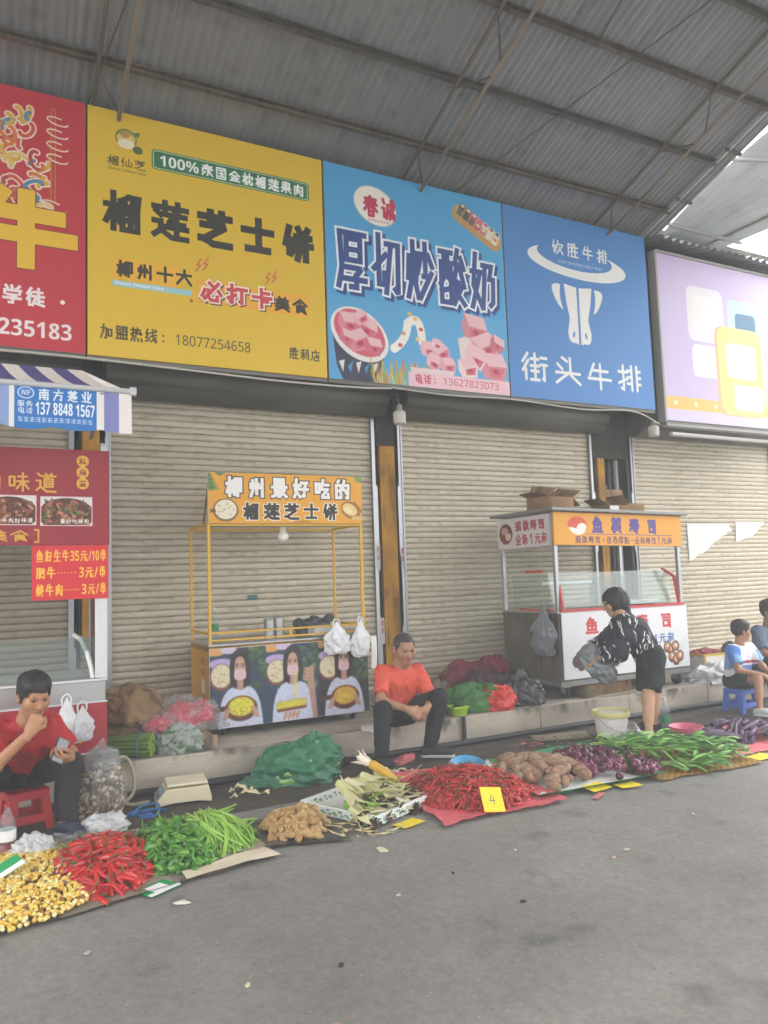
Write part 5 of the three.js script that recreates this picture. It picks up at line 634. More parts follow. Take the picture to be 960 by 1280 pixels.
// small chillies on a pink sheet
const pinkM = phys(0xe0666e, 0.5, { transmission: 0.12, thickness: 0, side: THREE.DoubleSide });
solo('plastic_sheet', sheet([[3.0, 0.66], [3.82, 0.74], [3.72, 2.02], [2.64, 2.03]], (x, z, u, v, e) => 0.008 + 0.03 * abs(fbm(x * 5, z * 5, 0, 3) - 0.5) + (e < 0.03 ? 0.012 * noise(x * 20, z * 20) : 0) + 0.02 * fbm(x * 14, z * 14, 0, 2), 40, 0.03, 9), pinkM, 'pink plastic sheet under the heap of small chillies', 'plastic sheet');
{
  const mk = (L, b) => loft([[-L / 2, 0, 0], [0, 0.004, b], [L / 2, 0, 0]], (t) => 0.0078 * (t < 0.2 ? 0.4 + 3 * t : 1 - 0.8 * ((t - 0.2) / 0.8) ** 1.5), 7, 6);
  srand(41); const gs = [mk(0.078, 0.01), mk(0.09, -0.008), mk(0.07, 0.004)];
  const st = [0.078, 0.09, 0.07].map((L) => loft([[-L / 2 + 0.004, 0, 0], [-L / 2 - 0.012, 0.002, 0.003], [-L / 2 - 0.028, 0.006, 0.01]], (t) => 0.0036 - 0.0015 * t, 4, 5));
  heap({ name: 'chilli', label: 'one of the small dark red chillies heaped on the pink sheet', cat: 'chilli', group: 'small chillies on the pink sheet', cx: 3.22, cz: 1.44, rx: 0.48, rz: 0.5, h: 0.17, a: 0.0, n: 300, geos: gs, mats: [0xc4262a, 0xd23a38, 0x9c1c20].map((c) => phys(c, 0.35)), stem: [st, std(0x5e5a2c, 0.7)], tilt: 0.4, base: 0.02 });
  heap({ name: 'chilli', label: 'small dark red chillies heaped on the pink sheet', cat: 'chilli', cx: 3.22, cz: 1.44, rx: 0.5, rz: 0.54, h: 0.17, n: 0, deep: 1900, geos: gs, mats: [0xc4262a, 0xd23a38, 0xa02024, 0xb04030].map((c) => phys(c, 0.35)), tilt: 0.45, base: 0.02, deepLabel: 'mass of small red chillies heaped on the pink sheet' });
  heap({ name: 'chilli_stem', label: 'thin green chilli stems in the heap', cat: 'chilli', cx: 3.22, cz: 1.44, rx: 0.48, rz: 0.52, h: 0.182, n: 0, deep: 700, geos: st, mats: [0x5e5a2c, 0x6f6a34].map((c) => std(c, 0.7)), tilt: 0.5, base: 0.024, deepLabel: 'thin green stems scattered through the chilli heap' });
}
// price cards
const cardT = (k) => canvas(128, 128, (c) => { c.fillStyle = '#efd21c'; c.fillRect(0, 0, 128, 128); if (k) { c.strokeStyle = '#3a4a56'; c.lineWidth = 5; c.beginPath(); c.moveTo(62, 42); c.lineTo(48, 72); c.lineTo(80, 70); c.moveTo(72, 50); c.lineTo(70, 92); c.stroke(); } });
const ycM = std(0xefd21c, 0.6);
function card(label, p, rot, w, h, m, printed) { const b = thing('price_card', label, 'price card', p); b.rotation.set(...rot); const g = sheet([[-w / 2, -h / 2], [w / 2, -h / 2], [w / 2, h / 2], [-w / 2, h / 2]], (x, z) => 0.012 * (x / w) ** 2 + 0.008 * (z / h), 6, 0); part('card', g, m, b); if (printed) { const q = sheet([[-w / 2, h / 2], [w / 2, h / 2], [w / 2, -h / 2], [-w / 2, -h / 2]], (x, z) => 0.0135 + 0.012 * (x / w) ** 2 + 0.008 * (z / h) - 0.012, 6, 0); const f = sheet([[-w * 0.49, -h * 0.49], [w * 0.49, -h * 0.49], [w * 0.49, h * 0.49], [-w * 0.49, h * 0.49]], (x, z) => 0.002 + 0.012 * (x / w) ** 2 + 0.008 * (z / h), 6, 0); const u = f.attributes.uv; for (let i = 0; i < u.count; i++) u.setY(i, 1 - u.getY(i)); part('number', f, printed, b); } return b; }
const ycard2 = std(0xefd21c, 0.6, { side: THREE.DoubleSide });
card('yellow card with a handwritten 4 leaning on the chilli heap', [3.1, 0.1, 1.95], [1.05, -0.15, 0], 0.17, 0.17, ycard2, std(0xffffff, 0.6, { map: cardT(1) }));
card('yellow card lying between the maize tray and the pink sheet', [2.5, 0.012, 1.83], [0.02, 0.3, 0], 0.2, 0.13, ycard2);
card('left of two yellow cards lying before the potatoes', [4.07, 0.03, 1.92], [0.15, 0.1, 0], 0.2, 0.14, ycard2);
card('right of two yellow cards lying before the onions', [4.33, 0.018, 1.98], [0.05, -0.1, 0], 0.19, 0.13, ycard2);
card('yellow card at the right edge before the aubergines', [5.9, 0.012, 1.95], [0.03, 0.1, 0], 0.26, 0.16, ycard2);
card('small pink paper scrap before the potatoes', [3.96, 0.014, 2.06], [0.05, 0.5, 0], 0.17, 0.05, std(0xd77a78, 0.7, { side: THREE.DoubleSide })).userData.category = 'paper scrap';
{ const b = thing('payment_card', 'green and white card lying on the road before the red peppers', 'card', [0.82, 0.012, 2.03], 0.5); part('card', box(0.2, 0.004, 0.15, 0.0015), std(0x1f9a5a, 0.5), b); part('paper', at(box(0.1, 0.002, 0.09), 0.0, 0.0032, 0), std(0xeeeeee, 0.6), b); part('white_edge', at(box(0.2, 0.002, 0.03), 0, 0.0032, 0.06), std(0xe9eeea, 0.6), b); }
{ const b = thing('payment_card', 'green card propped on the yellow fruit at the left edge', 'card', [0.09, 0.14, 1.62], 0.35); b.rotation.set(0.5, 0.5, 0.1); part('card', box(0.16, 0.004, 0.09, 0.0015), std(0x2a9a5a, 0.5), b); part('white_edge', at(box(0.16, 0.002, 0.03), 0, 0.0032, 0.03), std(0xe9eeea, 0.6), b); }
// potatoes and onions on a printed sack
{
  const skT = canvas(512, 512, (c, w, h) => { c.fillStyle = '#dfe3df'; c.fillRect(0, 0, w, h); c.fillStyle = '#2f8a55'; c.fillRect(0, 0, w, 46); c.fillRect(0, 466, w, 46); c.fillStyle = '#d98a2c'; c.fillRect(330, 340, 120, 90); c.fillStyle = '#2f8a55'; c.fillRect(450, 330, 62, 120); });
  solo('woven_sack', sheet([[3.7, 0.86], [5.0, 0.78], [4.72, 1.98], [3.5, 1.92]], (x, z, u, v, e) => 0.01 + 0.012 * noise(x * 8, z * 8) + 0.04 * clamp((0.06 - e) * 18), 34, 0.03, 4), std(0xffffff, 0.6, { map: skT, side: THREE.DoubleSide }), 'white and green printed sack spread under potatoes and onions', 'woven sack');
  const pt = tex(128, 128, (u, v) => { const g = 0.8 + 0.3 * (fbm(u * 8, v * 8, 0, 4, 8) - 0.5) - (H3(floor(u * 40), floor(v * 40), 2) > 0.965 ? 0.2 : 0); return [g, g * 0.97, g * 0.93]; });
  srand(51);
  heap({ name: 'potato', label: 'one of the dusty tan potatoes heaped on the white sack', cat: 'potato', group: 'potatoes on the white sack', cx: 3.95, cz: 1.36, rx: 0.38, rz: 0.48, h: 0.09, a: 0.2, n: 125, geos: [lump(0.062, 0.044, 0.048, 1, 0.2, 9), lump(0.052, 0.042, 0.044, 2, 0.2, 9), lump(0.072, 0.045, 0.05, 3, 0.22, 9), lump(0.056, 0.048, 0.05, 4, 0.18, 9)], mats: [0xbd9a80, 0xc4a489, 0xb08c72, 0xcbb096].map((c) => std(c, 0.9, { map: pt })), tilt: 0.5, base: 0.04, sc: [0.68, 1.0] });
  const on = (s) => { const g = new THREE.LatheGeometry([[0.001, -0.04], [0.02, -0.037], [0.04, -0.02], [0.047, 0], [0.042, 0.02], [0.025, 0.036], [0.009, 0.046], [0.005, 0.06], [0.007, 0.072], [0.001, 0.074]].map((p) => new THREE.Vector2(...p)), 18); return g; };
  const ot = tex(256, 64, (u, v) => { const g = 0.75 + 0.3 * (noise(u * 40, v * 2, 0, 40) - 0.5) + 0.2 * (noise(u * 9, v * 3, 0, 9) - 0.5); return [g, g * (0.9 + 0.1 * v), g]; });
  heap({ name: 'red_onion', label: 'one of the glossy red onions heaped right of the potatoes', cat: 'red onion', group: 'red onions on the white sack', cx: 4.56, cz: 1.44, rx: 0.38, rz: 0.48, h: 0.1, a: 0.2, n: 125, geos: [on(0)], mats: [0x7a2444, 0x8c3254, 0x641c38, 0x9a4a68].map((c) => phys(c, 0.3, { map: ot, clearcoat: 0.3 })), tilt: 1.2, base: 0.035, sc: [0.7, 1.0] });
}
// leafy greens on a yellow net
{
  const netT = tex(128, 128, (u, v) => { const g = 0.75 + 0.25 * (sin(u * PI * 32) * sin(v * PI * 32)); return [g, g * 0.95, g * 0.8]; });
  solo('net_sack', sheet([[4.5, 1.2], [5.9, 1.0], [5.75, 2.1], [4.62, 2.02]], (x, z, u, v, e) => 0.01 + 0.014 * noise(x * 8, z * 8), 24, 0.03, 6), std(0xc29a34, 0.8, { map: netT, side: THREE.DoubleSide }), 'yellow net sack spread under the leafy greens', 'net sack');
  const lf = (L, w, s) => { const n = 7, pos = [], idx = []; for (let i = 0; i <= n; i++) { const q = i / n, W = w * sin(PI * (0.06 + 0.94 * q)) ** 0.8; for (let j = 0; j <= 2; j++) { const k = j - 1; pos.push(q * L, 0.02 * sin(q * 3 + s) + abs(k) * W * 0.35 - 0.1 * q * q * L, k * W); if (i < n && j < 2) { const m = i * 3 + j; idx.push(m, m + 1, m + 3, m + 1, m + 4, m + 3); } } } const g = new THREE.BufferGeometry(); g.setAttribute('position', new THREE.Float32BufferAttribute(pos, 3)); g.setIndex(idx); g.computeVertexNormals(); return g; };
  const lgs = [lf(0.15, 0.013, 0), lf(0.17, 0.011, 1), lf(0.12, 0.016, 2)], lms = [0x5f9a40, 0x74ac4c, 0x4a8038, 0x93be64].map((c) => std(c, 0.55, { side: THREE.DoubleSide })), sm_ = std(0x86ab58, 0.6);
  srand(61);
  const spots = [[4.75, 1.6, 0.0], [4.85, 1.35, 0.1], [5.0, 1.75, 0.1], [5.15, 1.5, 0.1], [5.2, 1.9, 0.0], [5.4, 1.65, 0.05], [5.2, 1.42, 0.02], [5.6, 1.45, 0.0], [5.55, 1.85, 0.0], [4.9, 1.25, 0.03], [5.1, 1.95, 0.0], [4.95, 1.55, 0.12], [5.65, 1.65, 0.02], [5.25, 1.7, 0.1]];
  spots.forEach(([x, z, y], i) => { const b = thing('greens_bunch', 'one of the bunches of long leafy greens laid on the yellow net', 'leafy greens', [x, y + 0.03, z], 0, 'leafy green bunches'); b.rotation.y = rr(-0.75, -0.15); const sg = []; for (let k = 0; k < 7; k++) sg.push(tube([[-0.26, 0.01 + rr(0, 0.04), rr(-0.03, 0.03)], [-0.05, 0.03 + rr(0, 0.03), rr(-0.06, 0.06)], [0.14, 0.03, rr(-0.1, 0.1)]], 0.005, 8, 5)); part('stems', join(sg), sm_, b); for (let k = 0; k < 44; k++) { const m = part('leaf', lgs[k % 3], lms[floor(rnd() * 4)], b, [rr(-0.2, 0.16), rr(0.015, 0.075), rr(-0.09, 0.09)], [rr(-0.7, 0.7), rr(-0.75, 0.75), rr(-0.05, 0.4)]); } });
  // bag and aubergines
  const g = new THREE.Group(); solo('plastic_bag', crumple(0.2, 0.16, 0.15, 14, { amp: 0.28, pinch: 0.35 }), clearM, 'clear plastic bag standing among the leafy greens', 'plastic bag', [5.3, 0.03, 1.12]);
  solo('bag_contents', crumple(0.13, 0.08, 0.1, 15, { amp: 0.2 }), std(0xdedede, 0.8), 'white contents inside the clear bag among the greens', 'bag contents', [5.3, 0.035, 1.12]);
  solo('plastic_sheet', sheet([[5.55, 0.95], [6.9, 0.75], [6.9, 1.9], [5.45, 1.82]], (x, z, u, v, e) => 0.006 + 0.03 * abs(fbm(x * 5, z * 5 + 3, 0, 3) - 0.5) + 0.015 * fbm(x * 14, z * 14, 0, 2), 30, 0.03, 8), pinkM, 'pink plastic sheet under the aubergines at the right', 'plastic sheet');
  const eg = (L, b) => loft([[-L / 2, 0, 0], [-L * 0.15, 0.01, b * 0.7], [L * 0.2, 0.005, b], [L / 2, 0, b * 0.5]], (t) => 0.028 * (t < 0.12 ? 0.5 + t * 3 : t > 0.82 ? sqrt(max(0.01, 1 - ((t - 0.82) / 0.18) ** 2)) : 0.86 + 0.14 * t), 18, 12);
  srand(71); const egs = [eg(0.3, 0.03), eg(0.34, -0.025), eg(0.28, 0.04)], cal = [0.3, 0.34, 0.28].map((L) => join(loft([[-L / 2 + 0.03, 0, 0.0], [-L / 2 - 0.01, 0, -0.01]], (t) => 0.026 - 0.012 * t, 4, 8), loft([[-L / 2 - 0.005, 0, -0.01], [-L / 2 - 0.05, 0.01, -0.02]], (t) => 0.008, 4, 6)));
  const ems = [0x3a1040, 0x48184e, 0x2c0c34].map((c) => phys(c, 0.3, { specularIntensity: 0.45 })), cM = std(0x4a3a4a, 0.6);
  const EL = 'one of the long glossy purple aubergines in the left group on the pink sheet';
  heap({ name: 'aubergine', label: EL, cat: 'aubergine', group: 'aubergines, left group', cx: 6.0, cz: 1.34, rx: 0.24, rz: 0.28, h: 0.07, follow: 0.4, n: 20, geos: egs, mats: ems, stem: [cal, cM], tilt: 0.1, base: 0.03, face: () => rr(-0.5, 0.2) });
  heap({ name: 'aubergine', label: 'one of the long glossy purple aubergines in the right group at the photo edge', cat: 'aubergine', group: 'aubergines, right group', cx: 6.5, cz: 1.3, rx: 0.36, rz: 0.34, h: 0.12, follow: 0.4, n: 42, geos: egs, mats: ems, stem: [cal, cM], tilt: 0.12, base: 0.03, face: () => rr(0.1, 0.9) });
}
// bowls, bucket, baskets
const bowlG = (r, h) => new THREE.LatheGeometry([[0.001, 0], [r * 0.6, 0], [r * 0.66, 0.006], [r * 0.94, h - 0.006], [r, h - 0.004], [r * 1.03, h], [r * 1.0, h + 0.003], [r * 0.92, h - 0.004], [r * 0.62, 0.012], [0.001, 0.01]].map((p) => new THREE.Vector2(...p)), 40);
solo('bowl', bowlG(0.15, 0.085), phys(0x4aa3d2, 0.35, { transmission: 0.1, thickness: 0 }), 'shallow blue plastic bowl behind the chilli heap', 'bowl', [3.56, 0.0, 0.93], [0.25, 0, 0.1]);
solo('bowl', bowlG(0.155, 0.13), phys(0xe27a92, 0.35, { transmission: 0.2, thickness: 0 }), 'pink plastic bowl standing by the aubergines', 'bowl', [5.87, 0.03, 1.2]);
solo('plastic_bag', crumple(0.1, 0.1, 0.07, 31, { amp: 0.25, pinch: 0.3 }), milkyM, 'small crumpled clear bag between the chillies and the potatoes', 'plastic bag', [3.64, 0.01, 1.12]);
{ const b = thing('bucket', 'white plastic bucket with a yellow rim beside the bending woman', 'bucket', [5.48, 0.004, 0.62]);
  part('body', new THREE.LatheGeometry([[0.001, 0], [0.135, 0], [0.14, 0.008], [0.165, 0.235], [0.165, 0.24]].map((p) => new THREE.Vector2(...p)), 40), phys(0xe6e3dc, 0.4, { side: THREE.DoubleSide }), b);
  part('rim', new THREE.LatheGeometry([[0.165, 0.215], [0.185, 0.215], [0.186, 0.262], [0.178, 0.268], [0.162, 0.266], [0.16, 0.24]].map((p) => new THREE.Vector2(...p)), 40), std(0xdcd391, 0.45), b);
  part('handle', tube([[-0.17, 0.2, 0.02], [-0.12, 0.12, 0.13], [0, 0.085, 0.175], [0.12, 0.12, 0.13], [0.17, 0.2, 0.02]], 0.004, 24, 6), alu, b);
}
bottle('clear water bottle with a green label standing behind the woman', [6.02, 0.004, 0.81], 0.36, 0.05, 0xd8d8d4, 0x2f7a50, [0xdfeeea, 0.5, 0.9]);
bottle('clear bottle with a red cap and red drink at the left edge', [0.1, 0.004, 1.0], 0.33, 0.052, 0xb5202a, 0xe6e4e2, [0xb01c28, 0.26, 0.25]);
{ const b = thing('basket', 'lime green plastic basket on the platform edge beside the green sack', 'basket', [4.14, P, -0.1]); const lm = phys(0xa8cc28, 0.4);
  part('body', new THREE.CylinderGeometry(0.115, 0.09, 0.085, 4, 3, true).rotateY(PI / 4).translate(0, 0.0425, 0), std(0x9cc22a, 0.45, { side: THREE.DoubleSide }), b); part('floor', at(box(0.125, 0.006, 0.125), 0, 0.004, 0), lm, b); part('rim', join([-1, 1].flatMap((s) => [at(box(0.18, 0.018, 0.012, 0.003), 0, 0.084, s * 0.083), at(box(0.012, 0.018, 0.154, 0.003), s * 0.083, 0.084, 0)])), lm, b); }
// kitchen scale
{ const b = thing('scale', 'cream coloured electronic weighing scale with a tilted blue display', 'weighing scale', [1.33, 0.006, 0.36], -0.12); const cr = std(0xd9cfae, 0.45);
  const s = new THREE.Shape(); s.moveTo(-0.2, 0); s.lineTo(-0.2, 0.03); s.lineTo(-0.135, 0.105); s.lineTo(0.17, 0.105); s.lineTo(0.19, 0.03); s.lineTo(0.19, 0); s.lineTo(0.1, 0.015); s.lineTo(-0.1, 0.015); s.closePath();
  part('body', new THREE.ExtrudeGeometry(s, { depth: 0.26, bevelEnabled: true, bevelSize: 0.008, bevelThickness: 0.008, bevelSegments: 2 }).translate(0, 0.008, -0.13), cr, b);
  part('pan', at(new RoundedBoxGeometry(0.3, 0.022, 0.26, 2, 0.008), 0.02, 0.145, 0), std(0xe0d7ba, 0.4), b); part('pan_post', at(box(0.14, 0.025, 0.12), 0.02, 0.125, 0), cr, b);
  const dt = canvas(128, 128, (c) => { c.fillStyle = '#5f7f90'; c.fillRect(0, 0, 128, 128); c.fillStyle = '#8fc2d8'; c.fillRect(10, 12, 108, 50); c.fillStyle = '#4a5f6c'; for (let k = 0; k < 8; k++) c.fillRect(12 + (k % 4) * 28, 72 + floor(k / 4) * 26, 20, 18); });
  part('display', new THREE.PlaneGeometry(0.22, 0.08).rotateX(-PI / 2).rotateY(-PI / 2).rotateZ(0.857).translate(-0.181, 0.079, 0), printM(dt, 0.3), b); }
// hose, rope, mat, litter
solo('rubber_hose', tube([[0.95, 0.3, -0.02], [0.86, 0.28, 0.12], [0.84, 0.12, 0.2], [0.9, 0.03, 0.22], [0.985, 0.06, 0.16], [1.0, 0.2, 0.1], [0.96, 0.31, 0.05], [0.885, 0.33, 0.12], [0.86, 0.15, 0.23], [0.92, 0.028, 0.3], [1.08, 0.025, 0.34]], 0.015, 90, 10), std(0xa39a82, 0.65), 'grey rubber hose looped against the platform end', 'hose');
solo('rope', join(tube([[0.86, 0.012, 0.6], [0.95, 0.02, 0.5], [1.05, 0.012, 0.62], [1.0, 0.03, 0.68], [0.9, 0.014, 0.55], [1.1, 0.012, 0.5], [1.16, 0.012, 0.6]], 0.009, 60, 6), tube([[0.9, 0.014, 0.62], [0.98, 0.05, 0.52], [1.1, 0.06, 0.55], [1.06, 0.015, 0.68], [0.95, 0.014, 0.66]], 0.008, 40, 6)), std(0x2f6fb0, 0.6), 'tangle of blue plastic rope before the weighing scale', 'rope');
{ const mk = (pts, w, h) => { const c = new THREE.CatmullRomCurve3(pts.map((p) => V(...p))), n = 24, pos = [], idx = []; for (let i = 0; i <= n; i++) { const p = c.getPointAt(i / n), t = c.getTangentAt(i / n), s = V(t.z, 0, -t.x).normalize().multiplyScalar(w * (0.5 + 0.5 * noise(i * 0.7, w * 99))); pos.push(p.x + s.x, p.y + h * noise(i * 0.5, 3), p.z + s.z, p.x - s.x, p.y + h * noise(i * 0.5, 9), p.z - s.z); if (i < n) idx.push(2 * i, 2 * i + 1, 2 * i + 2, 2 * i + 1, 2 * i + 3, 2 * i + 2); } const g = new THREE.BufferGeometry(); g.setAttribute('position', new THREE.Float32BufferAttribute(pos, 3)); g.setIndex(idx); g.computeVertexNormals(); return g; };
  const hm = std(0xcfc19a, 0.8, { side: THREE.DoubleSide }), pk = std(0xc86a70, 0.7, { side: THREE.DoubleSide });
  solo('husk_strip', mk([[1.62, 0.015, 0.62], [1.76, 0.04, 0.6], [1.92, 0.02, 0.66]], 0.022, 0.04), hm, 'long curled maize husk on the pavement right of the scale', 'husk');
  solo('husk_strip', mk([[1.66, 0.015, 0.46], [1.74, 0.05, 0.44], [1.84, 0.02, 0.5]], 0.022, 0.04), hm, 'short curled maize husk behind the long one', 'husk');
  solo('husk_strip', mk([[2.98, 0.015, 0.62], [3.1, 0.03, 0.6], [3.2, 0.015, 0.66]], 0.012, 0.02), hm, 'thin pale husk before the shoes of the man in orange', 'husk');
  solo('plastic_strip', mk([[4.45, 0.015, 0.42], [4.6, 0.03, 0.45], [4.72, 0.012, 0.5], [4.62, 0.02, 0.52], [4.5, 0.012, 0.48]], 0.012, 0.02), pk, 'pink plastic strip on the pavement behind the potatoes', 'plastic strip');
  solo('plastic_scrap', crumple(0.14, 0.05, 0.06, 44, { amp: 0.25 }), pk, 'folded pink plastic between the shoes of the man in orange', 'plastic scrap', [3.3, 0.008, 0.3], [0, 0.3, 0.2]);
  solo('cardboard_sheet', sheet([[4.85, 0.1], [5.5, 0.24], [5.3, 0.52], [4.75, 0.4]], (x, z) => 0.012 + 0.015 * noise(x * 4, z * 4), 12, 0.02, 2), std(0xb5aa94, 0.9, { map: grimeT, side: THREE.DoubleSide }), 'flat greyish cardboard on the pavement left of the bucket', 'cardboard');
  solo('leaf_scraps', join(Array.from({ length: 14 }, () => at(new THREE.SphereGeometry(0.03, 6, 4).scale(1, 0.15, 0.4), rr(4.6, 5.6), 0.012, rr(0.3, 0.75), 0, rr(0, 6), 0))), std(0x6d8f3e, 0.8), 'scraps of green leaves on the pavement by the cardboard', 'leaf scraps').userData.kind = 'stuff';
}
srand(81);
{ const q = [[0.9, 2.28, 0.045, 0xd8d4c8], [0.95, 3.25, 0.02, 0xc9b9a0], [1.35, 3.3, 0.018, 0x2a2a2a], [2.13, 1.96 + 0.2, 0.05, 0xd2cba8], [1.15, 3.7, 0.02, 0xb98a60], [3.2, 3.0, 0.018, 0xc8a890], [3.35, 2.95, 0.02, 0xc9b0a0], [2.4, 3.2, 0.016, 0x2e2c2a], [2.8, 2.6, 0.016, 0xc0b8a8], [4.2, 2.7, 0.016, 0xc9c0b0], [1.9, 2.8, 0.014, 0xb8b0a0], [0.4, 2.6, 0.02, 0xa8a69a], [2.3, 2.7, 0.012, 0x33312e]];
  q.forEach(([x, z, r, c], i) => solo('litter_scrap', lump(r, 0.006, r * 0.6, i, 0.4, 6), std(c, 0.85), ['pale flattened scrap on the road just before the green and white card', 'small tan scrap on the open road', 'dark speck on the open road', 'pale husk scrap before the maize tray', 'brown scrap near the bottom of the road'][min(i, 4)] + (i > 4 ? ', scattered litter' : ''), 'litter', [x, 0.006, z], [0, rr(0, 3), 0], i > 3 ? 'scraps of litter on the road' : undefined)); 
  scene.children.filter((m) => /^litter_scrap/.test(m.name)).slice(4).forEach((m) => { m.userData.label = 'tiny scrap of litter lying on the open grey road'; }); }
// goods on the platform
srand(91);
const greenNet = phys(0x3a9068, 0.5, { transmission: 0.5, thickness: 0, side: THREE.DoubleSide, bumpMap: tex(128, 128, (u, v) => 0.5 + 0.5 * sin(u * PI * 40) * sin(v * PI * 40), false), bumpScale: 0.002 });
{ const b = thing('net_bag', 'bulging green net bag leaning on the platform left of the man in orange', 'net bag', [2.3, 0.006, 0.3]); part('net', join(crumple(0.37, 0.31, 0.25, 3, { amp: 0.24, fr: 1.8 }), at(crumple(0.22, 0.24, 0.18, 6, { amp: 0.28 }), 0.16, 0.1, -0.02), at(crumple(0.22, 0.09, 0.1, 8, { amp: 0.25 }), -0.3, 0, 0.02)), greenNet, b);
  part('contents', join(at(crumple(0.29, 0.22, 0.19, 13, { amp: 0.3 }), 0, 0.01, 0), at(crumple(0.15, 0.18, 0.12, 16, { amp: 0.3 }), 0.16, 0.12, 0)), std(0x9cc47c, 0.8), b); }
const kraft2 = std(0xb08d66, 0.85, { map: grimeT, side: THREE.DoubleSide });
solo('paper_bag', crumple(0.3, 0.3, 0.24, 51, { amp: 0.24, fr: 1.2, flat: 0.3 }), kraft2, 'crumpled brown paper bag behind the bundle of green stems', 'paper bag', [1.02, P + 0.26, -0.42], [0.1, 0.2, -0.25]);
solo('paper_bag', crumple(0.28, 0.3, 0.26, 53, { amp: 0.2, fr: 1.2 }), std(0x6b5238, 0.9, { side: THREE.DoubleSide }), 'dark brown sack under the brown paper bag', 'sack', [0.98, P, -0.45]);
solo('paper_bag', crumple(0.3, 0.34, 0.2, 57, { amp: 0.22, fr: 1.3 }), std(0x9a7f60, 0.85, { side: THREE.DoubleSide }), 'brown wrinkled bag behind the pink bags left of the yellow cart', 'sack', [1.5, P, -0.6]);
{ const b = thing('produce_bag', 'clear plastic bags full of pink-red goods stacked left of the yellow cart', 'plastic bag', [1.45, P + 0.18, -0.28]); part('contents', join(at(crumple(0.17, 0.2, 0.14, 61, { amp: 0.2, fr: 3 }), 0.02, 0, 0), at(crumple(0.14, 0.12, 0.12, 62, { amp: 0.2, fr: 3 }), -0.17, 0.0, 0.03), at(crumple(0.12, 0.17, 0.1, 63, { amp: 0.2, fr: 3 }), 0.16, 0.03, 0.02)), std(0xd0384c, 0.6), b); part('clear_wrap', join(at(crumple(0.21, 0.26, 0.17, 64, { amp: 0.3, fr: 2.4 }), 0.02, -0.01, 0.01), at(crumple(0.2, 0.15, 0.15, 65, { amp: 0.3, fr: 2.4 }), -0.17, -0.01, 0.04), at(crumple(0.15, 0.22, 0.13, 66, { amp: 0.3, fr: 2.4 }), 0.17, 0, 0.03), at(crumple(0.16, 0.05, 0.1, 67, { amp: 0.3 }), 0.24, -0.02, 0.1)), clearM, b); }
{ const b = thing('produce_bag', 'clear plastic bag of leafy greens under the pink bags', 'plastic bag', [1.42, P, -0.16]); part('contents', crumple(0.17, 0.2, 0.13, 71, { amp: 0.3, fr: 4, det: 34 }), std(0x4a6b3e, 0.75), b); part('clear_wrap', crumple(0.19, 0.23, 0.15, 72, { amp: 0.22, fr: 2.5 }), phys(0xe6ece8, 0.25, { transmission: 0.7, thickness: 0, side: THREE.DoubleSide }), b); }
{ const b = thing('stem_bundle', 'bundle of cut green stems tied with blue string at the platform edge', 'green stems', [1.03, P + 0.1, -0.14], -0.5); const gs = []; for (let k = 0; k < 130; k++) { const a = rr(0, 6.28), r = sqrt(rnd()) * 0.095; gs.push(rod([-0.22 + rr(0, 0.05), sin(a) * r * 0.7, cos(a) * r * 0.7], [0.15 + rr(-0.01, 0.015), sin(a) * r, cos(a) * r], 0.0072, 5)); } part('stems', join(gs), std(0x5d7d2c, 0.6), b).userData.kind = 'stuff'; const cs = []; for (let k = 0; k < 120; k++) { const a = rr(0, 6.28), r = sqrt(rnd()) * 0.09; cs.push(at(new THREE.SphereGeometry(0.0078, 6, 4), 0.16 + rr(-0.005, 0.008), sin(a) * r, cos(a) * r)); } part('cut_ends', join(cs), std(0x8aa648, 0.6), b).userData.kind = 'stuff'; part('string', new THREE.TorusGeometry(0.095, 0.006, 6, 30).rotateY(PI / 2).translate(0.07, 0, 0), std(0x3a6f9a, 0.6), b); }
solo('tin_can', cyl(0.03, 0.03, 0.09, 16), std(0xa88a78, 0.5), 'small pinkish can under the left end of the yellow cart', 'can', [1.72, P + 0.045, -0.2]);
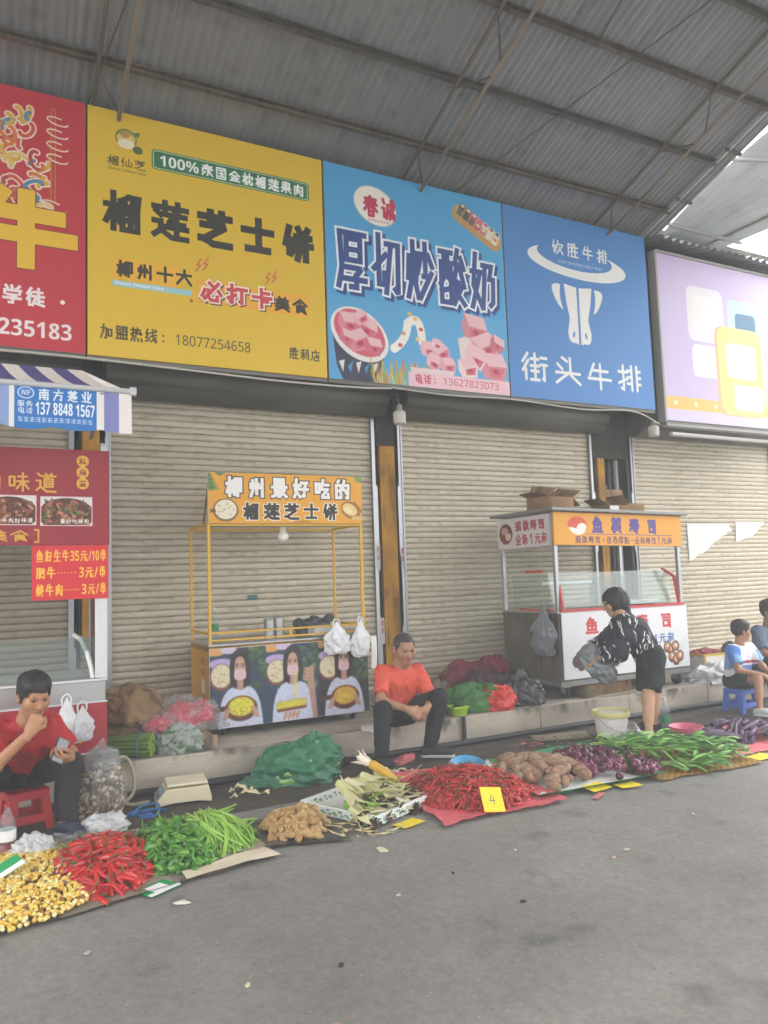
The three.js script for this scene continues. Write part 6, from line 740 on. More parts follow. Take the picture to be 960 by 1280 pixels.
{ const maroon = std(0x9a3048, 0.75, { map: grimeT }), purp = std(0x553444, 0.75, { map: grimeT });
  solo('net_sack', join(at(crumple(0.42, 0.42, 0.24, 101, { amp: 0.2, fr: 1.3 }), 0, 0, 0), at(crumple(0.22, 0.26, 0.2, 103, { amp: 0.2, fr: 1.5 }), 0.3, 0.22, 0.02)), maroon, 'large maroon sacks piled against the shutter left of the sushi cart', 'sack', [4.75, P, -0.78]);
  solo('net_sack', crumple(0.34, 0.36, 0.22, 105, { amp: 0.22, fr: 1.6 }), purp, 'dark purple sack before the maroon sacks', 'sack', [4.78, P, -0.5]);
  solo('plastic_bag', crumple(0.2, 0.3, 0.18, 107, { amp: 0.26 }), std(0xa08a80, 0.6, { map: grimeT }), 'pale brown plastic bag behind the man in orange', 'plastic bag', [4.18, P, -0.62]);
  solo('plastic_bag', crumple(0.22, 0.24, 0.18, 109, { amp: 0.3 }), greyBagM, 'grey plastic bag directly right of the man in orange', 'plastic bag', [3.98, P, -0.4]);
  solo('woven_sack', join(crumple(0.38, 0.26, 0.2, 111, { amp: 0.2, fr: 1.3 }), at(crumple(0.24, 0.14, 0.16, 113, { amp: 0.25, fr: 1.4 }), 0.24, 0.1, 0.03, 0, 0, -0.3)), std(0x4f9a4c, 0.65, { map: grimeT }), 'bright green woven sack slumped on the platform', 'woven sack', [4.4, P, -0.26]);
  solo('plastic_bag', crumple(0.22, 0.24, 0.16, 115, { amp: 0.24 }), phys(0xd0342a, 0.4, { clearcoat: 0.2 }), 'bright red plastic bag right of the green woven sack', 'plastic bag', [4.68, P, -0.16]);
  solo('plastic_bag', crumple(0.24, 0.33, 0.2, 117, { amp: 0.26, pinch: 0.1 }), blackBagM, 'black plastic bag on the platform beside the cart caster', 'plastic bag', [5.06, P, -0.24]);
}
solo('paper_scrap', sheet([[0.06, 0.02], [0.2, 0.05], [0.18, 0.16], [0.02, 0.12]], (x, z) => 0.01 + (z > 0.1 ? -(z - 0.1) * 1.1 : 0) + 0.01 * noise(x * 20, z * 20), 10, 0.01), std(0xd8d6d0, 0.8, { side: THREE.DoubleSide }), 'white paper scrap on the platform edge left of the man in orange', 'paper scrap', [3.0, P + 0.012, -0.1]);
{ const b = thing('foam_box', 'white foam box with yellow taped rim behind the boy', 'foam box', [8.1, P, -0.38], 0.0); part('shell', join(at(box(0.6, 0.3, 0.02), 0, 0.15, 0.19), at(box(0.6, 0.3, 0.02), 0, 0.15, -0.19), at(box(0.02, 0.3, 0.36), 0.29, 0.15, 0), at(box(0.02, 0.3, 0.36), -0.29, 0.15, 0), at(box(0.56, 0.02, 0.36), 0, 0.012, 0)), std(0xdedad2, 0.8), b); part('tape', join(at(box(0.62, 0.028, 0.012), 0, 0.3, 0.196), at(box(0.62, 0.028, 0.012), 0, 0.3, -0.196), at(box(0.012, 0.028, 0.38), 0.3, 0.3, 0), at(box(0.012, 0.028, 0.38), -0.3, 0.3, 0), at(box(0.03, 0.29, 0.006), 0.28, 0.15, 0.2035), at(box(0.03, 0.29, 0.006), -0.28, 0.15, 0.2035)), std(0xcdb23e, 0.6), b); }
solo('produce_heap', crumple(0.24, 0.1, 0.14, 121, { amp: 0.2 }), std(0x8a2430, 0.6), 'dark red produce heaped in the foam box', 'produce', [8.05, P + 0.26, -0.38]);
solo('plastic_bag', crumple(0.42, 0.24, 0.16, 123, { amp: 0.3, fr: 2 }), milkyM, 'crumpled clear plastic sheet draped before the foam box', 'plastic sheet', [7.95, P - 0.02, -0.12]);
solo('plastic_bag', crumple(0.16, 0.4, 0.16, 125, { amp: 0.25 }), blackBagM, 'dark bag standing between the foam box and the boy', 'plastic bag', [8.5, P, -0.34]);
solo('plastic_bag', crumple(0.14, 0.26, 0.12, 127, { amp: 0.2 }), std(0xcc4636, 0.6), 'red bag between the foam box and the boy', 'plastic bag', [8.3, P, -0.16]);
// bag of nuts by the seated man, loose bags
{ const b = thing('produce_sack', 'tall clear sack of small brown and white pieces beside the red stool', 'sack', [0.72, 0.004, 0.5]); const shell = crumple(0.17, 0.5, 0.15, 131, { amp: 0.1, flat: 0.8, fr: 1.5 }); part('clear_wrap', shell, phys(0xeeeeee, 0.25, { transmission: 0.88, thickness: 0, side: THREE.DoubleSide }), b);
  const g = lump(0.017, 0.014, 0.014, 3, 0.2, 6); [0x7a5a38, 0xa88a5c, 0xd8cfba, 0x5c4630].forEach((c, q) => { const n = 220, im = new THREE.InstancedMesh(g, std(c, 0.5), n), d = new THREE.Object3D(); for (let i = 0; i < n; i++) { const a = rr(0, 6.28), y = rr(0.01, 0.36), r = rr(0.8, 0.98) * (0.145 - 0.03 * abs(y - 0.16)); d.position.set(cos(a) * r, y, sin(a) * r * 0.88); d.rotation.set(rr(0, 6), rr(0, 6), 0); d.updateMatrix(); im.setMatrixAt(i, d.matrix); } im.name = 'produce_mass'; im.userData = { kind: 'stuff' }; im.castShadow = true; b.add(im); });
  part('core', crumple(0.125, 0.34, 0.11, 133, { amp: 0.05, flat: 0.8 }), std(0x7d6a50, 0.8), b); part('neck', at(crumple(0.12, 0.16, 0.1, 135, { amp: 0.3, pinch: 0.3 }), 0, 0.36, 0), clearM, b); }
solo('plastic_bag', crumple(0.16, 0.12, 0.13, 141, { amp: 0.3 }), milkyM, 'milky plastic bag lying before the sack, behind the red peppers', 'plastic bag', [0.68, 0.01, 0.86]);
solo('plastic_bag', crumple(0.12, 0.13, 0.12, 143, { amp: 0.28 }), milkyM, 'milky plastic bag beside the red drink bottle', 'plastic bag', [0.24, 0.012, 1.12]);
solo('plastic_bag', crumple(0.26, 0.08, 0.14, 145, { amp: 0.3 }), clearM, 'flat clear bag of pale stems lying behind the yellow fruit', 'plastic bag', [0.42, 0.012, 1.1], [0, 0.5, 0]);
solo('pale_stems', join(Array.from({ length: 34 }, () => at(cyl(0.005, 0.005, rr(0.08, 0.16), 5), rr(0.24, 0.58), rr(0.03, 0.07), 1.1 + rr(-0.09, 0.09), rr(-0.2, 0.2), rr(0, 3), PI / 2 + rr(-0.3, 0.3)))), std(0xc6c056, 0.6), 'pale yellow stems inside the flat clear bag', 'stems').userData.kind = 'stuff';
hangBag('white carrier bag hanging on the red stall counter behind the seated man', whiteBagM, 0.52, 0.8, 0.06, 0.11, 0.34, 12);
hangBag('second white carrier bag at the right end of the red stall counter', milkyM, 0.63, 0.74, 0.08, 0.09, 0.26, 15);
// ---------------------------------------------------------------- stools
function stool(label, p, ry, w, d, h, m) {
  const b = thing('plastic_stool', label, 'stool', p, ry);
  part('seat', at(new RoundedBoxGeometry(w, 0.025, d, 3, 0.011), 0, h - 0.0125, 0), m, b);
  const side = (W) => { const s = new THREE.Shape(); const t = W / 2 - 0.012, q = W / 2 + 0.02; s.moveTo(-t, h - 0.02); s.lineTo(t, h - 0.02); s.lineTo(q, 0); s.lineTo(q - 0.045, 0); s.lineTo(q - 0.055, h * 0.22); s.lineTo(-q + 0.055, h * 0.22); s.lineTo(-q + 0.045, 0); s.lineTo(-q, 0); s.closePath(); const o = new THREE.Path(); o.moveTo(-t + 0.05, h * 0.78); o.lineTo(t - 0.05, h * 0.78); o.lineTo(t - 0.04, h * 0.4); o.lineTo(-t + 0.04, h * 0.4); o.closePath(); s.holes.push(o); return new THREE.ExtrudeGeometry(s, { depth: 0.014, bevelEnabled: true, bevelSize: 0.004, bevelThickness: 0.003, bevelSegments: 2 }).translate(0, 0, -0.007); };
  const tl = 0.02 / h; for (const s of [-1, 1]) { const g = side(w); g.rotateX(-s * tl).translate(0, 0, s * (d / 2 + 0.006)); part('leg_frame', g, m, b); const k = side(d - 0.02); k.rotateX(-s * tl).translate(0, 0, s * (w / 2 + 0.002)).rotateY(PI / 2); part('leg_frame', k, m, b); }
  return b;
}
stool('red plastic stool under the man in the red shirt', [0.22, 0.004, 0.42], 0.25, 0.27, 0.24, 0.275, phys(0xb5252c, 0.35));
stool('small blue plastic stool under the boy', [7.65, 0.004, 0.42], 0.1, 0.3, 0.24, 0.26, phys(0x3f63c4, 0.4));
// ---------------------------------------------------------------- people: smooth bodies from joints, meshed with surface nets
function surfaceNets(sdf, lo, hi, h) {
  const nx = Math.ceil((hi[0] - lo[0]) / h) + 1, ny = Math.ceil((hi[1] - lo[1]) / h) + 1, nz = Math.ceil((hi[2] - lo[2]) / h) + 1, F = new Float32Array(nx * ny * nz), I = new Int32Array(nx * ny * nz).fill(-1), id = (i, j, k) => (k * ny + j) * nx + i;
  for (let k = 0; k < nz; k++) for (let j = 0; j < ny; j++) for (let i = 0; i < nx; i++) F[id(i, j, k)] = sdf(lo[0] + i * h, lo[1] + j * h, lo[2] + k * h);
  const pos = [], idx = [];
  for (let k = 0; k < nz - 1; k++) for (let j = 0; j < ny - 1; j++) for (let i = 0; i < nx - 1; i++) {
    let n = 0, X = 0, Y = 0, Z = 0; const c = []; for (let q = 0; q < 8; q++) c.push(F[id(i + (q & 1), j + (q >> 1 & 1), k + (q >> 2))]);
    for (let q = 0; q < 8; q++) for (let a = 0; a < 3; a++) { const r = q | 1 << a; if (r === q || (c[q] < 0) === (c[r] < 0)) continue; const t = c[q] / (c[q] - c[r]); X += (q & 1) + (a === 0 ? t : 0); Y += (q >> 1 & 1) + (a === 1 ? t : 0); Z += (q >> 2) + (a === 2 ? t : 0); n++; }
    if (n) { I[id(i, j, k)] = pos.length / 3; pos.push(lo[0] + (i + X / n) * h, lo[1] + (j + Y / n) * h, lo[2] + (k + Z / n) * h); }
  }
  const quad = (a, b, c, d, f) => { if (a < 0 || b < 0 || c < 0 || d < 0) return; f ? idx.push(a, b, c, a, c, d) : idx.push(a, c, b, a, d, c); };
  for (let k = 1; k < nz - 1; k++) for (let j = 1; j < ny - 1; j++) for (let i = 1; i < nx - 1; i++) {
    const f0 = F[id(i, j, k)] < 0;
    if (f0 !== F[id(i + 1, j, k)] < 0) quad(I[id(i, j - 1, k - 1)], I[id(i, j, k - 1)], I[id(i, j, k)], I[id(i, j - 1, k)], f0);
    if (f0 !== F[id(i, j + 1, k)] < 0) quad(I[id(i - 1, j, k - 1)], I[id(i - 1, j, k)], I[id(i, j, k)], I[id(i, j, k - 1)], f0);
    if (f0 !== F[id(i, j, k + 1)] < 0) quad(I[id(i - 1, j - 1, k)], I[id(i, j - 1, k)], I[id(i, j, k)], I[id(i - 1, j, k)], f0);
  }
  const g = new THREE.BufferGeometry(); g.setAttribute('position', new THREE.Float32BufferAttribute(pos, 3)); g.setIndex(idx); g.computeVertexNormals(); return g;
}
const smin = (a, b, k) => { const t = max(k - abs(a - b), 0) / k; return min(a, b) - t * t * k * 0.25; };
function cap(a, b, ra, rb, cut) { // tapered capsule; cut > 0 ends it flat at that share of its length
  const [ax, ay, az] = a, bx = b[0] - ax, by = b[1] - ay, bz = b[2] - az, l2 = bx * bx + by * by + bz * bz, L = sqrt(l2);
  return (x, y, z) => { const px = x - ax, py = y - ay, pz = z - az, t0 = (px * bx + py * by + pz * bz) / l2, t = clamp(t0); const d = hypot(px - t * bx, py - t * by, pz - t * bz) - (ra + (rb - ra) * t); return cut ? max(d, (t0 - cut) * L) : d; };
}
const ellip = (c, r) => (x, y, z) => { const a = (x - c[0]) / r[0], b = (y - c[1]) / r[1], d = (z - c[2]) / r[2], k0 = hypot(a, b, d), k1 = hypot(a / r[0], b / r[1], d / r[2]); return k1 ? k0 * (k0 - 1) / k1 : -min(...r); };
const uni = (fs, k) => (x, y, z) => { let d = 1e3; for (const f of fs) d = smin(d, f(x, y, z), k); return d; };
const lerp3 = (a, b, t) => a.map((v, i) => v + (b[i] - v) * t);
const bounds = (ps, m) => [[0, 1, 2].map((i) => min(...ps.map((p) => p[i])) - m), [0, 1, 2].map((i) => max(...ps.map((p) => p[i])) + m)];
// head, face to +z, eyes at y = 0.005
const cran = ellip([0, 0.032, -0.012], [0.074, 0.086, 0.094]);
function headSDF(boy, thin = 0) {
  const face = uni([cran, ellip([0, -0.035, 0.02], [0.057 - thin, 0.078, 0.066]), ellip([0, -0.09, 0.052], [0.026, 0.022, 0.026]), ellip([0.042, -0.022, 0.056], [0.024, 0.022, 0.022]), ellip([-0.042, -0.022, 0.056], [0.024, 0.022, 0.022])], 0.035);
  const nose = cap([0, 0.004, 0.078], [0, -0.03, 0.098], 0.0095, boy ? 0.011 : 0.0135), al = ellip([0.011, -0.034, 0.089], [0.009, 0.008, 0.009]), ar = ellip([-0.011, -0.034, 0.089], [0.009, 0.008, 0.009]);
  const brow = cap([-0.036, 0.026, 0.072], [0.036, 0.026, 0.072], 0.011, 0.011), up = cap([-0.017, -0.056, 0.079], [0.017, -0.056, 0.079], 0.0075, 0.0075), lo = cap([-0.014, -0.066, 0.077], [0.014, -0.066, 0.077], 0.008, 0.008), mouth = cap([-0.023, -0.0612, 0.083], [0.023, -0.0612, 0.083], 0.0025, 0.0025);
  const e1 = ellip([0.031, 0.007, 0.088], [0.017, 0.011, 0.016]), e2 = ellip([-0.031, 0.007, 0.088], [0.017, 0.011, 0.016]);
  const ear = (s) => { const o = ellip([s * 0.078, -0.004, -0.012], [0.011, 0.032, 0.02]), i = ellip([s * 0.088, 0.0, -0.006], [0.006, 0.018, 0.011]); return (x, y, z) => max(o(x, y, z), -i(x, y, z)); };
  const E1 = ear(1), E2 = ear(-1), neck = cap([0, -0.05, -0.015], [0, -0.15, -0.03], 0.05, 0.054);
  return (x, y, z) => { let d = smin(face(x, y, z), neck(x, y, z), 0.03); d = smin(d, brow(x, y, z), 0.02); d = max(d, -smin(e1(x, y, z), e2(x, y, z), 0.004)); d = smin(d, nose(x, y, z), 0.012); d = smin(d, al(x, y, z), 0.006); d = smin(d, ar(x, y, z), 0.006); d = smin(d, up(x, y, z), 0.008); d = smin(d, lo(x, y, z), 0.008); d = max(d, -mouth(x, y, z)); d = smin(d, E1(x, y, z), 0.008); return smin(d, E2(x, y, z), 0.008); };
}
const hairS = (style) => (x, y, z) => {
  const t = sm(clamp((z + 0.05) / 0.1)), wav = 0.006 * (noise(x * 60 + 5, z * 60 + y * 20) - 0.5), fine = 0.0035 * (noise(x * 170, y * 40 + z * 170) - 0.5);
  if (style === 'bob') { const d = ellip([0, 0.015, -0.022], [0.1, 0.118, 0.112])(x, y, z), low = cap([0, -0.03, -0.045], [0, -0.095, -0.045], 0.082, 0.07)(x, y, z); const line = mix(-0.14, 0.035 - 3 * abs(x) * abs(x) * 8, sm(clamp((z - 0.03) / 0.04))); return max(smin(d, low, 0.03) - wav * 2 - fine, line - y); }
  const th = style === 'short' ? 0.007 : 0.014, top = style === 'top' ? 0.016 * clamp((y - 0.04) / 0.06) : 0; const d = cran(x, y, z) - th - top - wav - fine, line = mix(-0.062, style === 'short' ? 0.073 : 0.058, t) + (abs(x) > 0.055 && z > 0 ? -0.03 : 0) + (style === 'top' ? 0.012 * noise(x * 50, 3) - 0.012 : 0);
  return max(d, line - y);
};
// hand: wrist at the origin, fingers along +y, palm faces +z, thumb towards s * x
function handSDF(s, curl, spread = 0.06, thumbCurl = 0.5) {
  const fs = [], palm = uni([[-0.028, 0.083], [-0.009, 0.09], [0.01, 0.088], [0.028, 0.08]].map(([x, y]) => cap([x * 0.7, 0.012, 0], [x, y, 0], 0.0135, 0.0115)), 0.02);
  [[0.028, 0.08, 0.07], [0.01, 0.088, 0.08], [-0.009, 0.09, 0.075], [-0.028, 0.083, 0.058]].forEach(([x, y, L], i) => { let p = [s * x, y, 0], a = 0; const q = [0.42, 0.32, 0.26]; for (let k = 0; k < 3; k++) { a += curl[k] * (1 + 0.07 * i); const n = [p[0] + s * (1.5 - i) * spread * 0.1 * L * q[k] * 10, p[1] + cos(a) * L * q[k], p[2] + sin(a) * L * q[k]]; fs.push(cap(p, n, 0.0092 - k * 0.0009, 0.0085 - k * 0.001)); p = n; } });
  const t0 = [s * 0.022, 0.028, 0.006], t1 = [s * 0.05, 0.055, 0.014 + 0.01 * thumbCurl], t2 = [s * (0.058 - 0.02 * thumbCurl), 0.083, 0.02 + 0.024 * thumbCurl], t3 = [s * (0.055 - 0.03 * thumbCurl), 0.104, 0.026 + 0.03 * thumbCurl];
  const th = uni([cap(t0, t1, 0.0145, 0.0115), cap(t1, t2, 0.011, 0.0095), cap(t2, t3, 0.0095, 0.008)], 0.008), wr = cap([0, -0.03, 0], [0, 0.02, 0], 0.024, 0.022);
  return (x, y, z) => { let f = 1; for (const q of fs) f = min(f, q(x, y, z)); const b = smin(smin(palm(x, y, z), wr(x, y, z), 0.025), th(x, y, z), 0.014); return smin(b, f, 0.009); };
}
const basis = (f, n) => { const y = V(...f).normalize(), z = V(...n).addScaledVector(y, -V(...n).dot(y)).normalize(), x = y.clone().cross(z); return new THREE.Matrix4().makeBasis(x, y, z); };
const skinT = tex(256, 256, (u, v) => { const g = 0.93 + 0.12 * (fbm(u * 7, v * 7, 0, 4, 7) - 0.5); return [g, g * 0.99, g * 0.98]; });
function person(o) {
  const J = o.J, b = thing('person', o.label, 'person', o.at, 0), K_ = {}; for (const k in J) K_[k] = J[k].map((v, i) => v - o.at[i]); const j = K_, S = o.S ?? 1;
  const side = V(...j.sL).sub(V(...j.sR)).normalize().toArray(), off = (p, d) => p.map((v, i) => v + side[i] * d), pel = lerp3(j.hL, j.hR, 0.5);
  const up = V(...j.neck).sub(V(...pel)).normalize().toArray();
  const torso = (g) => [cap(off(pel, 0.07 * S), off(j.chest, 0.085 * S), (0.105 + g) * S, (0.1 + g) * S), cap(off(pel, -0.07 * S), off(j.chest, -0.085 * S), (0.105 + g) * S, (0.1 + g) * S), cap(lerp3(j.sL, j.chest, 0.12), lerp3(j.sR, j.chest, 0.12), (0.056 + g) * S, (0.056 + g) * S), cap(off(j.chest, 0.05 * S), lerp3(j.chest, j.neck, 0.72), (0.09 + g) * S, (0.05 + g * 0.6) * S), cap(off(j.chest, -0.05 * S), lerp3(j.chest, j.neck, 0.72), (0.09 + g) * S, (0.05 + g * 0.6) * S)];
  const arm = (g, q) => ['L', 'R'].flatMap((s) => [cap(j['s' + s], j['e' + s], (0.05 + g) * S, (0.04 + g * 1.3) * S, q === undefined ? 0 : q < 1 ? q : 0), ...(q === undefined || q > 1 ? [cap(j['e' + s], j['w' + s], (0.04 + g) * S, (0.028 + g * 1.2) * S, q === undefined ? 0 : q - 1)] : [])]);
  const leg = (g, q) => ['L', 'R'].flatMap((s) => { const kk = j['k' + s], aa = j['a' + s], calf = lerp3(kk, aa, 0.3); return [cap(j['h' + s], kk, (0.082 + g) * S, (0.056 + g) * S, q === undefined ? 0 : q < 1 ? q : 0), ...(q === undefined || q > 1 ? [cap(kk, aa, (0.05 + g) * S, (0.034 + g * 1.15) * S, q === undefined ? 0 : q - 1), cap(lerp3(kk, calf, 0.4), lerp3(calf, aa, 0.4), (0.05 + g * 0.8) * S, (0.042 + g * 0.8) * S, 0)] : [])]; });
  const neck = [cap(j.neck, lerp3(j.neck, j.head, 0.55), 0.055 * S, 0.052 * S)], foot = ['L', 'R'].map((s) => cap(j['a' + s], j['t' + s], 0.034 * S, 0.026 * S));
  const all = Object.values(j), [lo, hi] = bounds(all, 0.19 * S);
  const body = surfaceNets(uni([...torso(-0.012), ...arm(0), ...leg(0), ...neck, ...foot], 0.035 * S), lo, hi, 0.0135);
  // head and hands on finer grids
  const hm = new THREE.Matrix4().compose(V(...j.head), new THREE.Quaternion().setFromEuler(new THREE.Euler(o.look[1], o.look[0], o.look[2] ?? 0, 'YXZ')), V(1, 1, 1).multiplyScalar((o.HS ?? 1.12) * S));
  const gs = [body, surfaceNets(headSDF(o.boy, o.thin), [-0.11, -0.16, -0.13], [0.11, 0.14, 0.13], 0.0042).applyMatrix4(hm)];
  for (const s of ['L', 'R']) { const h = o.hands[s]; const m = basis(h.f, h.n); m.setPosition(...j['w' + s]); m.scale(V(1, 1, 1).multiplyScalar((o.hs ?? 1.08) * S)); gs.push(surfaceNets(handSDF(h.t, h.curl, h.spread, h.thumb), [-0.09, -0.06, -0.06], [0.09, 0.19, 0.12], 0.0044).applyMatrix4(m)); }
  const skin = phys(o.skin ?? 0xb58667, 0.55, { map: skinT, sheen: 0.2, sheenRoughness: 0.5 });
  const bodyG = join(gs.map((g) => planarUV(g, (x, y, z) => [x * 3 + z * 2, y * 3]))); part('body', bodyG, skin, b);
  const H = (g) => g.applyMatrix4(hm);
  part('hair', H(surfaceNets(hairS(o.hair), [-0.13, -0.17, -0.16], [0.13, 0.17, 0.13], 0.0048)), std(o.hairC ?? 0x14110f, 0.6), b);
  for (const s of [-1, 1]) { const e = part('eye', H(at(new THREE.SphereGeometry(0.0115, 14, 10), s * 0.031, 0.005, 0.0735)), std(0xd9d2c8, 0.3), b); part('iris', H(at(new THREE.SphereGeometry(0.0078, 10, 8), s * 0.031, 0.0025, 0.0795)), std(0x1a1210, 0.25), e); part('eyelid', H(at(new THREE.SphereGeometry(0.0125, 14, 6, 0, 2 * PI, 0, PI * 0.42), s * 0.031, 0.005, 0.0733, 0.55)), skin, b); part('eyebrow', H(tube([[s * 0.016, 0.026, 0.083], [s * 0.032, 0.031, 0.0805], [s * 0.047, 0.026, 0.069]], 0.0046, 8, 6)), std(0x1c1512, 0.8), b); part('eyelash', H(tube([[s * 0.018, 0.006, 0.083], [s * 0.031, 0.0105, 0.0862], [s * 0.045, 0.005, 0.0795]], 0.0024, 8, 5)), std(0x1a1412, 0.8), b); }
  part('lips', H(join(tube([[-0.02, -0.058, 0.0835], [0, -0.0565, 0.0885], [0.02, -0.058, 0.0835]], 0.0036, 10, 6), tube([[-0.017, -0.0655, 0.0825], [0, -0.067, 0.087], [0.017, -0.0655, 0.0825]], 0.004, 10, 6))), phys(0x8f4f44, 0.5), b);
  // clothes
  const fold = (x, y, z, a) => a * ((abs(fbm(x * 9 + 3, y * 7 + z * 8, z * 9 + 20, 2) - 0.5) * 2 - 0.3) + 0.9 * (0.3 - abs(noise(x * 17 + y * 9, y * 8 - x * 7 + 5, z * 17 + 31.5) - 0.5) * 1.6) + 0.4 * (0.3 - abs(noise(x * 38 + y * 20, y * 18, z * 38 + 11.5) - 0.5) * 1.6));
  const sh = o.shirt, hem = lerp3(pel, j.neck, sh.hem ?? -0.05), dn = up, sT = uni(torso(sh.g ?? 0.006), 0.04 * S), sA = arm((sh.g ?? 0.006) + 0.014, sh.sleeve), nk = lerp3(j.neck, j.head, 0.32), fw = V(...side).cross(V(...up)).normalize(), nc = nk.map((v, i) => v + fw.toArray()[i] * 0.028), nr = (sh.nr ?? 0.074) * S;
  const shirt = (x, y, z) => { const fo = fold(x, y, z, sh.fold ?? 0.012); let d = max(sT(x, y, z) + fo, (hem[0] - x) * dn[0] + (hem[1] - y) * dn[1] + (hem[2] - z) * dn[2]); for (const f of sA) d = smin(d, f(x, y, z) + fo, 0.035); return max(d, nr - hypot(x - nc[0], y - nc[1], z - nc[2])); };
  part('shirt', planarUV(surfaceNets(shirt, lo, hi, 0.012), sh.uv ? (x, y, z) => sh.uv(x + o.at[0], y + o.at[1], z + o.at[2]) : (x, y, z) => [x + z * 0.6, y]), sh.m, b);
  const pa = o.pants, pT = uni([cap(j.hL, j.hR, 0.122 * S, 0.122 * S), cap(pel, lerp3(pel, j.chest, 0.45), 0.125 * S, 0.115 * S)], 0.03 * S), pL = uni(leg(0.014 + (pa.loose ?? 0), pa.len), 0.03 * S), wt = lerp3(pel, j.neck, 0.2);
  const pants = (x, y, z) => { const fo = fold(x + 4, y, z, 0.011); return smin(max(pT(x, y, z), (x - wt[0]) * dn[0] + (y - wt[1]) * dn[1] + (z - wt[2]) * dn[2]), pL(x, y, z), 0.03) + fo; };
  part(pa.len && pa.len < 1.2 ? 'shorts' : 'trousers', planarUV(surfaceNets(pants, lo, hi, 0.0125), (x, y, z) => [x + z, y]), pa.m, b);
  for (const s of ['L', 'R']) { const a = j['a' + s], t = j['t' + s], gy = min(a[1], t[1]) - 0.028 * S + (-o.at[1] * 0), f = V(t[0] - a[0], 0, t[2] - a[2]).normalize(), heel = [a[0] - f.x * 0.035 * S, gy + 0.04 * S, a[2] - f.z * 0.035 * S], toe = [t[0] + f.x * 0.01, gy + 0.034 * S, t[2] + f.z * 0.01]; const mid = lerp3(heel, toe, 0.5); mid[1] += 0.02 * S;
    const up_ = uni([cap(heel, mid, 0.042 * S, 0.044 * S), cap(mid, toe, 0.044 * S, 0.037 * S), cap(a, heel, 0.04 * S, 0.04 * S)], 0.03); const op = a.map((v, i) => v + (i === 1 ? 0.07 * S : 0));
    const [l2, h2] = bounds([heel, toe, a], 0.09 * S); const shoe = part('shoe', surfaceNets((x, y, z) => max(max(up_(x, y, z), gy + 0.012 - y), y - (a[1] + 0.028 * S)), l2, h2, 0.007), o.shoe, b);
    part('sole', surfaceNets((x, y, z) => max(uni([cap(heel, mid, 0.046 * S, 0.045 * S), cap(mid, toe, 0.045 * S, 0.041 * S)], 0.03)(x, gy + 0.034, z) , max(y - gy - 0.026 * S, gy - y)), l2, h2, 0.007), o.sole, shoe); }
  return b;
}
const clothT = tex(256, 256, (u, v) => { const g = 0.9 + 0.1 * (fbm(u * 8, v * 8, 0, 4, 8) - 0.5) + 0.06 * (noise(u * 128, v * 128, 0, 128) - 0.5); return g; }); clothT.repeat.set(2, 2);
const darkTr = std(0x1d1e22, 0.85, { map: clothT });
person({ label: 'seated man in a plain salmon-orange t-shirt and dark trousers, hands clasped', at: [3.45, 0.004, 0.1], S: 1.06, HS: 1.15, hs: 1.15, skin: 0xb5866a, hair: 'short', hairC: 0x3a3632, look: [-0.08, 0.2, 0.02],
  J: { head: [3.44, 0.985, 0.13], neck: [3.41, 0.84, 0.06], chest: [3.42, 0.69, 0.02], sR: [3.225, 0.785, 0.07], sL: [3.615, 0.77, 0.05], eR: [3.11, 0.56, 0.27], wR: [3.30, 0.485, 0.43], eL: [3.69, 0.51, 0.17], wL: [3.50, 0.47, 0.40], hL: [3.54, 0.375, -0.06], hR: [3.36, 0.375, -0.06], kR: [3.07, 0.5, 0.37], aR: [3.02, 0.085, 0.42], tR: [3.04, 0.05, 0.6], kL: [3.67, 0.54, 0.34], aL: [3.56, 0.085, 0.32], tL: [3.7, 0.05, 0.43] },
  hands: { R: { f: [0.85, -0.45, 0.3], n: [0.2, -0.3, -0.9], t: 1, curl: [0.5, 0.7, 0.5], thumb: 0.6 }, L: { f: [-0.75, -0.55, 0.25], n: [-0.2, 0.1, -1], t: -1, curl: [0.55, 0.8, 0.6], thumb: 0.6 } },
  shirt: { m: std(0xf2604a, 0.75, { map: clothT }), sleeve: 0.78, hem: 0.02, g: 0.004, fold: 0.022 }, pants: { m: darkTr, len: 1.95, loose: 0.008 }, shoe: std(0x232326, 0.7), sole: std(0xb9b6b0, 0.7) });
person({ label: 'seated man in a red t-shirt with hand at his chin, holding a phone', at: [0.2, 0.004, 0.6], S: 1.06, HS: 1.1, hs: 1.1, skin: 0xc08c68, hair: 'top', look: [0.3, 0.26, 0],
  J: { head: [0.255, 0.955, 0.85], neck: [0.21, 0.80, 0.76], chest: [0.2, 0.66, 0.6], sL: [0.365, 0.735, 0.71], sR: [0.03, 0.75, 0.69], eL: [0.49, 0.535, 0.70], wL: [0.46, 0.545, 0.91], eR: [0.02, 0.545, 0.93], wR: [0.225, 0.75, 1.0], hL: [0.28, 0.385, 0.34], hR: [0.08, 0.385, 0.32], kL: [0.48, 0.47, 0.76], aL: [0.45, 0.09, 0.80], tL: [0.53, 0.05, 0.93], kR: [-0.05, 0.48, 0.85], aR: [-0.08, 0.09, 0.8], tR: [-0.08, 0.05, 0.97] },
  hands: { R: { f: [0.45, 0.85, -0.15], n: [0.2, 0.1, -1], t: -1, curl: [1.1, 1.1, 0.8], thumb: 0.7 }, L: { f: [-0.55, 0.15, 0.8], n: [-0.3, 0.85, -0.3], t: -1, curl: [0.5, 0.7, 0.6], thumb: 0.2 } },
  shirt: { m: std(0xc41c28, 0.8, { map: clothT }), sleeve: 0.8, hem: 0.0, g: 0.012, fold: 0.024 }, pants: { m: darkTr, len: 1.93, loose: 0.012 }, shoe: std(0x2e3a52, 0.7, { map: clothT }), sole: std(0x9aa0a8, 0.7) });
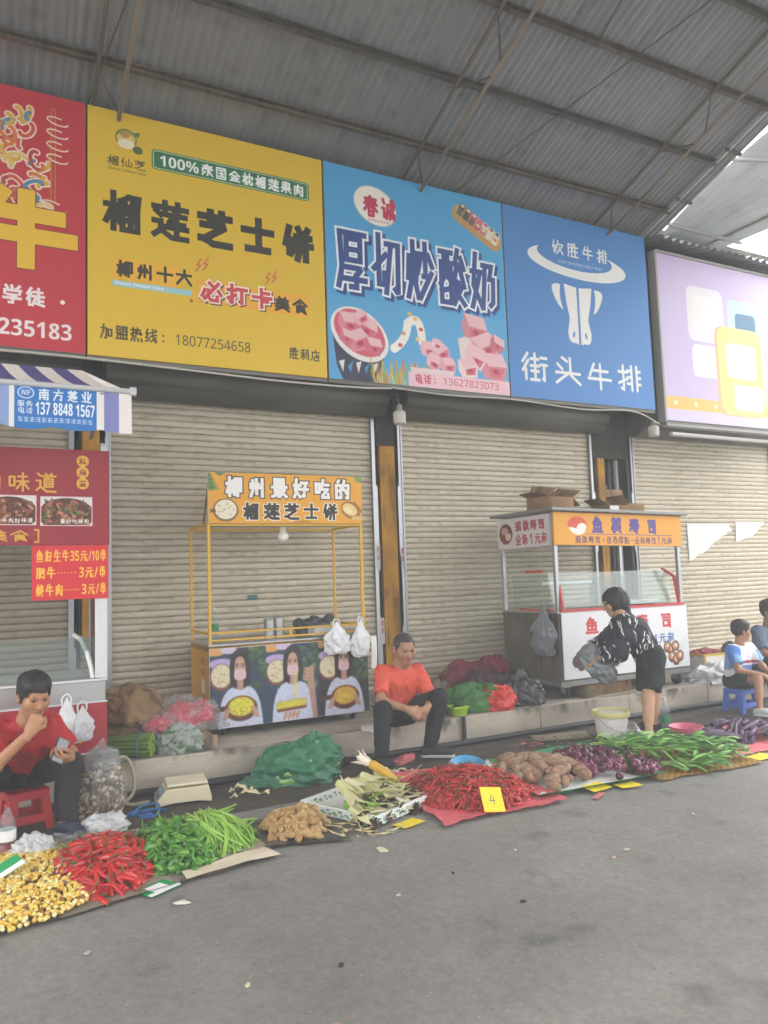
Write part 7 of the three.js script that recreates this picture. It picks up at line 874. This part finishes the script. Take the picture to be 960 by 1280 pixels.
{ const b = thing('mobile_phone', 'dark mobile phone held by the man in the red t-shirt', 'phone', [0.405, 0.61, 0.985]); b.rotation.set(0.95, -0.35, -0.5); part('body', new RoundedBoxGeometry(0.085, 0.012, 0.17, 3, 0.005), std(0x1c2026, 0.35), b); part('screen', at(box(0.074, 0.002, 0.155), 0, 0.0066, 0), phys(0x2c3640, 0.08, { clearcoat: 1 }), b); }
const leafPrint = canvas(512, 512, (c) => { srand(171); c.fillStyle = '#1d1f2a'; c.fillRect(0, 0, 512, 512); for (let k = 0; k < 62; k++) { const x = rr(0, 512), y = rr(0, 512), a = rr(-0.7, 0.5), L = rr(22, 52); for (const [dx, dy] of [[0, 0], [512, 0], [-512, 0], [0, 512], [0, -512]]) { c.save(); c.translate(x + dx, y + dy); c.rotate(a); c.beginPath(); c.moveTo(0, -L); c.quadraticCurveTo(rr(8, 18), 0, 0, L * 0.5); c.quadraticCurveTo(-10, 0, 0, -L); c.fillStyle = k % 4 ? '#f0eee8' : '#9a9da8'; c.fill(); c.restore(); } } });
leafPrint.wrapS = leafPrint.wrapT = THREE.RepeatWrapping; leafPrint.repeat.set(1.9, 1.9);
person({ label: 'woman in a dark leaf-print blouse and black shorts bending over, holding a grey bag', at: [5.8, 0.004, 0.72], S: 1.04, HS: 1.12, hs: 1.08, thin: 0.002, skin: 0xd0a484, hair: 'bob', look: [-2.15, 0.3, 0.1],
  J: { head: [5.670, 1.325, 0.560], neck: [5.680, 1.185, 0.660], chest: [5.740, 1.040, 0.740], sL: [5.570, 1.120, 0.800], sR: [5.800, 1.120, 0.540], eL: [5.450, 0.860, 0.790], wL: [5.330, 0.800, 0.660], eR: [5.670, 0.880, 0.380], wR: [5.470, 0.860, 0.420], hL: [5.750, 0.790, 0.930], hR: [5.890, 0.790, 0.780], kL: [5.630, 0.430, 0.980], aL: [5.570, 0.085, 1.020], tL: [5.420, 0.045, 0.920], kR: [5.940, 0.430, 0.760], aR: [5.970, 0.085, 0.720], tR: [5.840, 0.045, 0.600] },
  hands: { L: { f: [-0.6, -0.35, -0.7], n: [0.2, -0.6, 0.4], t: 1, curl: [0.7, 0.9, 0.7], thumb: 0.7 }, R: { f: [-0.9, -0.3, 0.2], n: [0, -0.8, 0.5], t: -1, curl: [0.7, 0.9, 0.7], thumb: 0.7 } },
  shirt: { m: std(0xffffff, 0.75, { map: leafPrint }), sleeve: 1.8, hem: -0.1, g: 0.036, fold: 0.026, nr: 0.07 }, pants: { m: std(0x17171a, 0.85, { map: clothT }), len: 0.84, loose: 0.042 }, shoe: std(0x242428, 0.7), sole: std(0x3a3a3c, 0.7) });
solo('plastic_bag', (() => { const g = crumple(0.13, 0.42, 0.11, 151, { amp: 0.22, flat: 0.75, fr: 1.8, det: 30 }); return g.rotateZ(PI + 0.75).translate(0, 0, 0); })(), greyBagM, 'crumpled grey plastic bag held open by the bending woman', 'plastic bag', [5.24, 0.88, 0.54], [0, -0.45, 0]);
const boyT = canvas(256, 256, (c) => { c.fillStyle = '#dfe3ea'; c.fillRect(0, 0, 256, 256); c.fillStyle = '#3f6fc0'; poly(c, [[0, 20], [84, 40], [70, 150], [30, 120], [0, 130]], '#4b7cc8'); poly(c, [[20, 70], [60, 90], [40, 170], [0, 150]], '#7fb0dc'); c.fillStyle = '#b04a5c'; c.fillRect(80, 118, 130, 16); c.fillStyle = '#5f86c8'; c.fillRect(96, 146, 110, 60); poly(c, [[120, 180], [180, 190], [170, 230], [110, 220]], '#c05a6a'); ell(c, 120, 190, 16, 22, '#e9ecf2'); c.fillStyle = '#7aa0d8'; c.fillRect(200, 60, 50, 120); srand(5); for (let k = 0; k < 20; k++) ell(c, rr(0, 256), rr(180, 256), rr(5, 14), rr(5, 10), ['#5f86c8', '#c05a6a', '#9cc0e0'][k % 3]); });
person({ label: 'boy with black hair in a white and blue sports shirt seated on the blue stool', at: [7.66, 0.004, 0.45], S: 0.86, HS: 1.14, hs: 1.05, boy: 1, skin: 0xb98868, hair: 'top', look: [1.15, 0.02, 0],
  J: { head: [7.68, 0.905, 0.47], neck: [7.67, 0.765, 0.45], chest: [7.665, 0.62, 0.42], sR: [7.53, 0.70, 0.45], sL: [7.81, 0.70, 0.45], eR: [7.47, 0.49, 0.56], wR: [7.61, 0.445, 0.74], eL: [7.89, 0.49, 0.56], wL: [7.74, 0.45, 0.76], hL: [7.73, 0.345, 0.38], hR: [7.59, 0.345, 0.38], kR: [7.58, 0.395, 0.72], aR: [7.46, 0.08, 0.80], tR: [7.5, 0.045, 0.93], kL: [7.78, 0.395, 0.72], aL: [7.74, 0.08, 0.80], tL: [7.8, 0.045, 0.93] },
  hands: { R: { f: [0.75, -0.3, 0.5], n: [0, -0.9, -0.2], t: -1, curl: [0.3, 0.4, 0.3], thumb: 0.3 }, L: { f: [-0.6, -0.3, 0.6], n: [0, -0.9, -0.2], t: 1, curl: [0.3, 0.4, 0.3], thumb: 0.3 } },
  shirt: { m: std(0xffffff, 0.75, { map: boyT }), sleeve: 0.72, hem: -0.04, g: 0.02, fold: 0.014, uv: (x, y, z) => [clamp((x - 7.42) / 0.5), clamp((y - 0.3) / 0.52)] }, pants: { m: std(0x1b1d26, 0.8, { map: clothT }), len: 0.7, loose: 0.03 }, shoe: std(0xbfcdc9, 0.7), sole: std(0xe2e2de, 0.7) });
person({ label: 'person in a blue-grey shirt at the right edge, mostly outside the photo', at: [8.78, 0.004, 0.1], S: 1.05, HS: 1.15, skin: 0xa5775a, hair: 'top', look: [0.2, 0.1, 0],
  J: { head: [8.74, 1.06, 0.1], neck: [8.75, 0.9, 0.04], chest: [8.76, 0.74, 0], sR: [8.55, 0.83, 0.03], sL: [8.96, 0.83, 0.03], eR: [8.47, 0.58, 0.14], wR: [8.6, 0.54, 0.36], eL: [9.04, 0.58, 0.14], wL: [8.9, 0.54, 0.36], hL: [8.86, 0.385, -0.07], hR: [8.68, 0.385, -0.07], kR: [8.6, 0.47, 0.36], aR: [8.58, 0.085, 0.38], tR: [8.57, 0.05, 0.53], kL: [8.95, 0.47, 0.36], aL: [8.96, 0.085, 0.38], tL: [8.98, 0.05, 0.53] },
  hands: { R: { f: [0.3, -0.3, 0.8], n: [0, -1, 0], t: -1, curl: [0.3, 0.4, 0.3], thumb: 0.3 }, L: { f: [-0.3, -0.3, 0.8], n: [0, -1, 0], t: 1, curl: [0.3, 0.4, 0.3], thumb: 0.3 } },
  shirt: { m: std(0x66778e, 0.8, { map: clothT }), sleeve: 0.85, hem: -0.02, g: 0.014 }, pants: { m: darkTr, len: 1.93, loose: 0.01 }, shoe: std(0x2a2a2c, 0.7), sole: std(0x77777a, 0.7) });
scene.fog = new THREE.FogExp2(0xe4e6e6, 0.021);
renderer.render(scene, camera);
